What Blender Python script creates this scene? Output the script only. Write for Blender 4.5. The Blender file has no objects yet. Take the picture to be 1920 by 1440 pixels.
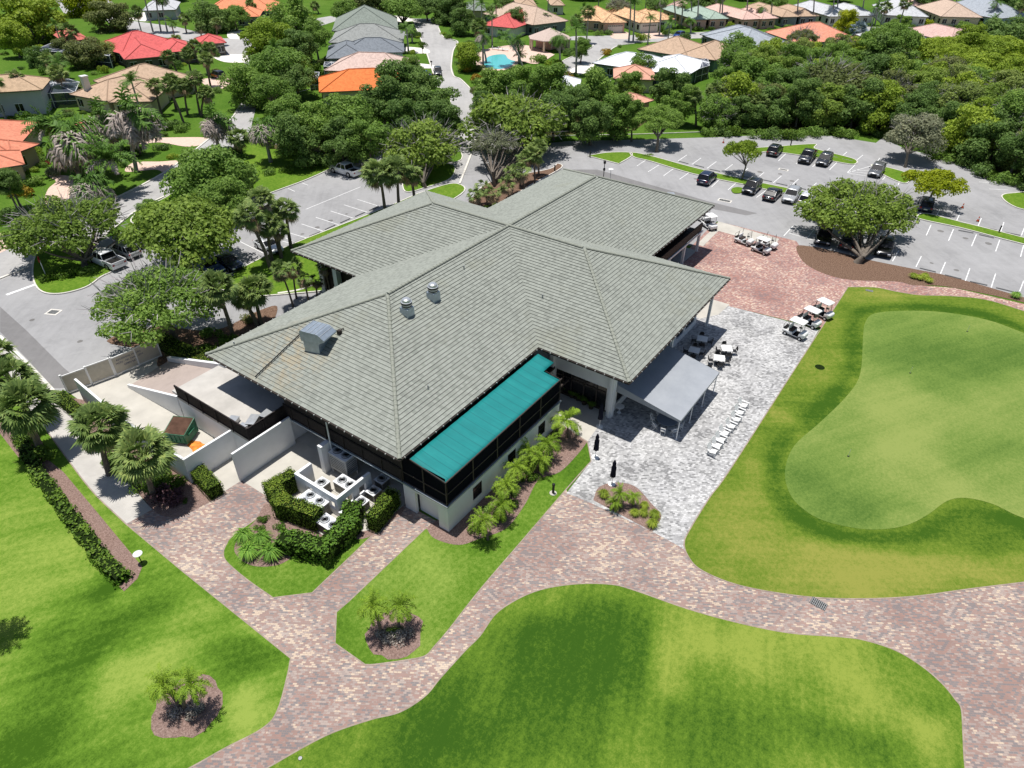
import bpy, bmesh, math, random
from mathutils import Vector, Matrix, noise
from mathutils.geometry import delaunay_2d_cdt
R=math.radians; PI=math.pi
rnd=random.Random(7)
SC=bpy.context.scene; COL=SC.collection
# ---------------- camera (surveyed from the picture) ----------------
F=1269.324; CAM=Vector((-52.2263,-37.0253,37.9476))
FW=Vector((0.6586186,0.4592717,-0.5960629)); RT=Vector((0.5777579,-0.8161524,0.0095399)); UP=Vector((0.4820968,0.3506633,0.802881))
cd=bpy.data.cameras.new('camera'); cam=bpy.data.objects.new('camera',cd); COL.objects.link(cam); SC.camera=cam
cam.matrix_world=Matrix(((RT.x,UP.x,-FW.x,CAM.x),(RT.y,UP.y,-FW.y,CAM.y),(RT.z,UP.z,-FW.z,CAM.z),(0,0,0,1)))
cd.sensor_width=36; cd.lens=F/1920*36; cd.clip_start=.5; cd.clip_end=6000
# ---------------- daylight ----------------
SUN=Vector((0.018,0.151,1)).normalized()
w=bpy.data.worlds.new('World'); SC.world=w; w.use_nodes=True; nt=w.node_tree; nt.nodes.clear()
sky=nt.nodes.new('ShaderNodeTexSky'); sky.sky_type='NISHITA'; sky.sun_disc=False
sky.sun_elevation=math.asin(SUN.z); sky.sun_rotation=math.atan2(SUN.x,SUN.y)
bg=nt.nodes.new('ShaderNodeBackground'); bg.inputs['Strength'].default_value=.07
ow=nt.nodes.new('ShaderNodeOutputWorld'); nt.links.new(sky.outputs[0],bg.inputs[0]); nt.links.new(bg.outputs[0],ow.inputs[0])
sl=bpy.data.lights.new('sun','SUN'); sl.energy=4.8; sl.angle=R(.5); sl.color=(1,.965,.91)
so=bpy.data.objects.new('sun',sl); COL.objects.link(so); so.rotation_euler=SUN.to_track_quat('Z','Y').to_euler(); so.location=(0,0,120)
SC.view_settings.view_transform='Standard'; SC.view_settings.look='None'; SC.view_settings.exposure=.17; SC.view_settings.gamma=1
SC.cycles.max_bounces=6; SC.cycles.transparent_max_bounces=8
# ---------------- survey helpers ----------------
def G(px,py,z=0.0):
    d=FW+RT*((px-960)/F)+UP*((720-py)/F); t=(z-CAM.z)/d.z; p=CAM+d*t; return Vector((p.x,p.y,z))
def PX(p):
    d=Vector(p)-CAM; z=d.dot(FW); return 960+F*d.dot(RT)/z,720-F*d.dot(UP)/z,z
def HT(g,py):
    lo,hi=0,30
    for _ in range(30):
        m=(lo+hi)/2
        if PX((g.x,g.y,m))[1]>py: lo=m
        else: hi=m
    return lo
# ---------------- mesh builder ----------------
class MB:
    def __init__(s): s.v=[]; s.f=[]; s.m=[]; s.uv=None
    def face(s,pts,m=0):
        i=len(s.v); s.v+= [tuple(p) for p in pts]; s.f.append(tuple(range(i,i+len(pts)))); s.m.append(m)
    def box(s,c,d,m=0,rz=0,tilt=None):
        x,y,z=d[0]/2,d[1]/2,d[2]/2; M=Matrix.Rotation(rz,3,'Z')
        if tilt: M=M@tilt
        i=len(s.v); c=Vector(c)
        for a in (-1,1):
            for b in (-1,1):
                for e in (-1,1): s.v.append(tuple(c+M@Vector((a*x,b*y,e*z))))
        for f in ((0,1,3,2),(4,6,7,5),(0,4,5,1),(2,3,7,6),(0,2,6,4),(1,5,7,3)): s.f.append(tuple(i+k for k in f)); s.m.append(m)
    def bx(s,x0,x1,y0,y1,z0,z1,m=0): s.box(((x0+x1)/2,(y0+y1)/2,(z0+z1)/2),(abs(x1-x0),abs(y1-y0),abs(z1-z0)),m)
    def tube(s,a,b,r0,r1=None,n=8,m=0,cap=True):
        a=Vector(a); b=Vector(b); r1=r0 if r1 is None else r1; d=(b-a)
        if d.length<1e-6: return
        q=d.to_track_quat('Z','Y'); i=len(s.v)
        for p,r in ((a,r0),(b,r1)):
            for k in range(n): s.v.append(tuple(p+q@Vector((math.cos(2*PI*k/n)*r,math.sin(2*PI*k/n)*r,0))))
        for k in range(n): s.f.append((i+k,i+(k+1)%n,i+n+(k+1)%n,i+n+k)); s.m.append(m)
        if cap:
            s.f.append(tuple(i+n+k for k in range(n))); s.m.append(m); s.f.append(tuple(i+n-1-k for k in range(n))); s.m.append(m)
    def path(s,pts,rs,n=7,m=0):
        pts=[Vector(p) for p in pts]; i0=len(s.v)
        for j,p in enumerate(pts):
            d=(pts[min(j+1,len(pts)-1)]-pts[max(j-1,0)]); q=d.to_track_quat('Z','Y')
            for k in range(n): s.v.append(tuple(p+q@Vector((math.cos(2*PI*k/n)*rs[j],math.sin(2*PI*k/n)*rs[j],0))))
        for j in range(len(pts)-1):
            for k in range(n):
                a=i0+j*n; s.f.append((a+k,a+(k+1)%n,a+n+(k+1)%n,a+n+k)); s.m.append(m)
    def lathe(s,c,prof,n=16,m=0):
        i0=len(s.v); c=Vector(c)
        for r,z in prof:
            for k in range(n): s.v.append((c.x+r*math.cos(2*PI*k/n),c.y+r*math.sin(2*PI*k/n),c.z+z))
        for j in range(len(prof)-1):
            for k in range(n):
                a=i0+j*n; s.f.append((a+k,a+(k+1)%n,a+n+(k+1)%n,a+n+k)); s.m.append(m)
        s.f.append(tuple(i0+(len(prof)-1)*n+k for k in range(n))); s.m.append(m)
    def loft(s,rings,m=0,cap=True,ms=None):
        i0=len(s.v); n=len(rings[0])
        for r in rings: s.v+= [tuple(p) for p in r]
        for j in range(len(rings)-1):
            for k in range(n):
                a=i0+j*n; s.f.append((a+k,a+(k+1)%n,a+n+(k+1)%n,a+n+k)); s.m.append(ms[k] if ms else m)
        if cap:
            s.f.append(tuple(i0+n-1-k for k in range(n))); s.m.append(m); a=i0+(len(rings)-1)*n
            s.f.append(tuple(a+k for k in range(n))); s.m.append(m)
    def mesh(s,name,mats,smooth=False):
        me=bpy.data.meshes.new(name); me.from_pydata(s.v,[],s.f)
        for mt in (mats if isinstance(mats,(list,tuple)) else [mats]): me.materials.append(mt)
        me.polygons.foreach_set('material_index',s.m)
        if smooth: me.polygons.foreach_set('use_smooth',[True]*len(s.f))
        if s.uv:
            l=me.uv_layers.new(name='UVMap'); l.data.foreach_set('uv',[c for uv in s.uv for c in uv])
        me.update(); return me
    def build(s,name,mats,parent=None,smooth=False,bevel=0,weld=False):
        me=s.mesh(name,mats,smooth)
        if weld: bm=bmesh.new(); bm.from_mesh(me); bmesh.ops.remove_doubles(bm,verts=bm.verts,dist=.002); bm.to_mesh(me); bm.free()
        o=bpy.data.objects.new(name,me); COL.objects.link(o)
        if parent: o.parent=parent
        if bevel:
            b=o.modifiers.new('b','BEVEL'); b.width=bevel; b.segments=2; b.limit_method='ANGLE'
        return o
def tag(o,label=None,cat=None,group=None,kind=None):
    if label: o['label']=label
    if cat: o['category']=cat
    if group: o['group']=group
    if kind: o['kind']=kind
    return o
def empty(name,loc=(0,0,0),rz=0,label=None,cat=None,group=None):
    o=bpy.data.objects.new(name,None); COL.objects.link(o); o.location=loc; o.rotation_euler=(0,0,rz); o.empty_display_size=.3
    return tag(o,label,cat,group)
def put(name,me,parent=None,loc=(0,0,0)):
    o=bpy.data.objects.new(name,me); COL.objects.link(o); o.location=loc
    if parent: o.parent=parent
    return o
def clone(o,parent=None):
    c=o.copy(); COL.objects.link(c)
    if parent: c.parent=parent
    for ch in CH.get(o.as_pointer(),[]): clone(ch,c)
    return c
CH={}
def register(o):
    for k in COL.objects:
        if k.parent:
            L=CH.setdefault(k.parent.as_pointer(),[])
            if k not in L: L.append(k)
def dup(root,loc,rz=0,label=None,group=None,scale=None):
    c=clone(root); c.location=loc; c.rotation_euler=(0,0,rz)
    if scale: c.scale=scale
    if label: c['label']=label
    if group: c['group']=group
    return c
# ---------------- materials ----------------
def lin(c): return tuple(((x/255)/12.92 if x/255<=.04045 else ((x/255+.055)/1.055)**2.4) for x in c)
class NT:
    def __init__(s,name):
        s.mt=bpy.data.materials.new(name); s.mt.use_nodes=True; s.t=s.mt.node_tree; s.b=s.t.nodes['Principled BSDF']
    def n(s,kind,**k):
        x=s.t.nodes.new(kind)
        for a,v in k.items(): setattr(x,a,v)
        return x
    def l(s,a,b): s.t.links.new(a,b)
    def coord(s,kind='Object',rot=0,scale=(1,1,1)):
        tc=s.n('ShaderNodeTexCoord'); mp=s.n('ShaderNodeMapping'); s.l(tc.outputs[kind],mp.inputs[0])
        mp.inputs['Rotation'].default_value=(0,0,rot); mp.inputs['Scale'].default_value=scale; return mp.outputs[0]
    def noise(s,v,scale,detail=3,rough=.55,dist=0):
        x=s.n('ShaderNodeTexNoise'); s.l(v,x.inputs['Vector']); x.inputs['Scale'].default_value=scale; x.inputs['Detail'].default_value=detail
        x.inputs['Roughness'].default_value=rough; x.inputs['Distortion'].default_value=dist; return x.outputs['Fac']
    def ramp(s,f,stops,mode='LINEAR'):
        x=s.n('ShaderNodeValToRGB'); x.color_ramp.interpolation=mode; e=x.color_ramp.elements
        while len(e)<len(stops): e.new(.5)
        for i,(p,c) in enumerate(stops):
            e[i].position=p; e[i].color=(*c,1) if len(c)==3 else c
        s.l(f,x.inputs[0]); return x.outputs[0]
    def mix(s,f,a,b,mode='MIX'):
        x=s.n('ShaderNodeMix',data_type='RGBA',blend_type=mode)
        if isinstance(f,(int,float)): x.inputs[0].default_value=f
        else: s.l(f,x.inputs[0])
        for i,c in ((6,a),(7,b)):
            if isinstance(c,tuple): x.inputs[i].default_value=(*c,1)
            else: s.l(c,x.inputs[i])
        return x.outputs[2]
    def math(s,op,a,b=None):
        x=s.n('ShaderNodeMath',operation=op)
        for i,c in ((0,a),(1,b)):
            if c is None: continue
            if isinstance(c,(int,float)): x.inputs[i].default_value=c
            else: s.l(c,x.inputs[i])
        return x.outputs[0]
    def out(s,col,rough=.85,spec=.25,bump=None,bs=.3,bd=.02,metal=0):
        b=s.b
        if isinstance(col,tuple): b.inputs['Base Color'].default_value=(*col,1)
        else: s.l(col,b.inputs['Base Color'])
        b.inputs['Roughness'].default_value=rough; b.inputs['Specular IOR Level'].default_value=spec; b.inputs['Metallic'].default_value=metal
        if bump is not None:
            x=s.n('ShaderNodeBump'); x.inputs['Strength'].default_value=bs; x.inputs['Distance'].default_value=bd; s.l(bump,x.inputs['Height']); s.l(x.outputs[0],b.inputs['Normal'])
        return s.mt
def scl(c,k): return tuple(min(1,x*k) for x in c)
def plain(name,c,rough=.6,spec=.3,var=.12,scale=3,metal=0,bs=0):
    m=NT(name); v=m.coord(); f=m.noise(v,scale,4)
    return m.out(m.ramp(f,[(.3,scl(c,1-var)),(.7,scl(c,1+var))]),rough,spec,f if bs else None,bs,.02,metal)
def pavers(name,cols,rot,bw,bh,mix2,joint,bigscale=.16):
    m=NT(name); v=m.coord(rot=rot)
    # broken-up brick field: a per-brick random tone, drifting with larger patches
    br=m.n('ShaderNodeTexBrick'); m.l(v,br.inputs['Vector']); br.inputs['Scale'].default_value=1; br.inputs['Brick Width'].default_value=bw; br.inputs['Row Height'].default_value=bh
    br.inputs['Mortar Size'].default_value=.012; br.inputs['Mortar Smooth'].default_value=.4; br.inputs['Bias'].default_value=0
    br.inputs['Color1'].default_value=(0,0,0,1); br.inputs['Color2'].default_value=(1,1,1,1); br.inputs['Mortar'].default_value=(.5,.5,.5,1)
    big=m.noise(v,bigscale,3); med=m.noise(v,1.1,2)
    f=m.math('ADD',m.math('MULTIPLY',br.outputs['Color'],.74),m.math('MULTIPLY',m.math('SUBTRACT',big,.5),1.0)); f=m.math('ADD',f,m.math('MULTIPLY',m.math('SUBTRACT',med,.5),.5)); f=m.math('ADD',f,.13)
    c=m.ramp(f,cols,'CONSTANT'); c=m.mix(mix2,c,m.ramp(big,[(.3,scl(cols[1][1],.9)),(.7,cols[2][1])]))
    c=m.mix(m.math('MULTIPLY',br.outputs['Fac'],.45),c,joint)
    dirt=m.noise(v,.45,5,.7); c=m.mix(1.0,c,m.ramp(dirt,[(.25,(.8,.8,.82)),(.7,(1,1,1))]),'MULTIPLY')
    return m.out(c,.85,.2,br.outputs['Fac'],-.25,.01)
def grass(name,dark,mid,light,stripe=None,blotch=.09,fine=2.2,attr=False,sa=.5):
    m=NT(name); v=m.coord(); big=m.noise(v,blotch,4,.6); med=m.noise(v,blotch*6,4,.65,.5); fin=m.noise(v,fine*5,3,.7)
    f=m.math('ADD',m.math('MULTIPLY',big,.62),m.math('MULTIPLY',med,.42)); fi2=m.noise(v,fine*1.3,4,.75); f=m.math('ADD',f,m.math('MULTIPLY',m.math('SUBTRACT',fin,.5),.65)); f=m.math('ADD',f,m.math('MULTIPLY',m.math('SUBTRACT',fi2,.5),1.05))
    if stripe:
        v2=m.coord(rot=stripe[0]); st=m.n('ShaderNodeMapping'); m.l(v2,st.inputs[0]); st.inputs['Scale'].default_value=(.035,1/stripe[1],1)
        s1=m.noise(st.outputs[0],1.0,3,.75); f=m.math('ADD',f,m.math('MULTIPLY',m.math('SUBTRACT',s1,.5),sa))
    if attr:
        a=m.n('ShaderNodeAttribute',attribute_name='tone'); f=m.math('ADD',f,m.math('SUBTRACT',a.outputs['Fac'],.5))
    c=m.ramp(f,[(.08,dark),(.50,mid),(.98,light)])
    return m.out(c,.95,.08,fin,.5,.03)
GD=(.025,.100,.004); GM=(.075,.215,.010); GL=(.22,.33,.028)
M={}
M['ground']=grass('lawn_common',(.022,.062,.006),(.066,.140,.014),(.15,.22,.04),None,.05)
M['lawn_left']=grass('lawn_striped',(.036,.090,.006),(.098,.190,.018),(.225,.30,.055),(R(33),2.1),.07,2.2,True,.95)
M['lawn_fine']=grass('lawn_fine',(.030,.080,.006),(.084,.170,.015),(.21,.29,.055),None,.12,2.4,True)
M['lawn_lower']=grass('lawn_fairway',(.030,.080,.007),(.092,.168,.016),(.215,.27,.045),(R(-20),1.5),.08,2.2,True,.7)
M['lawn_green']=grass('lawn_surround',(.036,.088,.007),(.108,.170,.018),(.225,.235,.048),(R(55),1.6),.08,2.2,True,.65)
M['collar']=grass('mown_collar',(.026,.080,.014),(.064,.130,.020),(.13,.185,.035),(R(40),1.2),.1,2.2,False,.3)
M['green']=grass('putting_turf',(.066,.128,.022),(.128,.198,.040),(.215,.265,.070),(R(30),2.6),.06,3,True,.8)
M['brick']=pavers('brick_pavers',[(0,(.165,.175,.185)),(.28,(.30,.195,.165)),(.44,(.36,.30,.27)),(.56,(.34,.205,.17)),(.68,(.44,.37,.32)),(.80,(.68,.55,.40))],R(57),.25,.125,.36,(.28,.23,.21))
M['plaza']=pavers('plaza_pavers',[(0,(.20,.16,.165)),(.26,(.34,.17,.14)),(.42,(.42,.28,.25)),(.56,(.38,.19,.155)),(.70,(.54,.40,.34)),(.82,(.74,.60,.46))],R(40),.25,.125,.30,(.28,.2,.17))
M['white_pavers']=pavers('pale_pavers',[(0,(.13,.13,.13)),(.24,(.32,.318,.315)),(.40,(.50,.498,.49)),(.56,(.38,.377,.37)),(.68,(.68,.675,.665)),(.90,(.21,.207,.203))],R(50),.24,.16,.40,(.30,.30,.30),.3)
def asphalt(name,c,seam=True):
    m=NT(name); v=m.coord(); a=m.noise(v,.07,4,.6); b=m.noise(v,.6,6,.75,1.2); d=m.noise(v,30,2)
    v2=m.coord(rot=R(-42)); mp=m.n('ShaderNodeMapping'); m.l(v2,mp.inputs[0]); mp.inputs['Scale'].default_value=(.05,.7,1); st=m.noise(mp.outputs[0],1,3,.7)
    f=m.math('ADD',m.math('MULTIPLY',a,.4),m.math('MULTIPLY',b,.3)); f=m.math('ADD',f,m.math('MULTIPLY',st,.22)); f=m.math('ADD',f,m.math('MULTIPLY',d,.08))
    return m.out(m.ramp(f,[(.28,scl(c,.60)),(.5,c),(.72,scl(c,1.28))]),.9,.2,d,.3,.01)
M['asphalt']=asphalt('worn_asphalt',(.30,.298,.302))
M['street']=asphalt('pale_street',(.37,.362,.355))
M['dark_patch']=asphalt('dark_asphalt',(.19,.185,.185))
M['concrete']=plain('concrete',(.45,.43,.40),.9,.15,.13,.7)
M['concrete_light']=plain('concrete_light',(.46,.437,.39),.9,.15,.12,.5)
M['kerb']=plain('kerb_concrete',(.62,.59,.54),.9,.2,.12,2)
M['paint']=plain('road_paint',(.72,.72,.72),.7,.2,.15,4)
m=NT('mulch'); v=m.coord(); a=m.noise(v,9,5,.8); b=m.noise(v,.5,3); c=m.ramp(a,[(.3,(.06,.035,.028)),(.5,(.22,.14,.115)),(.7,(.40,.29,.25))])
M['mulch']=m.out(m.mix(m.math('MULTIPLY',b,.4),c,(.26,.20,.18)),.95,.1,a,.8,.05)
m=NT('pine_straw'); v=m.coord(); a=m.noise(v,7,5,.8); M['straw']=m.out(m.ramp(a,[(.3,(.045,.028,.020)),(.5,(.155,.095,.065)),(.7,(.29,.20,.15))]),.95,.1,a,.8,.05)
M['driveway']=plain('pale_driveway',(.62,.46,.38),.9,.15,.12,2)
M['driveway_white']=plain('white_driveway',(.74,.70,.64),.9,.15,.1,2)
M['white_wall']=plain('white_stucco',(.74,.75,.76),.85,.2,.05,.8,0,.1)
M['cream_wall']=plain('cream_stucco',(.70,.66,.58),.85,.2,.08,.8)
M['black']=plain('black_metal',(.012,.012,.014),.5,.4)
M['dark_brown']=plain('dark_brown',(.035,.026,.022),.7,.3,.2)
M['slat']=plain('slat_brown',(.028,.022,.022),.8,.2,.3,6)
M['dark_glass']=plain('dark_glass',(.010,.011,.014),.15,.35,.1)
M['screen']=plain('insect_screen',(.004,.005,.009),.9,.05,.2,1)
M['bronze']=plain('bronze_frame',(.050,.040,.036),.6,.3)
M['white_metal']=plain('white_metal',(.72,.73,.75),.4,.4,.06)
M['galv']=plain('galvanised',(.36,.42,.48),.32,.5,.14,3,.5)
M['alu']=plain('aluminium',(.6,.62,.64),.3,.5,.1,4,.6)
M['grey_metal']=plain('grey_metal',(.33,.34,.34),.5,.4,.12,3)
M['gutter']=plain('gutter_paint',(.50,.50,.48),.5,.3,.15,3)
M['navy']=plain('navy_canvas',(.008,.010,.022),.85,.2,.2)
M['rubber']=plain('tyre_rubber',(.012,.012,.012),.9,.2)
M['chrome']=plain('rim_alloy',(.42,.43,.45),.3,.5,.1,6,.7)
M['tail']=plain('tail_lamp',(.35,.01,.01),.25,.5)
M['lamp']=plain('clear_lamp',(.72,.74,.78),.2,.5)
M['white_plastic']=plain('white_plastic',(.76,.76,.75),.45,.4,.05)
M['beige_plastic']=plain('beige_vinyl',(.50,.46,.38),.6,.3,.08)
M['trunk']=plain('grey_bark',(.17,.145,.12),.95,.1,.35,4,0,.5)
M['palm_trunk']=plain('palm_bark',(.16,.13,.105),.95,.1,.3,5,0,.5)
M['royal_trunk']=plain('smooth_palm_bark',(.34,.32,.30),.9,.1,.2,2)
M['twig']=plain('bare_twigs',(.36,.33,.33),.95,.1,.2,3)
m=NT('teal_canvas'); v=m.coord(); a=m.noise(v,.8,4); mp=m.n('ShaderNodeMapping'); m.l(v,mp.inputs[0]); mp.inputs['Scale'].default_value=(1.6,.06,1); b=m.noise(mp.outputs[0],1,4,.7)
sx=m.n('ShaderNodeSeparateXYZ'); m.l(v,sx.inputs[0]); ph=m.math('FRACT',m.math('MULTIPLY',sx.outputs[0],1/.78)); seam=m.math('LESS_THAN',ph,.07)
M['teal']=m.out(m.mix(m.math('MULTIPLY',seam,.55),m.ramp(m.math('ADD',m.math('MULTIPLY',a,.4),m.math('MULTIPLY',b,.6)),[(.3,(.004,.155,.155)),(.5,(.005,.185,.185)),(.7,(.010,.22,.215))]),(.002,.085,.095)),.7,.3,b,.3,.05)
m=NT('grey_canvas'); v=m.coord(); a=m.noise(v,.5,5,.7); M['awning']=m.out(m.ramp(a,[(.3,(.275,.295,.325)),(.7,(.335,.355,.385))]),.75,.25,a,.1,.05)
def tiles(name,c,var=.12,course=.33,tw=.3,stain=True,big=.25):
    m=NT(name); tc=m.n('ShaderNodeTexCoord'); v=tc.outputs['UV']; br=m.n('ShaderNodeTexBrick'); m.l(v,br.inputs['Vector']); br.inputs['Scale'].default_value=1
    br.inputs['Brick Width'].default_value=tw; br.inputs['Row Height'].default_value=course; br.inputs['Mortar Size'].default_value=.008; br.inputs['Mortar Smooth'].default_value=.3
    br.inputs['Color1'].default_value=(0,0,0,1); br.inputs['Color2'].default_value=(1,1,1,1); br.inputs['Mortar'].default_value=(.4,.4,.4,1)
    o=m.coord(); a=m.noise(o,big,5,.65); b=m.noise(o,5,3)
    f=m.math('ADD',m.math('MULTIPLY',br.outputs['Color'],.45),m.math('MULTIPLY',a,.38)); f=m.math('ADD',f,m.math('MULTIPLY',b,.17))
    col=m.ramp(f,[(.15,scl(c,1-var*1.6)),(.45,c),(.8,scl(c,1+var))])
    col=m.mix(m.math('MULTIPLY',br.outputs['Fac'],.45),col,scl(c,.4))
    if stain:
        big2=m.noise(o,.13,5,.7); col=m.mix(m.ramp(big2,[(.56,(0,0,0)),(.75,(.55,.55,.55))]),col,(c[0]*.78,c[1]*.74,c[2]*.6)); st2=m.coord(scale=(1,1,1)); mp=m.n('ShaderNodeMapping'); m.l(st2,mp.inputs[0]); mp.inputs['Location'].default_value=(25.2,-3.6,0); mp.inputs['Scale'].default_value=(1,1,0)
        ln=m.n('ShaderNodeVectorMath',operation='LENGTH'); m.l(mp.outputs[0],ln.inputs[0]); rr=m.math('MULTIPLY',m.math('SUBTRACT',1.0,m.math('DIVIDE',ln.outputs['Value'],5.0)),m.ramp(m.noise(o,.9,5,.75,1.0),[(.45,(0,0,0)),(.62,(1,1,1))])); col=m.mix(m.math('MULTIPLY',m.math('MAXIMUM',rr,0),.45),col,(.42,.27,.10))
    return m.out(col,.9,.15,f,.15,.02)
M['roof']=tiles('grey_green_tiles',(.256,.272,.242),.16)
M['roof_butt_shade']=plain('tile_butt_shade',(.016,.018,.015),.95,.1)  # near-black butts put the shade line under each course into the colour
M['cap']=plain('ridge_cap_tile',(.26,.272,.232),.9,.15,.15,5)
# ================= GROUND =================
NOGO=[]; EDG=[]
def inpoly(x,y,ol):
    c=False; j=len(ol)-1
    for i in range(len(ol)):
        if (ol[i].y>y)!=(ol[j].y>y) and x<(ol[j].x-ol[i].x)*(y-ol[i].y)/(ol[j].y-ol[i].y)+ol[i].x: c=not c
        j=i
    return c
def spline(pts,closed=True,n=5):
    # a point given as (x,y,1) is a hard corner
    out=[]; N=len(pts); P=[Vector((p[0],p[1])) for p in pts]; hard=[len(p)>2 for p in pts]
    for i in range(N if closed else N-1):
        a,b,c,d=P[i-1],P[i],P[(i+1)%N],P[(i+2)%N]
        if not closed: a=P[max(i-1,0)]; d=P[min(i+2,N-1)]
        if hard[i]: a=b*2-c if not hard[(i+1)%N] else b
        if hard[(i+1)%N]: d=c*2-b if not hard[i] else c
        if hard[i] and hard[(i+1)%N]: out.append(b); continue
        for k in range(n):
            t=k/n; out.append(.5*((2*b)+(c-a)*t+(2*a-5*b+4*c-d)*t*t+(3*b-3*c+d-a)*t**3))
    if not closed: out.append(P[-1])
    return out
def world(pts,smooth=True,closed=True,z=0.0,n=5):
    g=[]
    for p in pts:
        q=G(p[0],p[1],z); g.append((q.x,q.y)+((1,) if len(p)>2 else ()))
    return spline(g,closed,n) if smooth else [Vector((p[0],p[1])) for p in g]
def tri(outline):
    n=len(outline); r=delaunay_2d_cdt([Vector(p) for p in outline],[],[list(range(n))],1,1e-5); return r[0],r[2]
def sheet(name,mat,pts,z,label=None,cat=None,smooth=True,kind='structure',w=None,thick=0):
    ol=w if w else world(pts,smooth); vs,fs=tri(ol)
    me=bpy.data.meshes.new(name); V=[(v.x,v.y,z) for v in vs]; Fc=[tuple(f) for f in fs]
    if thick:
        i=len(V); n=len(ol); V+=[(p.x,p.y,z) for p in ol]+[(p.x,p.y,z-thick) for p in ol]
        Fc+=[(i+k,i+(k+1)%n,i+n+(k+1)%n,i+n+k) for k in range(n)]
    me.from_pydata(V,[],Fc); bm=bmesh.new(); bm.from_mesh(me); up=[f for f in bm.faces if abs(f.normal.z)>.5 and f.normal.z<0]; bmesh.ops.reverse_faces(bm,faces=up); bm.to_mesh(me); bm.free()
    me.materials.append(mat); o=bpy.data.objects.new(name,me); COL.objects.link(o)
    if name in('street','driveway','pool_deck','entrance_drive','east_parking'): NOGO.append([Vector((p.x,p.y)) for p in ol])
    return tag(o,label,cat,kind=kind)
def painted(name,mat,pts,z,blobs,step=.6,rings=None,clip=130):
    # turf whose tone varies in patches (worn, watered, mown): patches are stored per vertex in world space
    ol=world(pts); n=len(ol); xs=[p.x for p in ol]; ys=[p.y for p in ol]; extra=[]
    def inside(x,y):
        c=False; j=n-1
        for i in range(n):
            if (ol[i].y>y)!=(ol[j].y>y) and x<(ol[j].x-ol[i].x)*(y-ol[i].y)/(ol[j].y-ol[i].y)+ol[i].x: c=not c
            j=i
        return c
    x=min(xs)
    while x<max(xs):
        y=min(ys)
        while y<max(ys):
            if inside(x,y): extra.append(Vector((x+rnd.uniform(-.1,.1),y+rnd.uniform(-.1,.1))))
            y+=step
        x+=step
    r=delaunay_2d_cdt([Vector(p) for p in ol]+extra,[],[list(range(n))],1,1e-4); vs=r[0]
    bw=[]
    for b in blobs:
        g=G(b[0],b[1]); bw.append((g.x,g.y,b[2],b[3],(b[4] if len(b)>4 else 1),R(b[5]) if len(b)>5 else 0))
    def tone(v):
        wx=noise.noise(Vector((v.x*.22,v.y*.22,3)))*2.2+noise.noise(Vector((v.x*.7,v.y*.7,5)))*.7; wy=noise.noise(Vector((v.x*.22,v.y*.22,9)))*2.2
        t=.5
        for gx,gy,rad,amt,asp,an in bw:
            dx,dy=v.x+wx-gx,v.y+wy-gy; a=dx*math.cos(an)+dy*math.sin(an); b=-dx*math.sin(an)+dy*math.cos(an)
            d=math.hypot(a/asp,b)/rad; t+=1.45*amt*max(0,1-d*d)**1.2 if d<1 else 0
        if rings and rings[1]<0:
            pass
        if rings:
            dm=min(((v.x-p.x)**2+(v.y-p.y)**2) for p in rings[0])**.5; md=(.75+.45*noise.noise(Vector((v.x*.12,v.y*.12,1)))) if rings[1]<0 else 1; t+=rings[1]*md*math.exp(-((dm-rings[2])/(rings[3]*(1+.35*noise.noise(Vector((v.x*.2,v.y*.2,4))))))**2)
        return max(0,min(1,t))
    me=bpy.data.meshes.new(name); me.from_pydata([(v.x,v.y,z) for v in vs],[],[tuple(f) for f in r[2]])
    at=me.attributes.new('tone','FLOAT','POINT'); at.data.foreach_set('value',[tone(v) for v in vs])
    bm=bmesh.new(); bm.from_mesh(me); bmesh.ops.reverse_faces(bm,faces=[f for f in bm.faces if f.normal.z<0]); bm.to_mesh(me); bm.free()
    me.materials.append(mat); o=bpy.data.objects.new(name,me); COL.objects.link(o); EDG.append((ol,z)); return tag(o,kind='structure')
def strip(mb,pts,wd,z,h,closed=False,side=0,m=0,raw=None):
    # a raised band (kerb, painted line) following a ground polyline
    P=raw if raw else world(pts,True,closed); n=len(P); L=[];Rr=[]
    for i in range(n):
        a=P[i-1] if (i>0 or closed) else P[i]; b=P[(i+1)%n] if (i<n-1 or closed) else P[i]
        d=(b-a); d=d/d.length if d.length>1e-6 else Vector((1,0)); nr=Vector((-d.y,d.x)); L.append(P[i]+nr*(wd/2+side)); Rr.append(P[i]-nr*(wd/2-side))
    for i in range(n if closed else n-1):
        j=(i+1)%n; a,b,c,d=L[i],L[j],Rr[j],Rr[i]; z1=z+h
        mb.face([(a.x,a.y,z1),(d.x,d.y,z1),(c.x,c.y,z1),(b.x,b.y,z1)],m)
        if h>.02:
            mb.face([(a.x,a.y,z),(a.x,a.y,z1),(b.x,b.y,z1),(b.x,b.y,z)],m); mb.face([(d.x,d.y,z1),(d.x,d.y,z),(c.x,c.y,z),(c.x,c.y,z1)],m)
mb=MB(); mb.face([(-400,-500,-.012),(2500,-1500,-.012),(2500,2500,-.012),(-400,1500,-.012)]); tag(mb.build('ground',M['ground']),kind='structure')
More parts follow.
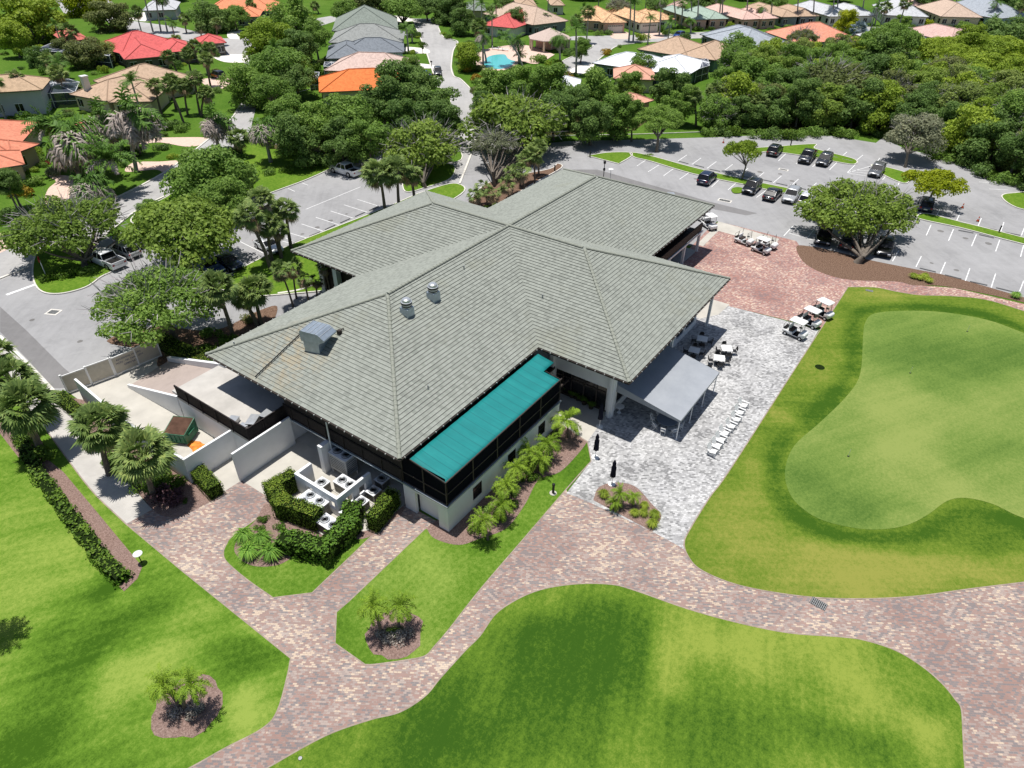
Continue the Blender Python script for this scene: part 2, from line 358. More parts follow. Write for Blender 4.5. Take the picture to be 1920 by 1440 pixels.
# asphalt west (entrance court, service street, left parking lot) and east
sheet('entrance_drive',M['asphalt'],[(-420,560),(0,631),(101,734,1),(128,732,1),(300,655,1),(420,640),(560,600),(760,560,1),(900,480,1),(960,420,1),(1060,330,1),(980,270,1),(820,235),(700,275),(600,300),(470,280),(440,330),(330,420),(255,425),(180,455),(60,480),(-100,530),(-420,560)],.004,smooth=False)
sheet('east_parking',M['asphalt'],[(860,420,1),(900,300,1),(1000,272),(1060,265),(1190,262),(1350,257),(1440,253),(1560,255),(1642,268),(1654,259),(1700,280),(1770,295),(1815,300),(1890,334),(1960,375),(2200,470,1),(2400,640,1),(1920,560,1),(1780,520),(1633,490),(1493,463),(1345,415),(1300,460,1),(1100,460,1)],.005,smooth=False)
sheet('street',M['street'],[(-300,640),(-200,520),(-60,480),(60,440),(130,420),(207,377),(310,323),(393,260),(430,227),(450,197),(470,150),(455,110),(400,95),(330,72),(250,66),(200,40),(120,25),(90,-20),(190,-20),(240,38),(330,50),(420,72),(500,68),(560,40),(620,30),(640,36),(560,62),(500,85),(497,150),(480,200),(470,245),(440,275),(365,330),(313,367),(260,393),(200,440),(120,480),(60,500),(-40,545),(-160,600)],.010,smooth=False)
sheet('street',M['street'],[(862,345),(880,300),(893,255),(884,205),(893,180),(865,150),(852,143),(847,125),(850,95),(858,78),(850,76),(832,70),(822,52),(826,35),(760,35),(700,30),(640,20),(640,34),(700,42),(775,40),(780,50),(786,66),(800,100),(813,140),(822,165),(835,195),(845,225),(840,280),(800,330)],.010,smooth=False)
sheet('street',M['street'],[(1020,135),(1060,112),(1100,95),(1110,84),(1090,76),(1040,74),(1075,68),(1180,66),(1250,64),(1350,58),(1480,62),(1500,50),(1620,50),(1760,52),(1940,60),(1940,72),(1760,66),(1640,60),(1500,68),(1300,72),(1240,78),(1190,80),(1160,84),(1140,95),(1120,112),(1090,135),(1050,150)],.010,smooth=False)
# brick path field reaching under lawns
sheet('brick_path',M['brick'],[(236.5,982.7,1),(340,1069,1),(545,1234,1),(539,1267),(520,1333),(492,1366),(422,1403),(356,1440),(250,1495),(100,1560,1),(300,1900,1),(2600,1900,1),(2500,1000,1),(1920,1080,1),(1300,1010,1),(1064,925,1),(1020,760,1),(880,900,1),(842,990,1),(752,940,1),(700,900,1),(500,920,1),(453,893,1),(372,935,1),(325,945,1),(262,948,1)],.008)
sheet('brick_plaza',M['plaza'],[(1240,520,1),(1336,421,1),(1350,416,1),(1493,452,1),(1520,490),(1580,521),(1680,527),(1723,535),(1790,540),(1920,570,1),(1990,590,1),(1990,610,1),(1600,700,1),(1560,620,1),(1490,604,1),(1362,573,1),(1300,560,1)],.006,smooth=False)
sheet('pale_paver_patio',M['white_pavers'],[(1105,942,1),(1062,925,1),(1108,865,1),(1101,828,1),(1060,760,1),(1180,640,1),(1300,560,1),(1362,573,1),(1487,605,1),(1535,619,1),(1500,680,1),(1369,880,1),(1325,940),(1292,995),(1280,1022),(1292,1046),(1306,1066,1),(1280,1028,1),(1223,997,1)],.014,smooth=False)
sheet('concrete_walk',M['concrete_light'],[(1050,800,1),(1101,829,1),(1137,778,1),(1150,735,1),(1090,700,1),(1040,740,1)],.018,smooth=False)
sheet('concrete_apron',M['concrete_light'],[(1290,585,1),(1330,560,1),(1368,571,1),(1347,590,1),(1312,598,1)],.018,smooth=False)
sheet('concrete_apron',M['concrete_light'],[(1342,424,1),(1347,415,1),(1461,448,1),(1452,462,1),(1347,433,1),(1318,462,1),(1306,458,1)],.012,smooth=False)
sheet('sidewalk',M['concrete'],[(-300,560),(-60,615),(0,640,1),(60,692,1),(101,733.6,1),(104.7,739,1),(144.4,784),(173,827),(224,885),(285,955.6,1),(236.5,982.7,1),(173,921),(123,856),(83,802),(47,762),(10,706),(-60,660),(-300,640)],.012,smooth=False)
sheet('service_yard',M['concrete_light'],[(128,735,1),(300,655,1),(500,700,1),(650,860,1),(700,900,1),(655,975,1),(600,985,1),(545,930,1),(499,930,1),(453,901,1),(415,925,1),(355,905,1)],.011,smooth=False)
# lawns
painted('left_lawn',M['lawn_left'],[(236.5,982.7,1),(340,1069,1),(545,1234,1),(539,1267),(520,1333),(492,1366),(422,1403),(356,1440),(250,1495),(100,1560,1),(-500,1560,1),(-620,900,1),(-300,655,1),(0,722,1),(47,762),(83,802),(123,856),(173,921)],.010,
 [(60,1300,5.5,-.20,3,33),(60,1130,4,.22,3,33),(140,1420,5,-.16,3,33),(270,1260,2.6,.25,1.2,0),(230,1120,2.5,.2,2,30),(200,1110,1.2,-.3,1.5,30),(420,1180,4,-.05),(470,1340,2.2,.25),(480,1320,1.6,.2),(460,1240,2.2,-.22),(330,1180,4,.15,3,20),(240,1160,2.0,-.18,2.5,20),(150,940,3,.12),(30,980,4,.12,2.5,33)])
painted('fairway_lawn',M['lawn_lower'],[(501,1440),(450,1470,1),(300,1900,1),(2300,1900,1),(1830,1560),(1810,1440),(1806,1380),(1802.6,1330),(1790.6,1311),(1767,1282.5),(1728,1249),(1680,1220),(1623,1201),(1575,1194),(1479,1186.7),(1383,1167.5),(1287,1141),(1191.7,1107.6),(1144,1095.6),(1072,1095.6),(1000,1110),(935,1146),(900,1192),(872,1220),(825,1272),(797,1305),(750,1335),(694,1349.5),(609,1380)],.014,
 [(1120,1190,3.8,-.30,1.6,-50),(1000,1230,4.0,-.25),(1080,1300,4.5,-.22),(1000,1400,6,-.15),(780,1420,4,-.2),(880,1330,4,-.15),(1330,1180,3.2,.22,2,-45),(1450,1240,4,.17,2.2,-50),(1600,1260,3.6,.15,2,-50),(1240,1230,2,.22),(1690,1340,2.6,.22,2,-80),(1730,1410,3,.2),(1530,1340,3.5,-.22,2,-60),(1330,1400,5,-.16),(1740,1310,1.6,-.2),(1400,1330,3,.05),(1290,1300,3,-.1)])
GREEN=[(1622,606),(1618,633),(1613,700),(1590,740),(1540,790),(1490,835),(1472,880),(1478,920),(1500,950),(1540,975),(1600,990),(1650,993),(1700,985),(1740,965),(1775,940),(1810,934),(1860,945),(1920,972),(2010,990),(2150,950),(2180,850),(2120,730),(2020,665),(1920,625),(1850,600),(1770,586),(1700,583),(1640,588)]
gw=world(GREEN)
def offset(P,d):
    o=[]; n=len(P)
    for i in range(n):
        t=(P[(i+2)%n]-P[i-2]); t.normalize(); o.append(P[i]+Vector((t.y,-t.x))*d)
    return o
sg=1
a0=sum(gw[i-1].x*gw[i].y-gw[i].x*gw[i-1].y for i in range(len(gw)));
if a0<0: sg=-1
painted('green_surround',M['lawn_green'],[(1590,538.3,1),(1640,539),(1680,546.7),(1723,553.3),(1780,555),(1846.7,561.7),(1920,583.3),(2050,625),(2400,760,1),(2500,1000,1),(1920,1092,1),(1814.5,1105),(1718.7,1118),(1623,1123),(1527,1120.5),(1431,1107.6),(1364,1091),(1311.5,1067),(1290,1043),(1282.7,1019),(1292,995),(1330.6,932.7),(1369,880),(1485,700,1)],.020,
 [(1500,860,2.5,.1),(1400,960,3,.12,2,0),(1520,1060,3.5,.16,3,-55),(1700,1060,3.5,.16,3,-55),(1620,1100,2,.1),(1480,800,1.8,.22,2.2,55),(1440,900,1.5,.15,2,60),(1850,1050,3,.12,2,-55),(1390,1060,2,-.12),(1600,640,2.2,-.05),(1560,700,2,.1,3,65),(1860,1010,2.5,-.2,3,-50),(1640,545,1.5,.15,2,-50)],.6,(gw,-.60,1.0,.85))
painted('putting_green',M['green'],GREEN,.032,[(1700,640,5,-.12,2,-50),(1860,680,6,-.25,2.5,-45),(1650,740,5,.18,2,30),(1560,840,5,.12),(1750,800,7,.10),(1600,930,4,-.10,2,-40),(1720,900,5,.22,2,20),(1860,860,5,-.12),(1520,900,2.5,-.1),(1880,760,5,.15,2,-40),(1900,930,5,.2,2,-30),(1640,960,2.5,-.15,2,-50)],.8,(gw,.10,0,.5))
EDG.pop()
painted('island_lawn',M['lawn_fine'],[(511.8,1121,1),(585,1112,1),(688,1013.5),(752,945,1),(700,905,1),(560,930,1),(499,929,1),(504.7,946),(502,957),(438.8,1003),(424.5,1020.6),(418.8,1037.8),(426,1055),(464.6,1088)],.014,[(500,1090,1.5,.05)],.5)
painted('palm_lawn',M['lawn_fine'],[(795.5,993,1),(653.7,1128,1),(630.5,1148,1),(628,1206.6,1),(684.4,1246.4,1),(703,1246),(760,1238),(797,1230),(815.6,1211),(843.8,1178),(900,1106),(979,1013.8),(1066,912.5),(1108.4,864.7,1),(1101.4,828,1),(1060,800,1),(870,960,1)],.014,[(750,1080,4,.14,2,40),(830,1020,3,.12,2,40),(640,1180,1.5,-.1),(780,1215,2,.1),(1080,860,3,-.12,3,48)],.5)
EC=MB()
for ol_,z_ in EDG: strip(EC,None,.09,z_,.005,True,raw=ol_)
tag(EC.build('path_edging',plain('edging_course',(.30,.24,.20),.9,.15,.25,2)),kind='structure')
# mulch beds
sheet('mulch_bed',M['mulch'],[(799,990,1),(870,940,1),(1045,790,1),(1101,829,1),(1085,850),(1050,885),(1010,900),(985,945),(950,990),(900,1010),(860,1022),(815,1010)],.022)
sheet('mulch_bed',M['mulch'],[(1112,938,1),(1122,915),(1150,905),(1190,912),(1222,945),(1240,968),(1223,997,1)],.022)
_a=PX((-34.9,21.8,0)); _b=PX((-35.4,4.95,0))
sheet('mulch_bed',M['mulch'],[(104.7,741,1),(_a[0],_a[1],1),(_b[0],_b[1],1),(418,928,1),(400,938),(372,952),(344,967),(325,971),(302,967),(285,954.6,1),(224,884),(173,826),(144,783)],.022,smooth=False)
sheet('mulch_bed',M['mulch'],[(43,800),(52,822),(90,862),(119,885),(180,958),(267,1063),(258,1085),(233,1109,1),(216,1092),(144,992),(83,912),(38,862),(-10,800),(-60,740),(-20,735)],.022,smooth=False)
sheet('mulch_bed',M['mulch'],[(500,945),(545,960),(600,985),(650,990),(700,975),(750,945,1),(755,960),(690,1008),(640,1010),(600,1035),(560,1040),(520,1060),(470,1060),(440,1035),(450,1005),(480,975)],.022)
def disc(cx,cy,rx,rad_px=None,n=22,seed=1):
    r=random.Random(seed); g=G(cx,cy); return [Vector((g.x+rx*(1+r.uniform(-.12,.12))*math.cos(2*PI*k/n),g.y+rx*(1+r.uniform(-.12,.12))*math.sin(2*PI*k/n))) for k in range(n)]
sheet('mulch_bed',M['mulch'],None,.022,w=disc(740,1186,1.75,seed=3))
sheet('mulch_bed',M['mulch'],None,.022,w=disc(350,1325,1.85,seed=5))
sheet('straw_bed',M['straw'],[(1493,463),(1520,462),(1560,470),(1633,488),(1717,505),(1780,518),(1900,552),(1960,570),(1960,582),(1920,567),(1780,538),(1713,535),(1680,528),(1580,523),(1513,497)],.012)
# park islands, medians
ISL=MB()
def island(name,pts,kerb=True,mat='lawn_isl',z=.12,smooth=True):
    w=world(pts,smooth); sheet(name,M[mat],None,z,w=w,thick=z)
    if kerb: strip(ISL,None,.16,.0,z+.02,True,raw=w)
M['lawn_isl']=grass('island_turf',(.035,.09,.008),(.095,.18,.016),(.20,.27,.04),None,.2)
island('grass_island',[(1101.7,293,1),(1140,287),(1180,287),(1183,294),(1160,308,1)])
island('grass_island',[(1183,287),(1219,293),(1300,315),(1400,338),(1500,358),(1549,364),(1545,372),(1500,368),(1462,362),(1400,348),(1300,327),(1219,303),(1190,296)])
island('grass_island',[(1408,280),(1450,276),(1526,271),(1527,279),(1560,288),(1603,300),(1600,309),(1560,303),(1500,292),(1440,285),(1412,291)])
island('grass_island',[(1633,310),(1660,314),(1706,328),(1700,344),(1680,340),(1650,325)])
island('grass_island',[(1878,368),(1900,363),(1960,362),(1980,400),(1920,394),(1890,382)])
island('grass_island',[(1722,404),(1740,402),(1800,417),(1880,437),(1960,457),(2060,480),(2060,490),(1960,469),(1880,449),(1800,428),(1726,412)])
island('grass_island',[(1371,356),(1380,352),(1392,354),(1390,362),(1376,363)],False)
island('grass_island',[(70,475),(62,515),(75,545),(110,552),(160,540),(190,520),(215,505),(205,480),(150,455),(100,455)])
island('grass_strip',[(300,480),(430,515),(441,510),(541,462),(719,392),(790,362),(850,345),(870,360),(800,400),(640,470),(600,495),(650,540),(620,545),(530,553),(460,555),(380,530)],True)
island('grass_strip',[(313,370),(365,333),(440,280),(470,250),(500,262),(560,290),(640,288),(650,300),(586,333),(509,362),(420,395),(330,425),(250,420),(262,396)],True)
island('grass_island',[(760,330),(800,312),(850,310),(845,335),(800,352),(760,360)])
island('grass_strip',[(880,395),(905,350),(960,332),(1030,318),(1045,308),(1052,316),(1000,345),(960,370),(915,400)],True,'straw')
island('grass_strip',[(200,640),(290,612),(400,620),(480,585),(520,575),(500,620),(440,650),(380,690),(300,690),(300,660,1)],False,'straw',.03)
island('grass_island',[(198,562),(212,556),(225,560),(215,570)],True)
island('grass_island',[(847,205),(852,255),(865,300),(800,300),(700,262),(600,250),(560,225),(540,180),(700,150),(825,165)],True,'ground',.1)
island('grass_island',[(900,170),(893,185),(890,215),(896,250),(915,262),(1060,255),(1200,252),(1440,244),(1560,246),(1650,250),(1760,288),(1890,326),(2000,370),(2400,420,1),(2400,100,1),(1500,75,1),(1170,140,1),(1060,190,1)],True,'ground',.1)
tag(ISL.build('kerb',M['kerb']),kind='structure')
K=MB()
for pl in ([(0,631),(50,680),(101,734)],[(862,345),(893,255),(884,205),(893,182),(865,150),(851,143),(846,125),(850,95),(858,78),(832,70),(822,52)],[(775,40),(786,66),(800,100),(813,140),(822,165)],[(207,377),(310,323),(393,260),(430,227),(450,197),(465,150)],[(313,367),(260,393),(200,440)],[(-60,545),(0,523),(50,502)],[(1020,135),(1060,112),(1100,95),(1112,84),(1092,77)],[(1190,82),(1160,86),(1142,96),(1120,114)],[(521,551),(560,545),(600,533),(640,535)]):
    strip(K,pl,.3,0,.13)
tag(K.build('kerb',M['kerb']),kind='structure')
# red-brick / pink driveways
for nm,mt,pts in (('driveway','driveway',[(235,255),(290,258),(385,258),(380,270),(350,275),(300,267),(262,270),(240,262)]),('driveway','driveway',[(236,322),(250,305),(300,303),(338,302),(310,322),(290,318)]),('driveway','driveway',[(90,330),(110,328),(140,335),(140,365),(120,380),(105,390),(83,382),(90,355),(105,340)]),('driveway','driveway',[(-60,430),(0,437),(30,450),(28,462),(-60,490)]),
  ('driveway','driveway_white',[(400,103),(470,103),(465,116),(420,116)]),('driveway','driveway',[(380,148),(440,148),(432,165),(390,162)]),('driveway','driveway_white',[(430,55),(452,57),(458,68),(478,72),(430,72)]),('driveway','driveway_white',[(235,33),(262,22),(290,28),(330,25),(340,34),(300,36),(270,40)]),
  ('driveway','driveway_white',[(760,88),(800,92),(803,100),(765,98)]),('driveway','driveway_white',[(765,118),(812,122),(813,128),(765,126)]),('driveway','driveway_white',[(735,30),(760,32),(778,38),(740,42)]),
  ('driveway','driveway',[(1145,62),(1175,60),(1180,72),(1150,72)]),('driveway','driveway',[(1205,60),(1232,58),(1245,70),(1205,72)]),('driveway','driveway_white',[(1070,130),(1110,118),(1110,132),(1080,140)]),('driveway','driveway_white',[(855,22),(900,22),(905,30),(870,32)])):
    sheet(nm,M[mt],pts,.016 if mt=='driveway' else .018)
# painted bay lines
PL=MB()
def line(a,b,wd=.11):
    a=G(*a); b=G(*b); strip(PL,None,wd,.004,.012,raw=[Vector((a.x,a.y)),Vector((b.x,b.y))])
c3=lambda x,y:(1200+x*.375,y*.375); c5=lambda x,y:(1280+x/3,350+y/3); c1=lambda x,y:(520+x*.15625,320+y*.15625)
for x0,y0,x1,y1 in ((30,800,-15,830),(95,825,40,860),(175,838,117,880),(250,860,197,897),(325,878,280,915),(405,890,358,935),(485,910,440,950),(560,925,510,965),(640,945,582,988),(715,965,670,1005),(800,985,760,1025),(885,1000,845,1045),
 (235,775,190,805),(305,790,260,822),(382,808,335,842),(463,822,413,860),(540,842,495,878),(620,863,580,895),(707,880,665,915),(793,895,750,935),(883,915,840,952),(975,932,930,980),(1070,950,1030,1000),
 (733,765,692,805),(820,785,780,820),(905,795,862,835),(985,812,947,850),(1080,820,1035,865),(950,740,920,765),(1035,760,1000,790),(1115,775,1085,800),(1200,790,1150,850),
 (1240,865,1213,900),(1310,885,1290,925),(1155,830,1035,865),(1130,880,1035,865),(1150,855,1060,850),(1145,868,1050,858),
 (1650,880,1740,885),(1695,910,1790,915),(1745,945,1840,950),(1690,850,1640,850)): line(c3(x0,y0),c3(x1,y1))
for x0,y0,x1,y1 in ((1345,130,1320,175),(1450,120,1430,160),(1560,150,1537,200),(1680,178,1660,225),(1807,200,1790,250),(1925,225,1905,275),(1397,215,1370,275),(1523,240,1495,305),(1652,270,1625,335),(1783,300,1760,365),(1918,330,1900,395),(1342,392,1312,452),(1478,425,1450,490),(1615,460,1590,530),(1760,490,1735,568),(1918,530,1895,590),(1215,360,1180,420),(622,220,568,278),(740,240,700,290),(640,245,760,275),(600,262,730,300)): line(c5(x0,y0),c5(x1,y1))
for x0,y0,x1,y1 in ((120,740,355,810),(290,640,545,725),(460,560,735,648),(640,485,915,572),(800,410,1080,500),(960,345,1230,430),(340,465,1000,195),(300,150,370,175),(130,215,210,250),(-40,820,150,870)): line(c1(x0,y0),c1(x1,y1))
line((12,553),(72,531.5),.45); line((0,660/2+190),(48,503),.12)
for a,b in (((393,470),(455,500)),((440,448),(500,478)),((490,425),(548,452))): line(a,b)
tag(PL.build('parking_line',M['paint']),kind='structure')
sheet('asphalt_patch',M['dark_patch'],[(1000,330),(1040,318),(1120,318),(1330,378),(1420,400),(1400,404),(1300,385),(1150,345),(1080,335)],.008,smooth=False)
sheet('asphalt_patch',M['dark_patch'],[(0,575),(50,620),(120,690),(150,715),(118,728),(101,728),(50,672),(0,622)],.008,smooth=False)

sheet('equipment_slab',M['concrete_light'],None,.024,w=[Vector(p) for p in ((-32.7,-2.2),(-32.7,-8.2),(-30.6,-10.0),(-22,-10.2),(-22,-2.2))])
sheet('floor_slab',M['concrete'],None,.026,w=[Vector(p) for p in ((-27.4,-11.3),(-27.4,10.5),(-11,10.5),(27.2,10.5),(27.2,-10.4),(10,-10.4),(10,-17.3),(-8.8,-17.3),(-8.8,-14),(-14,-14),(-14,-11.3))])
M['forest_floor']=plain('forest_floor',(.085,.075,.030),.95,.1,.4,.5)
sheet('forest_floor',M['forest_floor'],[(1320,246),(1440,250),(1600,246),(1700,268),(1810,297),(1890,330),(1980,375),(2300,500,1),(2300,90,1),(1760,100),(1600,118),(1480,128),(1400,140),(1345,190)],.135,smooth=False)
sheet('forest_floor',M['forest_floor'],[(500,278),(560,288),(640,284),(705,262),(720,240),(660,225),(560,235)],.125,smooth=False)
sheet('forest_floor',M['forest_floor'],[(905,245),(1000,256),(1100,252),(1190,246),(1230,215),(1150,190),(1000,180),(905,205)],.125,smooth=False)

M['stain']=asphalt('oil_stain',(.17,.165,.16))
rq=random.Random(5)
for i,(x,y) in enumerate([c3(700,870),c3(760,905),c3(850,930),c3(350,860),c3(280,895),c3(600,860),c3(1060,880),c3(1290,880),c5(1450,250),c5(1590,290),c5(1720,320),c5(1400,430),c5(1540,470),c1(300,760),c1(480,680),c1(640,600),c1(830,520),(60,600),(150,640),(180,585)]):
    sheet('oil_stain',M['stain'],None,.0085,w=disc(x,y,rq.uniform(.2,.45),n=12,seed=i))
# ================= CLUBHOUSE =================
W=11.0; LA=17.40; LB=17.63; LC=9.91; LD=8.72; ZE=5.75; ZR=10.19
club=empty('clubhouse',(0,0,0),0,'large clubhouse with crossed grey green hipped tile roofs in the middle of the photo','clubhouse')
rf=MB(); rf.uv=[]
def course_slope(mb,A,B,T0,T1,n,along,m0=0,m1=1,step=.057):
    # a tiled slope: eave A-B, top T0-T1; every course overlaps the one below with a real step
    A,B,T0,T1=map(Vector,(A,B,T0,T1)); nrm=(B-A).cross(T0-A).normalized()
    if nrm.z<0: nrm=-nrm
    ax=Vector(along).normalized()
    for i in range(n):
        s0=i/n; s1=(i+1)/n; a=A.lerp(T0,s0); b=B.lerp(T1,s0); c=B.lerp(T1,s1); d=A.lerp(T0,s1)
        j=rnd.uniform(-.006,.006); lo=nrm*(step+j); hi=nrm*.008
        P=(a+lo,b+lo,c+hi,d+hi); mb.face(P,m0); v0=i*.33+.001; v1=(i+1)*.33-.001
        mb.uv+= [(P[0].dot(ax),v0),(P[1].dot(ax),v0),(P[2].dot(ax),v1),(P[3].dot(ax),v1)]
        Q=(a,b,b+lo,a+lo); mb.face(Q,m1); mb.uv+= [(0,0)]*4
def roof_block(mb,X0,X1,hip0,hip1,axis,n,w,zE,zR,cx=0,cy=0,inner0=0,inner1=0,fn=None):
    pass
n=36; C0=(0,0,ZR)
def P(x,y,z): return (x,y,z)
xa=-(LA+W); xb=LB+W; ya=LC+W; yb=-(LD+W)
for sy in (1,-1):
    course_slope(rf,(xa,sy*W,ZE),(-W,sy*W,ZE),(-LA,0,ZR),C0,n,(1,0,0)); course_slope(rf,(W,sy*W,ZE),(xb,sy*W,ZE),C0,(LB,0,ZR),n,(1,0,0))
for sx in (1,-1):
    course_slope(rf,(sx*W,W,ZE),(sx*W,ya,ZE),C0,(0,LC,ZR),n,(0,1,0)); course_slope(rf,(sx*W,-W,ZE),(sx*W,yb,ZE),C0,(0,-LD,ZR),n,(0,1,0))
course_slope(rf,(xa,-W,ZE),(xa,W,ZE),(-LA,0,ZR),(-LA,0,ZR),n,(0,1,0)); course_slope(rf,(xb,-W,ZE),(xb,W,ZE),(LB,0,ZR),(LB,0,ZR),n,(0,1,0))
course_slope(rf,(-W,ya,ZE),(W,ya,ZE),(0,LC,ZR),(0,LC,ZR),n,(1,0,0)); course_slope(rf,(-W,yb,ZE),(W,yb,ZE),(0,-LD,ZR),(0,-LD,ZR),n,(1,0,0))
roof=rf.build('roof',[M['roof'],M['roof_butt_shade']],club)
# ridge and hip caps: short overlapping barrel tiles
cp=MB()
def caps(a,b,L=.42,r=.15):
    a=Vector(a)+Vector((0,0,.06)); b=Vector(b)+Vector((0,0,.06)); d=b-a; k=int(d.length/L); u=d.normalized(); side=Vector((-u.y,u.x,0)).normalized(); up=u.cross(side); up=-up if up.z<0 else up
    for i in range(k):
        p=a+u*(i*L); q=p+u*(L*1.06); rings=[]
        for e,rr in ((p,r*1.1),(q,r*.86)): rings.append([e+side*rr*math.cos(t*PI/4)+up*rr*math.sin(t*PI/4)*.75 for t in range(5)])
        cp.loft(rings)
for a,b in (((xa,-W,ZE),(-LA,0,ZR)),((xa,W,ZE),(-LA,0,ZR)),((xb,-W,ZE),(LB,0,ZR)),((xb,W,ZE),(LB,0,ZR)),((-W,ya,ZE),(0,LC,ZR)),((W,ya,ZE),(0,LC,ZR)),((-W,yb,ZE),(0,-LD,ZR)),((W,yb,ZE),(0,-LD,ZR)),((-LA,0,ZR),(LB,0,ZR)),((0,LC,ZR),(0,-LD,ZR))): caps(a,b)
cp.build('ridge_cap',M['cap'],roof)
# soffit, fascia, gutter with its straps
EAVE=[(xa,-W),(-W,-W),(-W,yb),(W,yb),(W,-W),(xb,-W),(xb,W),(W,W),(W,ya),(-W,ya),(-W,W),(xa,W)]
sf=MB(); ins=.05
for x0,x1,y0,y1 in ((xa+ins,xb-ins,-W+ins,W-ins),(-W+ins,W-ins,W-ins,ya-ins),(-W+ins,W-ins,yb+ins,-W+ins)): sf.bx(x0,x1,y0,y1,ZE-.22,ZE-.16)
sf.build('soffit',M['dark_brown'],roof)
fs=MB(); gt=MB()
for i in range(12):
    a=Vector(EAVE[i]); b=Vector(EAVE[(i+1)%12]); d=(b-a); L=d.length; u=d/L; nrm=Vector((u.y,-u.x)); c=(a+b)/2; ang=math.atan2(u.y,u.x)
    o=c-nrm*.03; fs.box((o.x,o.y,ZE-.1),(L,.05,.28),0,ang)
    o=c+nrm*.06; gt.box((o.x,o.y,ZE-.06),(L+.12,.11,.10),0,ang)
    k=int(L/.8)
    for j in range(k):
        p=a+u*((j+.5)*L/k)+nrm*.12; gt.box((p.x,p.y,ZE-.03),(.05,.10,.10),1,ang)
fs.build('fascia',M['dark_brown'],roof); gt.build('gutter',[M['dark_brown'],M['gutter']],roof)
# weathering round the hood: thin streak line (cable) running down the hip end
def slopez(x,y):
    # roof surface height at plan point
    def wing(h): return ZE+(ZR-ZE)*max(0,1-abs(h)/W)
    a=min(wing(y), ZE+(ZR-ZE)*min(1,(x-xa)/W), ZE+(ZR-ZE)*min(1,(xb-x)/W)) if xa<=x<=xb and abs(y)<=W else -9
    b=min(wing(x), ZE+(ZR-ZE)*min(1,(ya-y)/W), ZE+(ZR-ZE)*min(1,(y-yb)/W)) if yb<=y<=ya and abs(x)<=W else -9
    return max(a,b)
def on_roof(px,py):
    z=11.0
    while z>5.7:
        g=G(px,py,z)
        if slopez(g.x,g.y)>=z: return g
        z-=.02
    return G(px,py,ZE)
cb=MB(); a=on_roof(566,627); b=on_roof(479,710)
k=14; cb.path([Vector((a.lerp(b,t/k).x,a.lerp(b,t/k).y,slopez(a.lerp(b,t/k).x,a.lerp(b,t/k).y)+.17)) for t in range(k+1)],[.05]*(k+1),5); cb.build('roof_cable',M['black'],roof)
# exhaust fans
FK=.8
def fan(px,py):
    g=on_roof(px,py); z=g.z; e=MB()
    e.box((g.x,g.y,z+.2),(.85,.85,1.0)); base=e.build('vent_curb',M['galv'],roof,bevel=.02)
    h=MB(); h.lathe((g.x,g.y,z+.68),[(0.344,0.000),(0.410,0.043),(0.410,0.255),(0.344,0.272),(0.344,0.306),(0.459,0.323),(0.459,0.527),(0.361,0.544),(0.361,0.578),(0.377,0.595),(0.361,0.731),(0.246,0.807),(0.082,0.833)],20)
    h.build('exhaust_fan',M['alu'],base); s=MB(); s.lathe((g.x,g.y,z+.68),[(0.418,0.102),(0.422,0.111),(0.422,0.204),(0.418,0.212)],20); s.lathe((g.x,g.y,z+.68),[(0.467,0.357),(0.471,0.365),(0.471,0.493),(0.467,0.501)],20); s.build('vent_louvre',M['black'],base)
fan(764,589); fan(813,560)
# make-up air hood
g=on_roof(597,646); h=MB(); A1=R(0)
h.box((g.x,g.y,g.z+.2),(1.7,1.45,1.0),0,R(12)); hb=h.build('vent_curb',M['galv'],roof,bevel=.02)
k=MB(); x,y,z=g.x,g.y,g.z+.62
prof=[(-.95,.0),(-.98,.85),(-.85,.98),(.75,.98),(1.35,.55),(1.35,.42),(.8,.12),(.8,0)]
ca,sa=math.cos(R(-78)),math.sin(R(-78))
k.loft([[Vector((x+p*ca-q*sa,y+p*sa+q*ca,z+r)) for p,r in prof] for q in (-.85,.85)])
hood=k.build('air_hood',M['galv'],hb,bevel=.02); k=MB()
for i in range(5):
    p=-.78+i*.44; zz=1.0 if p<.75 else 1.0-(p-.75)*.73
    k.box((x+p*ca,y+p*sa,z+zz),(.04,1.72,.04),0,R(-78))
k.build('hood_seam',M['alu'],hood)
k=MB(); k.loft([[Vector((x+p*ca-q*sa,y+p*sa+q*ca,z+r)) for p,r in ((.82,.14),(1.34,.43),(1.34,.47),(.82,.2))] for q in (-.75,.75)]); k.build('hood_intake',M['black'],hood)
for px,py in ((440,648),(803,730),(870,505),(1017,559)):
    g=on_roof(px,py); k=MB(); k.tube((g.x,g.y,g.z),(g.x,g.y,g.z+.4),.06); k.build('vent_pipe',M['grey_metal'],roof)
# rust-and-lichen stains on the hip end are in the tile material; satellite bracket beside the hood
g=on_roof(637,627); k=MB(); k.box((g.x,g.y,g.z+.2),(.3,.3,.4)); k.box((g.x+.25,g.y,g.z+.35),(.5,.06,.06)); k.build('roof_bracket',M['dark_brown'],roof)
# ---- walls -------------------------------------------------------------
XW=-27.7; YS=-14.5; LZ=2.7
lw=MB()
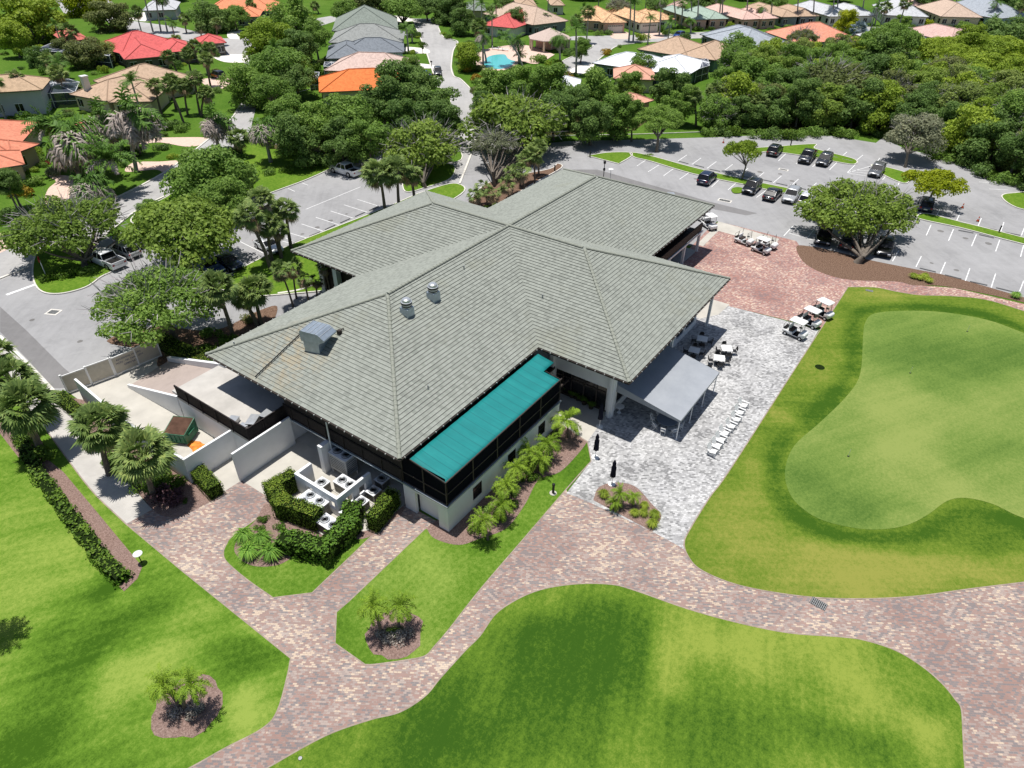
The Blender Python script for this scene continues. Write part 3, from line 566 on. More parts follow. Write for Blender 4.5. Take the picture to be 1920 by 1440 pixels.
# south wall of the undercroft with three window openings
def wall_x(mb,x0,x1,y,z0,z1,ops,t=.25,m=0):
    xs=x0
    for a,b,c,d in sorted(ops):
        mb.bx(xs,a,y,y+t,z0,z1,m); mb.bx(a,b,y+.002,y+t-.002,z0,c,m); mb.bx(a,b,y+.002,y+t-.002,d,z1,m); xs=b
    mb.bx(xs,x1,y,y+t,z0,z1,m)
def wx(px,py,z): return G(px,py,z)
XE=G(1049,751,2.7).x
def onY(px,py,Y):
    d=FW+RT*((px-960)/F)+UP*((720-py)/F); t=(Y-CAM.y)/d.y; return CAM+d*t
def onX(px,py,X):
    d=FW+RT*((px-960)/F)+UP*((720-py)/F); t=(X-CAM.x)/d.x; return CAM+d*t
wins=[]
for a,b in ((887,904),(952,967),(1008,1021)):
    p=onY(a,930-(a-887)*.78,YS); q=onY(b,915-(b-904)*.8,YS); wins.append((p.x,q.x,.75,2.05))
wall_x(lw,XW,XE,YS,0,LZ-.12,wins)
# west wall: corner pier, door recess, then pier
lw.bx(XW,XW+.25,YS+.26,-13.6,0,LZ-.12); lw.bx(XW+.45,XW+.6,-13.6,-11.4,0,LZ-.12); lw.bx(XW,XW+.25,-11.4,-10.3,0,LZ-.12)
lw.bx(XW+.003,XW+.45,-13.6,-11.4,2.25,LZ-.125)
lw.bx(XW+.1,-24.4,-10.55,-10.3,0,LZ-.13); lw.bx(-24.5,-24.25,-10.3,2.0,0,LZ-.13); lw.bx(XW-.15,-24.6,-2.6,-2.35,0,LZ-.13)
lw.bx(XE-.25,XE,YS+.26,-9,0,LZ-.12)
lw.build('undercroft_wall',M['white_wall'],club)
for i,(a,b,c,d) in enumerate(wins):
    k=MB(); k.bx(a,b,YS+.08,YS+.11,c,d); f=k.build('window',M['dark_glass'],club)
    k=MB()
    for xx in (a+.03,b-.03): k.bx(xx-.03,xx+.03,YS+.03,YS+.075,c,d)
    k.bx(a+.06,b-.06,YS+.03,YS+.075,d-.06,d); k.bx(a+.06,b-.06,YS+.03,YS+.075,c,c+.06); k.bx(a+.06,b-.06,YS+.04,YS+.07,(c+d)/2-.02,(c+d)/2+.02); k.build('window_frame',M['bronze'],f)
# deck slab and its edge
k=MB(); k.bx(XW-.12,-22,YS-.12,2.4,LZ-.12,LZ+.02); k.bx(-22,XE+.1,YS-.12,-9,LZ-.12,LZ+.02); k.build('deck_slab',M['galv'],club,bevel=.01)
k=MB(); k.bx(-31.3,-22,2.4,12.2,2.30,2.52); k.bx(-31.05,-22,12.2,13.4,2.30,2.52); k.build('service_deck',M['concrete'],club)
k=MB(); k.bx(-31.3,-31.1,2.42,12.2,0,2.29); k.bx(-31.1,-24.6,2.42,2.6,0,2.29); k.build('deck_wall',M['white_wall'],club)
# upper storey, set back under the eaves; eave shade put into its dark colour
k=MB(); k.bx(-24.0,-11,-9.2,-9.0,LZ+.02,ZE-.22); k.bx(-24.2,-24.0,-9.2,9.2,LZ+.02,ZE-.22); k.bx(-24.0,-11,9.0,9.2,0,ZE-.22); k.bx(-11.2,-9.0,9.2,18.5,0,ZE-.22) if False else None
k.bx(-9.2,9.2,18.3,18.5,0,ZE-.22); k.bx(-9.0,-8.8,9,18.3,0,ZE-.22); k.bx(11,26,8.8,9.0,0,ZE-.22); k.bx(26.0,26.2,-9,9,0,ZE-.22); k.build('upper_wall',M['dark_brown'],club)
# slatted guard along the west deck
def slats(p0,p1,z0,z1,name='slat_panel',gap=.13):
    p0=Vector(p0); p1=Vector(p1); d=p1-p0; L=d.length; u=d/L; ang=math.atan2(u.y,u.x); k=MB(); n=int(L/gap)
    for i in range(n):
        p=p0+u*((i+.5)*L/n); k.box((p.x,p.y,(z0+z1)/2),(gap*.9,.03,z1-z0),0,ang)
    c=(p0+p1)/2; nr=Vector((-u.y,u.x))*.035
    for z in (z0+.1,z1-.1): k.box((c.x+nr.x,c.y+nr.y,z),(L,.04,.09),0,ang)
    k.box((c.x,c.y,z1+.03),(L,.1,.05),0,ang)
    for i in range(int(L/2)+1):
        p=p0+u*min(L,i*2.0)+nr; k.box((p.x,p.y,(z0+z1)/2),(.1,.1,z1-z0+.1),0,ang)
    return k.build(name,M['slat'],club)
slats((XW,-10.3),(XW,2.6),LZ+.03,LZ+1.25); 
k=MB(); k.bx(XW+.02,XW+.06,-10.3,2.4,LZ+1.35,ZE-.25); k.build('eave_void_panel',M['slat'],club)  # added dark sheet in place of the shaded opening above the slats
slats((XW,2.6),(-31.25,2.55),2.5,3.7); slats((-31.25,2.6),(-31.25,12.2),2.5,3.7)
# screened gallery with the teal canvas top
k=MB(); z0,z1=LZ+.03,4.97
k.bx(XW+.06,XW+.08,YS+.1,-10.3,z0,z1+.25); k.bx(XW+.1,XE-.1,YS+.06,YS+.08,z0,z1); k.bx(XE-.08,XE-.06,YS+.1,-11.6,z0,z1); k.build('gallery_screen',M['screen'],club)
k=MB(); L=XE-XW
for i in range(6):
    x=XW+.05+i*(L-.1)/5; k.bx(x-.045,x+.045,YS-.02,YS+.055,z0,z1)
for y in (-12.4,-10.35): k.bx(XW-.02,XW+.055,y-.045,y+.045,z0,z1+.2)
k.bx(XW-.02,XW+.07,YS-.02,YS+.055,z0,z1)
for z in (z0+.02,z0+.98,z1-.05): k.bx(XW+.09,XE-.1,YS-.01,YS+.05,z,z+.07)
for z in (z0+.02,z0+.98): k.bx(XW-.01,XW+.05,YS+.06,-10.4,z,z+.07)
k.build('gallery_frame',M['bronze'],club)
tt=MB(); zt=4.98; zi=5.42; y1=-11.25
def canv(x0,x1,ya_,yb_):
    nx=40; ny=8
    def zz(x,y):
        t=(y-YS)/(y1-YS); return zt+(zi-zt)*t-.035*math.sin(PI*t)+.012*math.sin(x*5.1)
    for i in range(nx):
        for j in range(ny):
            xs=[x0+(x1-x0)*(i+a)/nx for a in (0,1)]; ys=[ya_+(yb_-ya_)*(j+a)/ny for a in (0,1)]
            if xs[1]>xt+.05 and ys[0]<-13.1: continue
            tt.face([(xs[0],ys[0],zz(xs[0],ys[0])),(xs[1],ys[0],zz(xs[1],ys[0])),(xs[1],ys[1],zz(xs[1],ys[1])),(xs[0],ys[1],zz(xs[0],ys[1]))])
xt=onX(1054,709,0).x if False else G(1054,709,5.0).x
xm=G(1120*.28125+740,212*.28125+620,5.3)
canv(XW,-11.4,YS,y1)
o=tt.build('canvas_top',M['teal'],club,True,weld=True); md=o.modifiers.new('s','SOLIDIFY'); md.thickness=.03
k=MB(); nb=19
for i in range(nb+1):
    x=XW+.02+i*(xt-XW-.04)/nb; k.tube((x,YS,zt-.16),(x,y1,zi-.16),.03,n=6)
k.tube((XW,YS,zt-.02),(xt,YS,zt-.02),.045,n=6); k.tube((XW,YS,zt-.02),(XW,y1,zi-.02),.045,n=6); k.build('canvas_frame',M['bronze'],o)
k=MB(); k.face([(XW+.01,YS,zt-.05),(XW+.01,y1,zi-.05),(XW+.01,y1,zt-.1),(XW+.01,YS,zt-.1)]); k.build('canvas_skirt',M['screen'],o)
# downpipe and pillar
k=MB(); k.tube((xa+.05,-2.9,ZE-.1),(XW-.22,-2.9,ZE-.5),.06); k.tube((XW-.22,-2.9,ZE-.5),(XW-.22,-2.9,.1),.06); k.build('downpipe',M['white_metal'],club)
k=MB(); k.bx(-28.75,XW-.16,-2.75,-2.3,0,2.75); k.build('pillar',M['white_wall'],club,bevel=.02)
k=MB(); k.bx(-24.24,-24.2,-2.2,2.0,0,2.3); k.build('garage_door',M['dark_brown'],club)  # dark panel for the open bay: its interior shade put into the colour
# ---- east (right) wing walls -------------------------------------------
ww=MB(); YW=-17.5; XL=-8.9; XR=11.0-.9
ww.bx(XL,XL+.25,YW+.3,-11.6,2.65,4.35); ww.bx(XL,XL+.25,YW+.3,-16.9,0,2.65); ww.bx(XL,XL+.25,-11.6,-9,0,ZE-.3)
ww.bx(XL+.26,XR,YW,YW+.25,3.0,4.3); ww.bx(XL+.26,XR,YW+.001,YW+.25,0,.7)
for x in (XL+.6,-2.5,-.2,2.2,4.5,6.8,XR-.5): ww.bx(x-.25,x+.25,YW+.002,YW+.25,.7,3.0)
ww.bx(XR-.25,XR,YW+.26,-11,0,ZE-.3); ww.build('wing_wall',M['white_wall'],club)
gl=MB(); gl.bx(XL+.1,XL+.14,YW+.3,-11.7,.25,2.65); gl.bx(XL+.1,XL+.14,YW+.3,-11.7,4.35,ZE-.3); gl.bx(XL+.3,XR-.3,YW+.1,YW+.14,.7,3.0); gl.bx(XL+.3,XR-.3,YW+.1,YW+.14,4.3,ZE-.3)
w_=gl.build('window',M['dark_glass'],club); k=MB()
for y in (-15.9,-14.6,-13.3,-12.4): k.bx(XL+.04,XL+.09,y-.05,y+.05,.25,2.65); 
k.bx(XL+.04,XL+.09,YW+.3,-11.7,2.05,2.15); k.bx(XL-.02,XL+.09,YW+.3,-11.7,.1,.25); k.build('window_frame',M['bronze'],w_)
cl=MB(); cl.bx(XL-.45,XL+.1,YW-.25,YW+.28,0,ZE-.25); cl.bx(XL-.55,XL-.46,YW-.12,YW+.12,0,ZE-.26); cl.build('column',M['white_wall'],club,bevel=.03)
k=MB(); k.bx(XL-.35,XL+.1,-11.55,-11.1,0,ZE-.25); k.build('column',M['white_wall'],club,bevel=.03)
for x in (.5,XR+.25):
    k=MB(); k.bx(x-.12,x+.12,yb+1.0,yb+1.25,0,ZE-.25); k.build('column',M['white_wall'],club)
k=MB(); k.bx(XE+.02,XL-.1,-11.6,-11.1,2.6,2.85); k.build('deck_beam',M['dark_brown'],club); k=MB(); k.bx(XE,XE+2.6,-13.8,-13.6,2.9,3.1); k.build('deck_beam',M['dark_brown'],club)
# lamp, glazed entry wall behind the patio
k=MB(); k.bx(XE+.1,XL,-9.2,-9.0,0,ZE-.3); k.build('entry_wall',M['dark_glass'],club)
# ---- back wing: stair and boarded gallery over the cart bay ---------------
k=MB(); k.bx(13,27,-10.6,-10.45,2.9,3.95); k.bx(13,27,-10.44,-9,2.85,2.95); k.build('gallery_guard',M['dark_brown'],club)
for i in range(8):
    pass
k=MB()
for i in range(9): k.bx(12.8-i*.32,13.1-i*.32,-10.5,-9.2,2.75-i*.3,2.85-i*.3)
k.build('stair',M['slat'],club)
k=MB(); k.bx(13,27.2,-10.75,-10.62,2.7,2.88); k.tube((13,-10.7,2.8),(10.6,-10.7,.3),.07); k.build('stair_trim',M['white_metal'],club)
for x in (13.2,17.8,22.4,27): k=MB(); k.bx(x-.15,x+.15,-10.55,-10.25,0,2.84); k.build('gallery_post',M['white_metal'],club)
k=MB(); k.bx(11,27,-8.6,-8.4,0,ZE-.25); k.build('cart_bay_wall',M['dark_brown'],club)
for x,y in ((-8.5,19.5),(8.5,19.5),(-9.6,12),(-9.6,15.8)): k=MB(); k.bx(x-.3,x+.3,y-.3,y+.3,0,ZE-.23); k.build('porch_post',M['white_wall'],club)
# ================= GREY AWNING =================
aw=empty('awning',(-5.5,-20.8,0),0,'large flat grey canvas awning on white poles over the pale paver patio','awning')
zo=2.2; o1=G(1277,789,zo); o2=G(1348,698,zo); YO=(o1.y+o2.y)/2; x1,x2=o1.x,o2.x
lo,hi=2.2,5
for _ in range(30):
    m_=(lo+hi)/2; q=PX((x1,YW-.02,m_))
    # left edge must pass the column foot line seen at (1160,729)
    if q[1]>735: lo=m_
    else: hi=m_
zin=max(3.3,min(4.1,m_)); off=aw.location
k=MB(); nx,ny=14,12
def az(x,y):
    t=(YW-.02-y)/(YW-.02-YO); s=.4*math.sin(PI*(x-x1)/(x2-x1)*1)**2; return zin+(zo-zin)*t-.05*math.sin(PI*t)*s
for i in range(nx):
    for j in range(ny):
        xs=[x1+(x2-x1)*(i+a)/nx-off.x for a in (0,1)]; ys=[YO+(YW-.02-YO)*(j+a)/ny-off.y for a in (0,1)]
        k.face([(xs[a],ys[b],az(xs[a]+off.x,ys[b]+off.y)) for a,b in ((0,0),(1,0),(1,1),(0,1))])
top=k.build('canvas_top',M['awning'],aw,weld=True); md=top.modifiers.new('s','SOLIDIFY'); md.thickness=.03
k=MB()
for x,s in ((x1,-.02),(x2,.02)):
    k.face([(x-off.x+s,YO-off.y,zo),(x-off.x+s,YW-off.y,zin),(x-off.x+s,YW-off.y,zin-.75),(x-off.x+s,YO-off.y,zo-.22)])
k.face([(x1-off.x,YO-off.y-.02,zo),(x2-off.x,YO-off.y-.02,zo),(x2-off.x,YO-off.y-.02,zo-.2),(x1-off.x,YO-off.y-.02,zo-.2)])
vl=k.build('valance',M['awning'],aw); md=vl.modifiers.new('s','SOLIDIFY'); md.thickness=.02
for i in range(4):
    x=x1+.12+i*(x2-x1-.24)/3-off.x; k=MB(); k.tube((x,YO+.1-off.y,0),(x,YO+.1-off.y,zo-.05),.045,n=10); k.box((x,YO+.1-off.y,.02),(.18,.18,.04)); k.build('pole',M['white_metal'],aw)
# ================= SERVICE YARD WALLS =================
def wallpath(name,pts,h,t,mat,label,cat,cap=None,closed=False,hs=None):
    P=[Vector(p) for p in pts]; c=P[0]; o=empty(name,(c.x,c.y,0),0,label,cat); k=MB()
    for i in range(len(P)-1):
        a,b=P[i]-c,P[i+1]-c; d=b-a; L=d.length; ang=math.atan2(d.y,d.x); m_=(a+b)/2; e=t if i<len(P)-2 else 0
        u=d/L; m2=m_+u*(e/2 if e else 0)*0
        if hs:
            nr=Vector((-u.y,u.x))*t/2; h0,h1=hs[i],hs[i+1]
            k.loft([[ (a.x+nr.x,a.y+nr.y,0),(a.x-nr.x,a.y-nr.y,0),(a.x-nr.x,a.y-nr.y,h0),(a.x+nr.x,a.y+nr.y,h0)],[(b.x+nr.x,b.y+nr.y,0),(b.x-nr.x,b.y-nr.y,0),(b.x-nr.x,b.y-nr.y,h1),(b.x+nr.x,b.y+nr.y,h1)]])
        else: k.box((m2.x,m2.y,h/2-.002*i),(L+(t if i%2==0 else -t),t,h),0,ang)
    k.build('wall_panel',mat,o,bevel=.015); return o
wallpath('garden_wall',[(-31.4,5.0),(-35.5,5.0),(-35.6,13.5),(-35.0,21.8)],2.45,.2,M['white_wall'],'white rendered wall around the dumpster yard behind the two fan palms','wall')
wallpath('garden_wall',[(-33.15,2.1),(-27.85,2.1)],2.85,.2,M['white_wall'],'tall free standing white wall beside the open garage bay','wall')
wallpath('retaining_wall',[(-31.2,12.4),(-31.55,20.6)],2.4,.22,M['white_wall'],'white sloping wall between the ramp and the dumpster yard','wall',hs=[2.45,.35])
wallpath('retaining_wall',[(-26.9,21.5),(-26.2,12.6)],1.0,.3,M['white_wall'],'low white wall between the shaded ramp and the clipped hedge','wall',hs=[.5,2.9])
rp=MB(); rp.face([(-31.3,20.8,.02),(-31.1,12.2,2.30),(-26.3,12.2,2.30),(-26.9,21.6,.02)]); tag(rp.build('ramp',M['dark_patch']),kind='structure'); M['ramp']=asphalt('ramp_asphalt',(.36,.30,.27)); COL.objects['ramp'].data.materials[0]=M['ramp']
# vinyl double gate
ga=G(128,738); gb=G(217,705); gc=G(303,668)
def gate(a,b,n,text=None,label=''):
    o=empty('gate',(a.x,a.y,0),0,label,'gate'); d=(b-a); L=d.length; u=d/L; ang=math.atan2(u.y,u.x)
    for i in range(n):
        p=u*((i+.5)*L/n); k=MB(); H=1.85 if i==n//2 else 1.75
        k.box((p.x,p.y,H/2+.12),(L/n-.16,.05,H),0,ang); pn=k.build('gate_panel',M['beige_plastic'],o)
        k=MB(); k.box((p.x,p.y,.14),(L/n-.14,.09,.12),0,ang); k.build('gate_rail',M['white_plastic'],pn); k=MB(); k.box((p.x,p.y,H+.14),(L/n-.14,.09,.1),0,ang); k.build('gate_rail',M['white_plastic'],pn)
    for i in range(n+1):
        p=u*(i*L/n); k=MB(); k.box((p.x,p.y,1.0),(.13,.13,2.05),0,ang); k.box((p.x,p.y,2.04),(.17,.17,.06),0,ang); k.build('gate_post',M['white_plastic'],o)
    if text:
        nr=Vector((-u.y,u.x,0));
        if nr.dot(CAM-a)<0: nr=-nr
        for j,t in enumerate(text):
            cu=bpy.data.curves.new('t','FONT'); cu.body=t; cu.size=.27; cu.align_x='CENTER'; cu.extrude=.004; to=bpy.data.objects.new('tmp',cu); COL.objects.link(to)
            bpy.context.view_layer.update(); me=bpy.data.meshes.new_from_object(to.evaluated_get(bpy.context.evaluated_depsgraph_get())); COL.objects.unlink(to); bpy.data.objects.remove(to)
            me.materials.clear(); me.materials.append(M['sign_blue']); s=bpy.data.objects.new('gate_lettering',me); COL.objects.link(s); s.parent=o
            p=u*(L*.36)+nr*.032; xax=u if (u.cross(Vector((0,0,1)))).dot(nr)>0 else -u; yax=Vector((0,0,1)); zax=xax.cross(yax)
            s.matrix_local=Matrix(((xax.x,yax.x,zax.x,p.x),(xax.y,yax.y,zax.y,p.y),(xax.z,yax.z,zax.z,1.42-j*.36),(0,0,0,1)))
    return o
M['sign_blue']=plain('sign_lettering',(.05,.07,.14),.7,.2)
gate(ga,gb,2,None,'beige vinyl gate leaves at the end of the white sidewalk')
gate(G(219,704),gc,2,['RECEIVING HOURS','MON - FRI 7AM - 2PM','OPEN SAT'],'beige vinyl gate with dark lettering beside the shaded ramp')
# AC yard low wall with openings
a1=G(555,912); o=empty('equipment_wall',(-30.9,-6.9,0),0,'low white wall with square openings around the air conditioning units','wall'); k=MB()
X0,X1,Y0,Y1=-30.9,-27.9,-7.0,-2.0; H=1.9
segs=[]
def wy(x,y0,y1,ops):
    ys=y0
    for c,d in ops: k.bx(x-.12,x+.12,ys,c,0,H); k.bx(x-.118,x+.118,c,d,0,.55); k.bx(x-.118,x+.118,c,d,1.35,H); ys=d
    k.bx(x-.12,x+.12,ys,y1,0,H)
p1=G(552,887,1.9); p2=G(634.7,934,1.9); p3=G(695.8,879,1.9); p4=G(576,873,1.9)
XA=(p1.x+p2.x)/2; YA=p2.y; YB=p1.y
wy(XA,YA,YB,[(YA+.35,YA+1.0),(YB-1.9,YB-1.2)])
k.bx(XA+.12,XA+1.4,YB-.24,YB-.001,0,H-.003)
for c,d in ((XA+.12,XA+.7),(XA+1.4,XA+2.0)): k.bx(c,d,YA+.001,YA+.24,0,H-.003)
k.bx(XA+2.7,XW-.2,YA+.001,YA+.24,0,H-.003)
for c,d in ((XA+.7,XA+1.4),(XA+2.0,XA+2.7)): k.bx(c,d,YA+.003,YA+.238,0,.5); k.bx(c,d,YA+.003,YA+.238,1.35,H-.005)
for v in range(len(k.v)): k.v[v]=(k.v[v][0]+30.9,k.v[v][1]+6.9,k.v[v][2])
k.build('wall_panel',M['white_wall'],o)
# ================= VEGETATION =================
def leafmat(name,c,var=.35,hue=(.1,.02),trans=.40,dry=None):
    m=NT(name); g=m.n('ShaderNodeNewGeometry'); r=g.outputs['Random Per Island']; v=m.coord('Object'); f=m.noise(v,.55,3)
    f2=m.math('ADD',m.math('MULTIPLY',r,.6),m.math('MULTIPLY',f,.4))
    stops=[(.1,scl(c,1-var)),(.5,c),(.85,(min(1,c[0]*(1+var)+hue[0]*c[1]),c[1]*(1+var),c[2]*(1+var)))]
    if dry: stops=stops[:2]+[(.72,stops[2][1]),(.9,dry)]
    col=m.ramp(f2,stops); oi=m.n('ShaderNodeObjectInfo'); col=m.mix(1.0,col,m.ramp(oi.outputs['Random'],[(0,(.82,.86,.8)),(1,(1.15,1.1,1.1))]),'MULTIPLY')
    b=m.b; m.l(col,b.inputs['Base Color']); b.inputs['Roughness'].default_value=.6; b.inputs['Specular IOR Level'].default_value=.22
    tr=m.n('ShaderNodeBsdfTranslucent'); m.l(col,tr.inputs[0]); mx=m.n('ShaderNodeMixShader'); mx.inputs[0].default_value=trans
    out=m.t.nodes['Material Output']; m.l(b.outputs[0],mx.inputs[1]); m.l(tr.outputs[0],mx.inputs[2]); m.l(mx.outputs[0],out.inputs[0]); return m.mt
LF={'mid':leafmat('leaf_mid',(.195,.33,.062)),'dark':leafmat('leaf_dark',(.145,.25,.06)),'bright':leafmat('leaf_bright',(.27,.385,.040)),
 'yellow':leafmat('leaf_yellow',(.36,.42,.015)),'olive':leafmat('leaf_olive',(.18,.22,.07)),'pale':leafmat('leaf_pale',(.24,.32,.08)),'grey':leafmat('leaf_grey',(.25,.28,.17))}
M['frond']=leafmat('fan_frond',(.18,.27,.075),.4,(.2,0),.25); M['frond_b']=leafmat('feather_frond',(.10,.21,.035),.4,(.12,0),.25); M['frond_y']=leafmat('young_frond',(.20,.33,.03),.35,(.1,0),.3)
M['dead']=leafmat('dead_frond',(.34,.26,.17),.4,(0,0),.15); M['dead_grey']=leafmat('windburnt_frond',(.38,.33,.30),.45,(0,0),.15)
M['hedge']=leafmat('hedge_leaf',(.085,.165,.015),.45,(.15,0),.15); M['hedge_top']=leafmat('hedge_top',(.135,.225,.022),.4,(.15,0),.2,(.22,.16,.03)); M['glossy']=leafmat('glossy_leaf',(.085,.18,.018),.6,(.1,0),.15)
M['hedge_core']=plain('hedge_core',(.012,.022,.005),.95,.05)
M['blade']=leafmat('grass_blade',(.34,.46,.06),.35,(.2,0),.4); M['blade_g']=leafmat('grass_blade_fresh',(.22,.44,.07),.35,(.2,0),.4)
LF['lime']=leafmat('leaf_lime',(.215,.325,.055))
M['purple']=leafmat('purple_leaf',(.10,.05,.06),.4,(0,0),.1); M['red']=leafmat('red_leaf',(.35,.03,.05),.3,(0,0),.1); M['croton']=leafmat('croton_leaf',(.32,.22,.02),.5,(.2,0),.15)
M['blue_leaf']=leafmat('silver_palm',(.20,.27,.30),.3,(0,0),.1)
def leaf(mb,p,nrm,s,r,m=0,asp=1.0):
    t=nrm.cross(Vector((r.uniform(-1,1),r.uniform(-1,1),r.uniform(-1,1)))); t=t.normalized() if t.length>1e-4 else Vector((1,0,0)); b=nrm.cross(t); a=s*r.uniform(.6,1.25); c=a*asp*r.uniform(.55,.9)
    mb.face((p-t*a,p-b*c+nrm*a*.15,p+t*a,p+b*c+nrm*a*.15),m)
def rv(r):
    while True:
        v=Vector((r.uniform(-1,1),r.uniform(-1,1),r.uniform(-1,1)))
        if .05<v.length<1: return v.normalized()
# crowns are modelled in a unit space: radius 1 across, 'hh' tall, centre at 0
def crown_mesh(seed,n_cl,leaves,lsize,hh,cl_r,style,mat):
    r=random.Random(seed); mb=MB(); cl=[]
    for i in range(n_cl):
        for _ in range(60):
            if style=='umbrella': a=r.uniform(0,2*PI); d=math.sqrt(r.random())*.86; c=Vector((d*math.cos(a),d*math.sin(a),hh*(.75*(1-d*d)-.25+r.uniform(-.18,.12))))
            elif style=='dome': v=rv(r); v.z=abs(v.z)*1.0-.25; d=r.uniform(.55,.86); c=Vector((v.x*d,v.y*d,v.z*d*hh))
            else: v=rv(r); d=r.uniform(.2,.9)**.6; c=Vector((v.x*d*.85,v.y*d*.85,v.z*d*hh))
            if all((c-q[0]).length>cl_r*.62 for q in cl): break
        cl.append((c,cl_r*r.uniform(.65,1.3)))
    tot=sum(q[1]**2 for q in cl)
    for c,rad in cl:
        k=int(leaves*rad*rad/tot); sq=r.uniform(.55,.8); ax=rv(r)
        for _ in range(k):
            v=rv(r)
            if v.z<-.35 and r.random()<.6: v.z=-v.z
            u=r.random(); d=rad*(.72+.36*u) if u>.25 else rad*r.uniform(.2,.8)
            wob=1+.28*noise.noise(v*2.3+c*7)
            p=c+Vector((v.x*d*wob,v.y*d*wob,v.z*d*sq*wob)); nn=(v+rv(r)*.75+Vector((0,0,.35))).normalized(); leaf(mb,p,nn,lsize,r)
    return mb.mesh('crown',mat),cl
def trunk_mesh(seed,cl,hh,H,R_,tr,name='trunk',mat=None):
    # H: metres from ground to crown centre, R_: crown radius in metres
    r=random.Random(seed); mb=MB(); fork=H-hh*R_*r.uniform(.45,.7); fork=max(.8,fork); lean=Vector((r.uniform(-.4,.4),r.uniform(-.4,.4),0))
    mb.path([(0,0,-.1),lean*.3+Vector((0,0,fork*.4)),lean+Vector((0,0,fork))],[tr*1.35,tr,tr*.85],8)
    for c,rad in r.sample(cl,min(len(cl),11)):
        e=Vector((c.x*R_,c.y*R_,H+c.z*R_)); s=lean+Vector((0,0,fork*r.uniform(.85,1))); md=s.lerp(e,.5)+Vector((r.uniform(-.3,.3),r.uniform(-.3,.3),-.12*abs(e.x-s.x)+.3)); mb.path([s,md,e],[tr*.55,tr*.33,tr*.1],6)
    return mb.mesh(name,mat or M['trunk'],True)
def twig_mesh(seed,hh,n=260,up=.55):
    r=random.Random(seed); mb=MB()
    for _ in range(n):
        v=rv(r); v.z=abs(v.z)*.9; d=r.uniform(.45,.98); p=Vector((v.x*d,v.y*d,v.z*d*hh)); q=p+(v*.16+rv(r)*.11); k=Vector((p.x*.75,p.y*.75,p.z*.75-.03)); w_=.0065
        for a,b in ((k,p),(p,q),(p,p+(v*.12+rv(r)*.12))):
            s=(b-a).cross(rv(r)).normalized()*w_; mb.face((a-s,a+s,b+s*.4,b-s*.4))
    return mb.mesh('bare_twigs',M['twig'])
CR={}
def crowns():
    spec={'oak':('dome',28,11000,.040,.78,.30),'round':('full',26,10000,.043,.9,.32),'bushy':('full',36,13000,.040,.95,.29),'umb':('umbrella',26,6500,.036,.42,.21),'airy':('umbrella',50,18000,.0245,.60,.17),'dense':('full',34,13000,.038,.85,.28),'tall':('full',26,7000,.05,1.15,.33)}
    for k,(st,nc,lv,ls,hh,cr_) in spec.items():
        CR[k]=[]
        for s in range(3 if k in('oak','round','dense','bushy') else 2):
            me,cl=crown_mesh(hash_(k)+s,nc,lv,ls,hh,cr_,st,LF['mid']); CR[k].append((me,cl,hh,twig_mesh(s+5,hh)))
def hash_(s): return sum(ord(c)*(i+3) for i,c in enumerate(s))
crowns(); CMAT={}
def crown_with(me,mat):
    key=(me.name,mat.name)
    if key not in CMAT: c=me.copy(); c.materials.clear(); c.materials.append(mat); CMAT[key]=c
    return CMAT[key]
TN=[0]
def tree(cx,cy,wpx,h,kind,col,label,base=None,group=None,twigs=0,flat=1.0,cat='tree',name='broadleaf_tree',tr=None,v=None):
    """cx,cy: where the middle of the crown is seen; wpx: its width; h: height of the top in metres"""
    TN[0]+=1; r=random.Random(TN[0]*17+3); opts=CR[kind]; me,cl,hh,tw=opts[(TN[0] if v is None else v)%len(opts)]
    hc=h*.6
    for _ in range(4):
        g=G(cx,cy,hc); R_=wpx*.5*PX(g)[2]/F; hc=max(h*.35,h-hh*R_*flat*.9); 
    b=G(*base) if base else Vector((g.x,g.y,0))
    o=empty(name,(b.x,b.y,0),0,label,cat,group); off=Vector((g.x-b.x,g.y-b.y,0))
    c=put('crown',crown_with(me,LF[col] if isinstance(col,str) else col),o,(off.x,off.y,hc)); c.scale=(R_,R_,R_*flat); c.rotation_euler=(0,0,r.uniform(0,6.28))
    tm=trunk_mesh(TN[0],[(Matrix.Rotation(c.rotation_euler.z,3,'Z')@Vector((q[0].x,q[0].y,q[0].z*flat))+off/R_,q[1]) for q in cl],hh*flat,hc,R_,tr or max(.14,R_*.055)); put('trunk',tm,o)
    if twigs:
        t=put('bare_branches',tw,o,(off.x,off.y,hc)); t.scale=(R_*twigs,R_*twigs,R_*flat*twigs*1.05); t.rotation_euler=(0,0,r.uniform(0,6))
    return o
def tree_at(bx,by,R_,h,kind,col,label,group=None,twigs=0,flat=1.0):
    """a tree whose foot stands at picture point (bx,by); R_ crown radius, h height in metres"""
    TN[0]+=1; r=random.Random(TN[0]*17+3); me,cl,hh,tw=CR[kind][TN[0]%len(CR[kind])]; hc=max(h*.4,h-hh*R_*flat*.9); b=G(bx,by)
    o=empty('broadleaf_tree',(b.x,b.y,0),0,label,'tree',group); c=put('crown',crown_with(me,LF[col]),o,(0,0,hc)); c.scale=(R_,R_,R_*flat); c.rotation_euler=(0,0,r.uniform(0,6.28))
    put('trunk',trunk_mesh(TN[0],[(Matrix.Rotation(c.rotation_euler.z,3,'Z')@q[0],q[1]) for q in cl],hh*flat,hc,R_,max(.14,R_*.05)),o)
    if twigs: t=put('bare_branches',tw,o,(0,0,hc)); t.scale=(R_*twigs,R_*twigs,R_*twigs*flat)
    return o
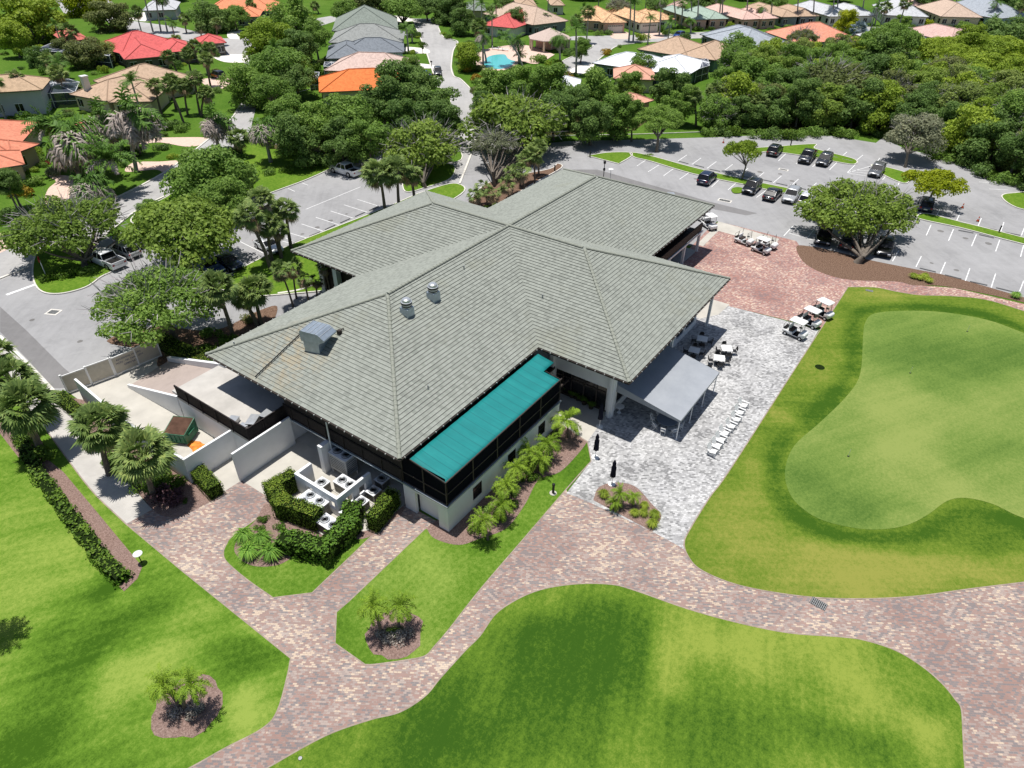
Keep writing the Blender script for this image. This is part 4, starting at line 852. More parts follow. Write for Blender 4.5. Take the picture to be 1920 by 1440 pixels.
# ---- palms ----
def blade_strip(mb,pts,ws,up,m=0):
    for i in range(len(pts)-1):
        d=(pts[i+1]-pts[i]); s=d.cross(up); s=s.normalized() if s.length>1e-5 else Vector((1,0,0)); a,b=ws[i],ws[i+1]
        if b<1e-4: mb.face((pts[i]-s*a,pts[i]+s*a,pts[i+1]),m)
        else: mb.face((pts[i]-s*a,pts[i]+s*a,pts[i+1]+s*b,pts[i+1]-s*b),m)
def fan_crown(seed,n=40,R_=1.0,dead=10,nb=15):
    r=random.Random(seed); g=MB(); d_=MB()
    for i in range(n+dead):
        isd=i>=n; el=math.asin(r.uniform(-.55,1)) if not isd else R(r.uniform(-75,-35)); az_=r.uniform(0,2*PI); D=Vector((math.cos(az_)*math.cos(el),math.sin(az_)*math.cos(el),math.sin(el)))
        L=R_*r.uniform(.42,.58); tip=D*L; side=D.cross(Vector((0,0,1))); side=side.normalized() if side.length>1e-3 else Vector((1,0,0)); nrm=side.cross(D).normalized(); t=d_ if isd else g
        side=(side*math.cos(.5)+nrm*math.sin(r.uniform(-.6,.6))).normalized(); nrm=side.cross(D).normalized()
        blade_strip(t,[D*.03,tip],[.012,.010],nrm)
        for k in range(nb):
            a=(k/(nb-1)-.5)*2*R(100); dirv=(D*math.cos(a)+side*math.sin(a)).normalized(); l=R_*r.uniform(.36,.5)*(1-.25*abs(a)/R(100)); e1=tip+dirv*l*.6; e2=tip+dirv*l+Vector((0,0,-.14*R_*r.uniform(.4,1.3)))
            blade_strip(t,[tip,e1,e2],[.018*R_,.030*R_,0],nrm+rv(r)*.25)
    a=g.mesh('fronds',M['frond']); return a,(d_.mesh('dead_fronds',M['dead']) if dead else None)
def feather_crown(seed,n=18,arch=.9,leaf_l=.30,nl=20,mat=None,dead=0,up=(.1,1.0),wind=0,plume=0,dmat=None,wdt=.014):
    r=random.Random(seed); g=MB(); d_=MB()
    for i in range(n+dead):
        isd=i>=n; el=R(r.uniform(up[0]*60-5,up[1]*80)) if not isd else R(r.uniform(-30,35)); az_=i*2.399+r.uniform(-.2,.2); t=d_ if isd else g
        H=Vector((math.cos(az_),math.sin(az_),0)); p=Vector((0,0,0)); pts=[p]; D=H*math.cos(el)+Vector((0,0,math.sin(el))); seg=9; L=r.uniform(.85,1.05)
        for k in range(seg):
            D=(D+Vector((wind*.10,-wind*.10,-arch*.22*(1+.15*isd)))).normalized(); p=p+D*(L/seg); pts.append(p)
        blade_strip(t,pts,[.012]*seg+[.004],Vector((0,0,1)))
        for k in range(nl):
            u=.12+.88*k/(nl-1); x=u*seg; j=min(seg-1,int(x)); q=pts[j].lerp(pts[j+1],x-j); T=(pts[j+1]-pts[j]).normalized(); S=T.cross(Vector((0,0,1))); S=S.normalized() if S.length>1e-3 else Vector((1,0,0)); N=S.cross(T)
            ll=leaf_l*math.sin(PI*(.12+.82*u))**.7*r.uniform(.8,1.15)
            for s in (-1,1):
                dv=(S*s*.85+T*.55+N*(r.uniform(-.25,.35) if not plume else r.uniform(-.9,.9))).normalized(); e1=q+dv*ll*.55; e2=q+dv*ll+Vector((0,0,-ll*(.35 if not isd else .5)))
                blade_strip(t,[q,e1,e2],[wdt,wdt*1.1,0],N)
    a=g.mesh('fronds',mat or M['frond_b']); return a,(d_.mesh('dead_fronds',dmat or M['dead_grey']) if dead else None)
PALM={'fan':[fan_crown(s,52,1.05,9,17) for s in (1,2,3)],'fan_clean':[fan_crown(s,74,1.15,3,19) for s in (4,5)],'shaggy':[fan_crown(s,18,1.0,34,12) for s in (6,7)],
 'royal':[feather_crown(s,15,.85,.30,20,M['frond_b'],0,(.3,1.05)) for s in (11,12,13)],'coco':[feather_crown(s,17,1.0,.34,20,M['frond_b'],6,(-.2,1.0)) for s in (14,15)],
 'date':[feather_crown(s,34,.62,.17,26,M['frond_b'],3,(.0,1.05),0,1) for s in (16,17)],'robel':[feather_crown(s,30,1.05,.20,18,M['frond_y'],2,(.0,1.0),0,1,M['dead'],.012) for s in (18,19,20)],
 'burnt':[feather_crown(s,8,1.0,.30,26,M['frond_b'],24,(.4,1.0),.9,1,None,.018) for s in (21,22)],'young':[feather_crown(s,20,.9,.26,18,M['frond_y'],0,(.2,1.05)) for s in (23,24)]}
PN=[0]
def palm(cx,cy,bx,by,R_,kind,label,group=None,trunk='palm_trunk',tr=.2,name='fan_palm',H=None,col=None):
    """crown centre at picture (cx,cy), foot on the ground at (bx,by); R_ crown radius in metres"""
    PN[0]+=1; r=random.Random(PN[0]*31); b=G(bx,by)
    if H is None: H=HT(b,cy)
    # keep the crown over the seen place by leaning the stem sideways only
    q=PX((b.x,b.y,H)); dx=(cx-q[0])*q[2]/F; off=Vector((RT.x*dx,RT.y*dx,0))
    o=empty(name,(b.x,b.y,0),0,label,'palm',group); a,d=PALM[kind][PN[0]%len(PALM[kind])]
    if col: a=crown_with(a,col)
    rz=r.uniform(0,6.28); c=put('fronds',a,o,(off.x,off.y,H)); c.scale=(R_,R_,R_*r.uniform(.85,1)); c.rotation_euler=(0,0,rz if kind!='burnt' else r.uniform(-.3,.3))
    if d: e=put('dead_fronds',d,o,(off.x,off.y,H-.05)); e.scale=c.scale; e.rotation_euler=c.rotation_euler
    k=MB(); k.path([(0,0,-.05),(off.x*.25,off.y*.25,H*.4),(off.x*.7,off.y*.7,H*.8),(off.x,off.y,H)],[tr*1.25,tr,tr*.9,tr*.85],8); k.build('trunk',M[trunk],o,True); return o
# ---- shrubs, hedges, tufts ----
def bush_mesh(seed,n=900,ls=.075,hh=.8,mat=None,cl_n=9):
    r=random.Random(seed); mb=MB(); cl=[(Vector((r.uniform(-.55,.55),r.uniform(-.55,.55),r.uniform(.15,.55)*hh)),r.uniform(.32,.5)) for _ in range(cl_n)]
    for c,rad in cl:
        for _ in range(n//cl_n):
            v=rv(r); v.z=abs(v.z)-.2 if r.random()<.8 else v.z; p=c+v*rad*r.uniform(.8,1.1); p.z=max(.02,p.z)
            leaf(mb,p,(v+rv(r)*.6).normalized(),ls,r)
    return mb.mesh('foliage',mat or M['glossy'])
BUSH=[bush_mesh(s) for s in range(3)]
def shrub(cx,cy,R_,col,label,group=None,hs=1.0,name='shrub',z=0):
    TN[0]+=1; g=G(cx,cy,z+R_*.4); o=put(name,crown_with(BUSH[TN[0]%3],M[col] if col in M else LF[col]),None,(g.x,g.y,z)); o.scale=(R_,R_,R_*hs); o.rotation_euler=(0,0,TN[0]*1.3)
    return tag(o,label,'shrub',group)
def tuft_mesh(seed,n=420,mat=None,wd=.03):
    r=random.Random(seed); mb=MB()
    for _ in range(n):
        a=r.uniform(0,2*PI); l=r.uniform(.6,1.1); s=r.uniform(.15,1.0); H=Vector((math.cos(a),math.sin(a),0)); b=H*r.uniform(0,.18); m_=b+H*.35*s*l+Vector((0,0,l*.72)); e=b+H*.95*s*l+Vector((0,0,l*(.85-.55*s)))
        blade_strip(mb,[b,m_,e],[wd,wd*.9,0],Vector((H.x*.01,H.y*.01,1)))
    return mb.mesh('blades',mat or M['blade'])
TUFT=[tuft_mesh(s) for s in range(2)]
def tuft(cx,cy,R_,label,group=None,col='blade',name='grass_clump',hs=1):
    TN[0]+=1; R_*=1.05; g=G(cx,cy,R_*.4); o=put(name,crown_with(TUFT[TN[0]%2],M[col]),None,(g.x,g.y,0)); o.scale=(R_,R_,R_*hs); o.rotation_euler=(0,0,TN[0]); return tag(o,label,'grass clump',group)
def hedge(name,pts,wd,h,label,top='hedge_top',sidem='hedge',group=None,zin=0,dens=34,ls=.085,lump=.06,raw=None):
    if top=='hedge_top': dens*=2.2; ls*=.62; lump*=.6
    """clipped hedge along a ground polyline: dark core, leafy skin on all faces"""
    P=raw if raw else world(pts,False); c=P[0].copy(); o=empty(name,(c.x,c.y,0),0,label,'hedge',group); r=random.Random(len(label)*7+int(wd*100)); core=MB(); sk=MB()
    for i in range(len(P)-1):
        a,b=P[i]-c,P[i+1]-c; d=b-a; L=d.length
        if L<.05: continue
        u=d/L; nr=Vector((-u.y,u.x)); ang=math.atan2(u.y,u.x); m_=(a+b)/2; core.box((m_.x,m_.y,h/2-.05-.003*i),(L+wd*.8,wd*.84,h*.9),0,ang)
        e=wd/2; tot=[('t',(L+wd)*wd),('l',(L+wd)*h),('r',(L+wd)*h),('e',wd*h),('f',wd*h)]
        for k,ar in tot:
            for _ in range(int(ar*dens)):
                s=r.uniform(-e,L+e); w_=r.uniform(-e,e); z=r.uniform(.02,h)
                if k=='t': q=(s,w_,h); nn=Vector((0,0,1))
                elif k=='l': q=(s,e,z); nn=Vector((nr.x,nr.y,0))
                elif k=='r': q=(s,-e,z); nn=Vector((-nr.x,-nr.y,0))
                elif k=='e': q=(L+e,w_,z); nn=Vector((u.x,u.y,0))
                else: q=(-e,w_,z); nn=Vector((-u.x,-u.y,0))
                p2=a+u*q[0]+nr*q[1]; p=Vector((p2.x,p2.y,q[2])); rd=.12
                wob=noise.noise(Vector((p.x+c.x,p.y+c.y,p.z))*1.3)*lump*2; p+=nn*(wob+r.uniform(-lump,lump*.5))
                if k!='t' and z>h-.12: p-=nn*.08
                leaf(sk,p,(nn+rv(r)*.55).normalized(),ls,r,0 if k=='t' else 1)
    sk.build('hedge_leaves',[M[top],M[sidem]],o); core.build('hedge_core',M['hedge_core'],o); return o
T=tree
# --- near left ---
palm(188,798,205,890,2.15,'fan_clean','short fan palm in the sidewalk mulch bed, nearer the vinyl gate','fan palms round the service yard',tr=.2)
palm(268,850,290,935,2.25,'fan_clean','short fan palm with a round crown nearest the paver path by the yard wall','fan palms round the service yard',tr=.2)
palm(45,762,78,845,2.4,'fan_clean','large fan palm at the left edge above the long clipped hedge row','fan palms round the service yard',tr=.24)
palm(22,712,62,790,2.1,'fan_clean','fan palm standing behind another fan palm at the left edge of the photo','fan palms round the service yard')
palm(-8,660,30,735,1.9,'fan','fan palm cut off by the left edge beside the sidewalk','fan palms round the service yard')
hedge('hedge',[(38,815),(60,870),(110,940),(160,1008),(200,1060),(228,1085)],1.0,.75,'long low leafy hedge along the mulch strip on the striped left lawn','hedge','glossy',lump=.16,dens=44,ls=.11)
hedge('hedge',[(120,755),(160,790)],1.1,1.0,'rounded clipped hedge between the vinyl gate and the first fan palm')
hedge('hedge',[(372,892),(402,925)],1.25,1.2,'small boxy clipped hedge at the corner of the dumpster yard wall',dens=70,ls=.07)
hedge('hedge',[(548,918),(518,936),(535,965),(592,985)],1.15,1.75,'tall clipped L shaped hedge in front of the air conditioning units',dens=60,ls=.08)
hedge('hedge',[(545,1030),(612,1045),(655,1002),(664,975)],1.4,1.45,'thick glossy leaved hedge curving round the point of the lawn island','glossy','glossy',lump=.14,dens=60,ls=.10)
hedge('hedge',[(706,988),(735,952)],1.05,1.6,'clipped hedge block between the air conditioners and the paver walkway',dens=60,ls=.08)
for x,y,R_,l in ((290,905,1.3,'dark shrub under the nearer fan palm beside the yard wall'),(255,880,1.1,'dark leafy shrub between the two fan palms by the yard'),(215,845,1.1,'green shrub at the foot of the farther fan palm')): shrub(x,y,R_,'hedge',l)
shrub(310,925,1.25,'purple','dark purple leaved ground shrub in the rounded mulch bed')
for x,y,R_,l in ((346,938,.35,'tiny round green shrub alone on the brown mulch'),(496,972,.5,'small round shrub nearest the paver path in the island bed'),(523,989,.55,'small round shrub beside the tall L shaped hedge'),(486,990,.5,'low green shrub behind the arching grass clumps')): shrub(x,y,R_,'glossy',l)
for x,y,R_,l in ((458,1004,1.0,'arching grass clump leftmost in the lawn island bed'),(490,1010,.95,'arching grass clump at the back of the group of four'),(466,1034,1.05,'arching grass clump at the front left of the island bed'),(508,1036,1.1,'arching grass clump at the front right beside the glossy hedge')): tuft(x,y,R_,l,'grass clumps on the island','blade_g')
palm(698,1135,715,1185,1.35,'robel','small feather palm on the left of the pair in the palm lawn bed',None,tr=.09,name='feather_palm')
palm(750,1135,748,1178,1.35,'robel','small feather palm on the right of the pair in the palm lawn bed',None,tr=.09,name='feather_palm')
palm(304,1280,338,1325,1.3,'robel','small feather palm on the left of the pair on the striped lawn',None,tr=.1,name='feather_palm',col=M['croton'] if False else None)
palm(357,1283,345,1330,1.3,'robel','small feather palm on the right of the pair on the striped lawn',None,tr=.1,name='feather_palm')
palm(-130,1000,-55,1170,1.9,'robel','feather palm beyond the left edge casting a shadow on the lawn',None,tr=.1,name='feather_palm')
RB=[(1062,788,1066,822,1.5,'young','tall bright feather palm where the building wall meets the entry walk'),(1027,830,1030,860,1.2,'robel','feather palm second from the entry walk, against the white wall'),(993,845,1000,872,1.25,'robel','bushy feather palm in the middle of the wall bed'),(1012,862,1018,885,1.2,'robel','feather palm standing in front of its neighbour beside the lawn edge'),(968,875,975,905,1.2,'robel','feather palm under the second ground floor window'),(948,908,955,938,1.2,'robel','feather palm just left of the second window'),(940,945,946,975,1.2,'robel','feather palm third from the building corner'),(905,975,915,1012,1.15,'robel','small feather palm nearest the building corner')]
for i,(x,y) in enumerate(((1045,815),(1022,872),(1000,893),(985,880),(962,918),(950,945),(935,968),(920,955),(895,985),(975,900),(1038,838))): shrub(x,y,.55+.12*(i%3),['glossy','mid','hedge'][i%3],'low green shrub between the feather palms along the white gallery wall','shrubs of the gallery bed')
for cx,cy,bx,by,r_,k,l in RB: palm(cx,cy,bx,by,r_*1.15,k,l,'feather palms along the gallery wall',tr=.08,name='feather_palm')
for x,y,R_,l in ((1132,927,.6,'spiky grass clump at the left end of the patio bed'),(1190,962,.5,'round grass clump nearest the brick path'),(1207,962,.5,'round grass clump in the middle of the patio bed row'),(1227,965,.6,'larger round grass clump at the patio side of the bed'),(1223,982,.6,'round grass clump at the right end of the patio bed'),(1208,948,.5,'grass clump behind the row in the patio bed')): tuft(x,y,R_,l,'clumps in the patio bed','blade',hs=1.2)
palm(1163,925,1163,948,.95,'robel','low spreading palm in the patio bed',None,tr=.08,name='feather_palm'); palm(1152,942,1153,956,.85,'robel','dwarf palm beside the grass clump in the patio bed',None,tr=.08,name='feather_palm'); palm(1188,930,1186,948,.8,'robel','dwarf palm on the patio side of the small bed',None,tr=.08,name='feather_palm')
for i,(x,y) in enumerate(((1713,517),(1725,520),(1735,517),(1742,525))): tuft(x,y,.7,['grass clump by the big tree mulch, nearest the tree','second grass clump from the big tree beside the brick strip','third grass clump beside the parking bay','outermost grass clump of the group beside the brick strip'][i],'grass clumps by the parking mulch','blade')
tuft(1905,553,.8,'grass clump at the right edge of the photo in the mulch','grass clumps by the parking mulch','blade_g')
for x,y,R_,c,l in ((225,868,1.2,'hedge','dark shrub in the mulch bed left of the nearer fan palm'),(300,885,1.2,'mid','leafy shrub pressed against the yard wall'),(270,905,1.2,'hedge','dark low shrub on the path side of the nearer fan palm'),(325,905,1.0,'hedge','dark shrub near the yard wall corner'),(180,835,1.1,'hedge','dark shrub beside the sidewalk below the farther palm'),(200,860,.9,'mid','small shrub at the sidewalk edge'),(330,930,.9,'purple','second purple leaved shrub at the right of the bed'),(70,850,1.2,'hedge','dark shrub at the foot of the large left edge palm'),(55,820,1.2,'hedge','shrub at the head of the long low hedge')): shrub(x,y,R_,c,l)
# --- trees round the building ---
T(295,568,245,7.8,'airy','mid','wide dark spreading tree beside the vinyl gate, its top thinned to grey twigs',base=(330,640),twigs=.95,tr=.3)
T(130,432,235,7.5,'airy','lime','wide pale open crowned tree over two parked pickups at the left',base=(160,500),twigs=.9,tr=.35)
T(348,440,200,8.5,'oak','lime','bright yellow green tree over the parked cars in the middle left',base=(372,505),tr=.25)
T(402,335,170,7.5,'oak','mid','broad dark green tree between the pale street and the left parking lot',base=(415,385),tr=.25)
T(425,375,90,5.5,'round','mid','small green tree at the lower right of the broad dark tree by the lot',base=(405,400))
T(283,398,52,4,'round','mid','small round tree on the grass between street and parking lot',base=(283,420))
T(792,280,152,8,'oak','lime','tree with bare grey twigs on its left side, behind the left roof wing',base=(797,352),twigs=1.0,tr=.3)
T(968,242,195,9.5,'oak','lime','wide umbrella shaped tree with bright top and grey bare front behind the crossing roofs',base=(925,345),twigs=.93,tr=.35,flat=.9)
T(930,270,90,6,'airy','grey','half bare grey tree in front of the wide umbrella tree',base=(928,350),twigs=1.1)
palm(712,345,722,395,2.9,'fan','fan palm left of the pair beside the left parking lot, near the roof peak','palms behind the left roof wing',H=5.5); palm(745,340,748,390,2.7,'fan','fan palm right of the pair near the roof peak','palms behind the left roof wing',H=5.5)
palm(770,345,778,380,2,'fan','dark fan palm tucked below the twiggy tree','palms behind the left roof wing',H=4.2)
palm(535,392,546,466,2.1,'fan','tallest fan palm of the clump between the left lot and the roof','clump of tall fan palms'); palm(487,385,527,478,2.1,'fan','tall leaning fan palm at the back of the clump','clump of tall fan palms',H=7.2); palm(500,420,510,490,2.1,'fan','fan palm in the middle of the tall clump','clump of tall fan palms'); palm(465,420,508,505,2.1,'fan','leftmost leaning fan palm of the tall clump','clump of tall fan palms',H=6.8); palm(520,430,528,485,1.5,'fan','small fan palm tucked inside the tall clump','clump of tall fan palms')
palm(408,540,438,632,2.0,'fan_clean','large fan palm standing on the grass left of the building front','fan palms left of the building'); palm(475,545,490,608,2.0,'fan_clean','fan palm with a double trunk beside the service drive','fan palms left of the building'); palm(455,560,483,612,1.4,'fan','smaller fan palm crowded against its neighbour by the drive','fan palms left of the building')
for i,(x,y,bx,by,rr) in enumerate(((525,505,550,575,1.5),(548,500,556,560,1.4),(570,522,580,572,1.2),(608,498,622,560,1.3),(640,495,645,545,1.2),(592,525,596,565,1.1))): palm(x,y,bx,by,rr,'shaggy',['brown shaggy palm leftmost beside the curved drive','brown shaggy palm behind the leftmost one','yellow crowned shaggy palm over the kerb','shaggy palm against the lower left roof edge','shaggy palm closest to the roof corner','short shaggy palm in the middle of the row'][i],'shaggy palms by the curved drive',tr=.1)
for i,(x,y,bx,by,rr) in enumerate(((905,350,915,385,1.7),(925,362,935,398,1.6),(950,345,955,380,1.7),(975,320,985,365,2.2),(1000,290,1003,345,2.0),(985,295,975,350,2.0),(1010,275,1010,330,1.6),(890,365,905,395,1.5),(960,325,960,370,1.8))): palm(x,y,bx,by,rr,'shaggy' if i not in(4,6) else 'fan',['withered palm nearest the inner corner of the two rear roofs','withered low palm beside the rear roof edge','withered palm under the wide umbrella tree','yellowing palm at the right of the withered group','green fan palm standing above the withered group','tall withered palm under the umbrella tree','small green fan palm at the right end of the withered group','low palm at the left end of the withered group','pale palm in the middle of the withered group'][i],'palms between the rear wings',tr=.13)
shrub(915,392,1.3,'hedge','dark shrub in the inner corner of the rear roofs'); shrub(940,385,1.2,'mid','green shrub below the withered palms')
hedge('hedge',[(312,652),(345,672),(385,690),(415,703)],1.5,1.3,'bright clipped hedge between the shaded ramp and the roof edge',lump=.12)
shrub(462,598,1.1,'olive','sparse grey shrub beside the double fan palm'); shrub(390,655,1.3,'hedge','dark shrub between the spreading tree and the roof edge'); shrub(420,640,1.3,'hedge','dark shrub at the foot of the large fan palm'); shrub(350,655,1.5,'mid','leafy shrub under the spreading tree by the gate'); shrub(395,622,1.2,'mid','green shrub beside the drive under the spreading tree')
for x,y,R_,c,l in ((95,515,1.3,'hedge','dark round shrub under the pale tree near the stop sign'),(130,512,1.4,'hedge','dark shrub under the middle of the pale tree'),(165,505,1.2,'mid','shrub beside the parked white pickup'),(283,425,1.1,'hedge','dark clipped shrub on the strip by the street'),(420,440,1.2,'hedge','dark shrub behind the bright tree'),(505,320,1.4,'mid','shrub in the bed beyond the left lot'),(535,318,1.3,'hedge','low hedge like shrub beyond the left lot'),(560,305,1.5,'mid','shrub below the row of dark trees'),(465,345,1.2,'hedge','shrub between the broad dark tree and the left lot')): shrub(x,y,R_,c,l)
# lot trees
T(1390,285,76,5.6,'umb','bright','small round crowned tree on the parking median between two black cars',base=(1391,337),flat=1.5,tr=.13)
T(1752,343,118,5.2,'umb','yellow','flat topped yellow green tree on the right parking island',base=(1744,372),tr=.14)
T(1612,398,228,7.6,'airy','lime','big spreading tree in the mulch bed shading three parked cars',base=(1608,492),tr=.42,twigs=.8)
T(1716,252,104,7.5,'oak','grey','grey green tree with a single trunk at the far edge of the parking lot',base=(1697,314),twigs=.9,tr=.2)
T(1237,225,108,7,'airy','mid','open crowned tree on the grass tip at the entrance of the right lot',base=(1231,285),tr=.25)
shrub(1215,287,1.2,'hedge','low green patch under the open crowned entrance tree',hs=.25)
# --- woodland belt behind the drive (left to right) ---
belt=[(545,225,95,9,'bushy','mid'),(600,240,110,9,'bushy','mid'),(560,262,100,8,'bushy','dark'),(655,235,120,9.5,'bushy','mid'),(690,262,90,8,'bushy','mid'),(640,270,90,7.5,'bushy','dark'),
 (745,175,130,9.5,'bushy','dark'),(800,190,120,9,'bushy','dark'),(715,195,100,9,'bushy','dark'),(830,225,80,7,'bushy','dark'),(760,225,100,8,'bushy','dark'),(845,240,60,5,'round','dark'),
 (925,168,80,7,'round','mid'),(985,160,90,7,'bushy','mid'),(955,185,90,7,'bushy','mid'),(1030,165,95,9,'bushy','mid'),(1075,195,85,8,'bushy','dark'),(1120,175,95,9,'bushy','mid'),(1155,215,85,8,'bushy','mid'),(1110,225,90,8,'bushy','dark'),(1040,215,90,8,'round','dark'),(1180,165,65,7,'bushy','mid'),(1255,160,80,8.5,'bushy','dark'),(1275,195,70,7,'bushy','mid'),(1205,130,60,6,'bushy','mid'),(905,200,60,7,'round','dark'),(1190,215,60,7,'round','mid')]
lb=['behind the left lot','beside the neighbourhood street','in front of the orange roof','left of the street mouth','right of the street mouth','behind the service drive','below the swimming pool','in front of the white roof','beside the forest edge']
for i,(x,y,w_,h,k,c) in enumerate(belt):
    near=('left end of the belt behind the left parking lot' if x<620 else 'middle of the belt behind the left parking lot' if x<705 else 'clump in front of the orange roof' if x<870 else 'clump below the swimming pool' if x<1000 else 'clump in front of the pink and white roofs' if x<1170 else 'clump beside the screened white house')
    T(x,y,w_,h,k,c,'%s %s tree in the %s'%(['rounded','broad','dense'][i%3],{'mid':'green','dark':'dark green'}[c],near),group='trees in the '+near)
# big wood on the right
rw=random.Random(42); cols=['mid','lime','dark','bright','mid','lime','mid','bright','olive','pale']
def edge(x): return 246 if x<1600 else 246+(x-1600)*.2 if x<1700 else 266+(x-1700)*.30 if x<1815 else 300+(x-1815)*.47
rows=[0,16,32,47,61,75,88,101,114,127,140,153,166]
for ri,dy in enumerate(rows):
    x=1338+(ri%2)*26+min(60,dy*.45)
    while x<2010:
        y=edge(x)-4-dy+rw.uniform(-4,4)
        lim=150 if x<1480 else 138 if x<1650 else 122
        if y>lim:
            c='bright' if (x>1700 and dy>75) else cols[rw.randrange(len(cols))]
            if dy<20 and rw.random()<.5: c='dark'
            if x<1420 and c=='olive': c='mid'
            zone='left part of the wood beside the screened white house' if x<1480 else 'middle of the wood behind the right lot' if x<1700 else 'right part of the wood'
            d_=PX(G(x,y))[2]; R_=rw.uniform(3.6,5.4)
            tree_at(x,y,R_,rw.uniform(5.5,9) if dy<20 else rw.uniform(7.5,10.5),['bushy','dense','bushy','oak','round'][rw.randrange(5)] if dy>20 else 'bushy',c,{'mid':'green','dark':'dark green','bright':'yellow green','olive':'dull olive','pale':'pale green','lime':'light green'}[c]+' tree in the '+zone,('%s trees in the %s'%(c,zone)),(.95 if c in('olive','pale') or rw.random()<.12 else 0))
        x+=rw.uniform(44,58)
T(1545,165,150,10.5,'oak','olive','wide brownish tree with bare twigs in the middle of the wood',twigs=1.0)
T(1668,75,115,15,'airy','mid','very tall pine like tree rising above the wood in front of the white house',base=(1690,150),tr=.3,flat=1.1)
T(1655,110,90,12,'round','dark','dark tree below the very tall pine like tree')
T(1868,88,130,9,'dense','dark','dark rounded tree at the right edge behind the wood'); T(1910,70,80,9,'dense','dark','dark tree cut off by the right edge behind the pink roof')
T(1505,70,60,8,'airy','olive','thin half bare tree in front of the salmon roof',twigs=1.1)
for i,(x,y,bx,by) in enumerate(((1340,170,1342,225),(1375,185,1378,232),(1425,190,1420,240),(1300,180,1305,238),(1355,200,1350,235))): palm(x,y,bx,by,2.1,'fan',['fan palm second from the left at the forest edge','fan palm in the middle of the forest edge row','rightmost fan palm of the forest edge row','tall leaning fan palm beside the mown strip','short fan palm in front of the forest edge row'][i],'fan palms at the forest edge')
for i in range(26):
    x=1330+i*24; y=(248 if x<1650 else 248+(x-1650)*.36)+rw.uniform(-5,3); shrub(x,y,rw.uniform(1.5,2.4),['mid','dark','hedge','mid'][i%4],'low undergrowth bush along the front of the wood','undergrowth bushes along the wood')
# --- neighbourhood ---
N=[(62,55,145,11,'dense','bright','huge rounded yellow green tree at the top left'),(25,75,70,8,'round','bright','tree left of the huge rounded tree'),(160,10,95,9,'dense','yellow','yellow flecked tree at the top edge behind the red roofs'),(208,42,92,7,'dense','olive','grey olive dome shaped tree behind the red roof'),(75,108,62,5,'dense','dark','dark low tree on the lawn at the left'),(120,95,50,5,'round','olive','brownish tree beside the dark pool screen'),(165,112,95,4.5,'dense','olive','low olive thicket between the two pool screens'),(195,108,60,4.5,'round','pale','pale bush like tree between the red and tan roofs'),
 (400,42,85,7,'dense','dark','dark tree in front of the orange roofs at the top'),(440,30,50,7,'oak','mid','small tree beside the orange roofs'),(545,40,125,12,'dense','mid','large tree at the top between the orange roofs and the grey roofs'),(505,85,110,11,'dense','bright','large yellow green tree in the column left of the grey roofs'),(560,95,90,10,'dense','dark','dark tree left of the grey roofs'),(520,125,110,10,'oak','mid','green tree in the middle of the column left of the grey roofs'),(470,165,100,8,'dense','mid','rounded tree at the bend of the pale street'),(505,170,80,8,'oak','mid','tree right of the rounded one at the street bend'),(590,60,60,10,'dense','mid','tree touching the left end of the grey roofs'),(555,150,80,7,'oak','dark','dark tree left of the orange roof'),
 (10,340,60,6,'dense','dark','dark tree at the left edge below the salmon roof'),(20,345,50,5,'round','mid','shrubby tree by the left driveway'),(250,245,60,6,'dense','dark','dark tree beside the salmon roof end'),
 (700,15,95,10,'oak','olive','olive tree above the grey roofs'),(755,20,80,9,'oak','mid','tree at the end of the street near the top'),(650,20,60,8,'oak','mid','tree above the left end of the grey roofs'),(800,12,60,8,'oak','dark','dark tree by the street junction at the top'),(835,22,70,8,'dense','dark','dark tree right of the street junction'),(870,45,60,7,'round','dark','dark rounded tree left of the red roof'),(850,15,60,9,'dense','dark','dark tree behind the street junction'),(875,110,60,6,'round','bright','bright shrubby tree on the street corner by the pool'),(883,92,36,4,'round','mid','shrubby tree near the palms by the pool'),(770,130,50,5,'round','mid','small tree in front of the pale pink roof'),
 (940,12,60,9,'dense','dark','dark tree behind the red roof'),(965,35,45,7,'dense','dark','dark tree between the red and tan roofs'),(1090,90,45,6,'dense','mid','tree at the road bend by the pavilion'),(1230,10,40,8,'oak','dark','dark tree between the orange tiled houses'),(1160,12,50,7,'airy','grey','bare silvery tree between the two orange tiled houses'),(1330,5,60,8,'oak','dark','dark tree behind the mint roof'),(1450,5,50,7,'oak','mid','tree behind the pink roofs'),(1590,45,55,6,'round','croton_','yellowing tree in front of the white houses'),(1870,10,70,9,'dense','dark','dark tree at the top right'),(1750,5,60,8,'oak','dark','dark tree between the roofs at the top right'),(1800,60,40,5,'round','mid','small tree beside the pink roof with the screen'),(1690,45,40,5,'dense','mid','tree behind the pine like tree')]
for x,y,w_,h,k,c,l in N: T(x,y,w_,h,k,(c if c!='croton_' else 'yellow'),l,twigs=(1.0 if c=='grey' else 0))
for i in range(34):
    x=-40+i*60; T(x,-28+rw.uniform(-8,6),rw.uniform(50,75),rw.uniform(7,10),['dense','oak','round'][i%3],['dark','mid','dark','olive'][i%4],'distant green tree in the line of trees along the very top','tree line' if False else None,group='distant trees along the top edge')
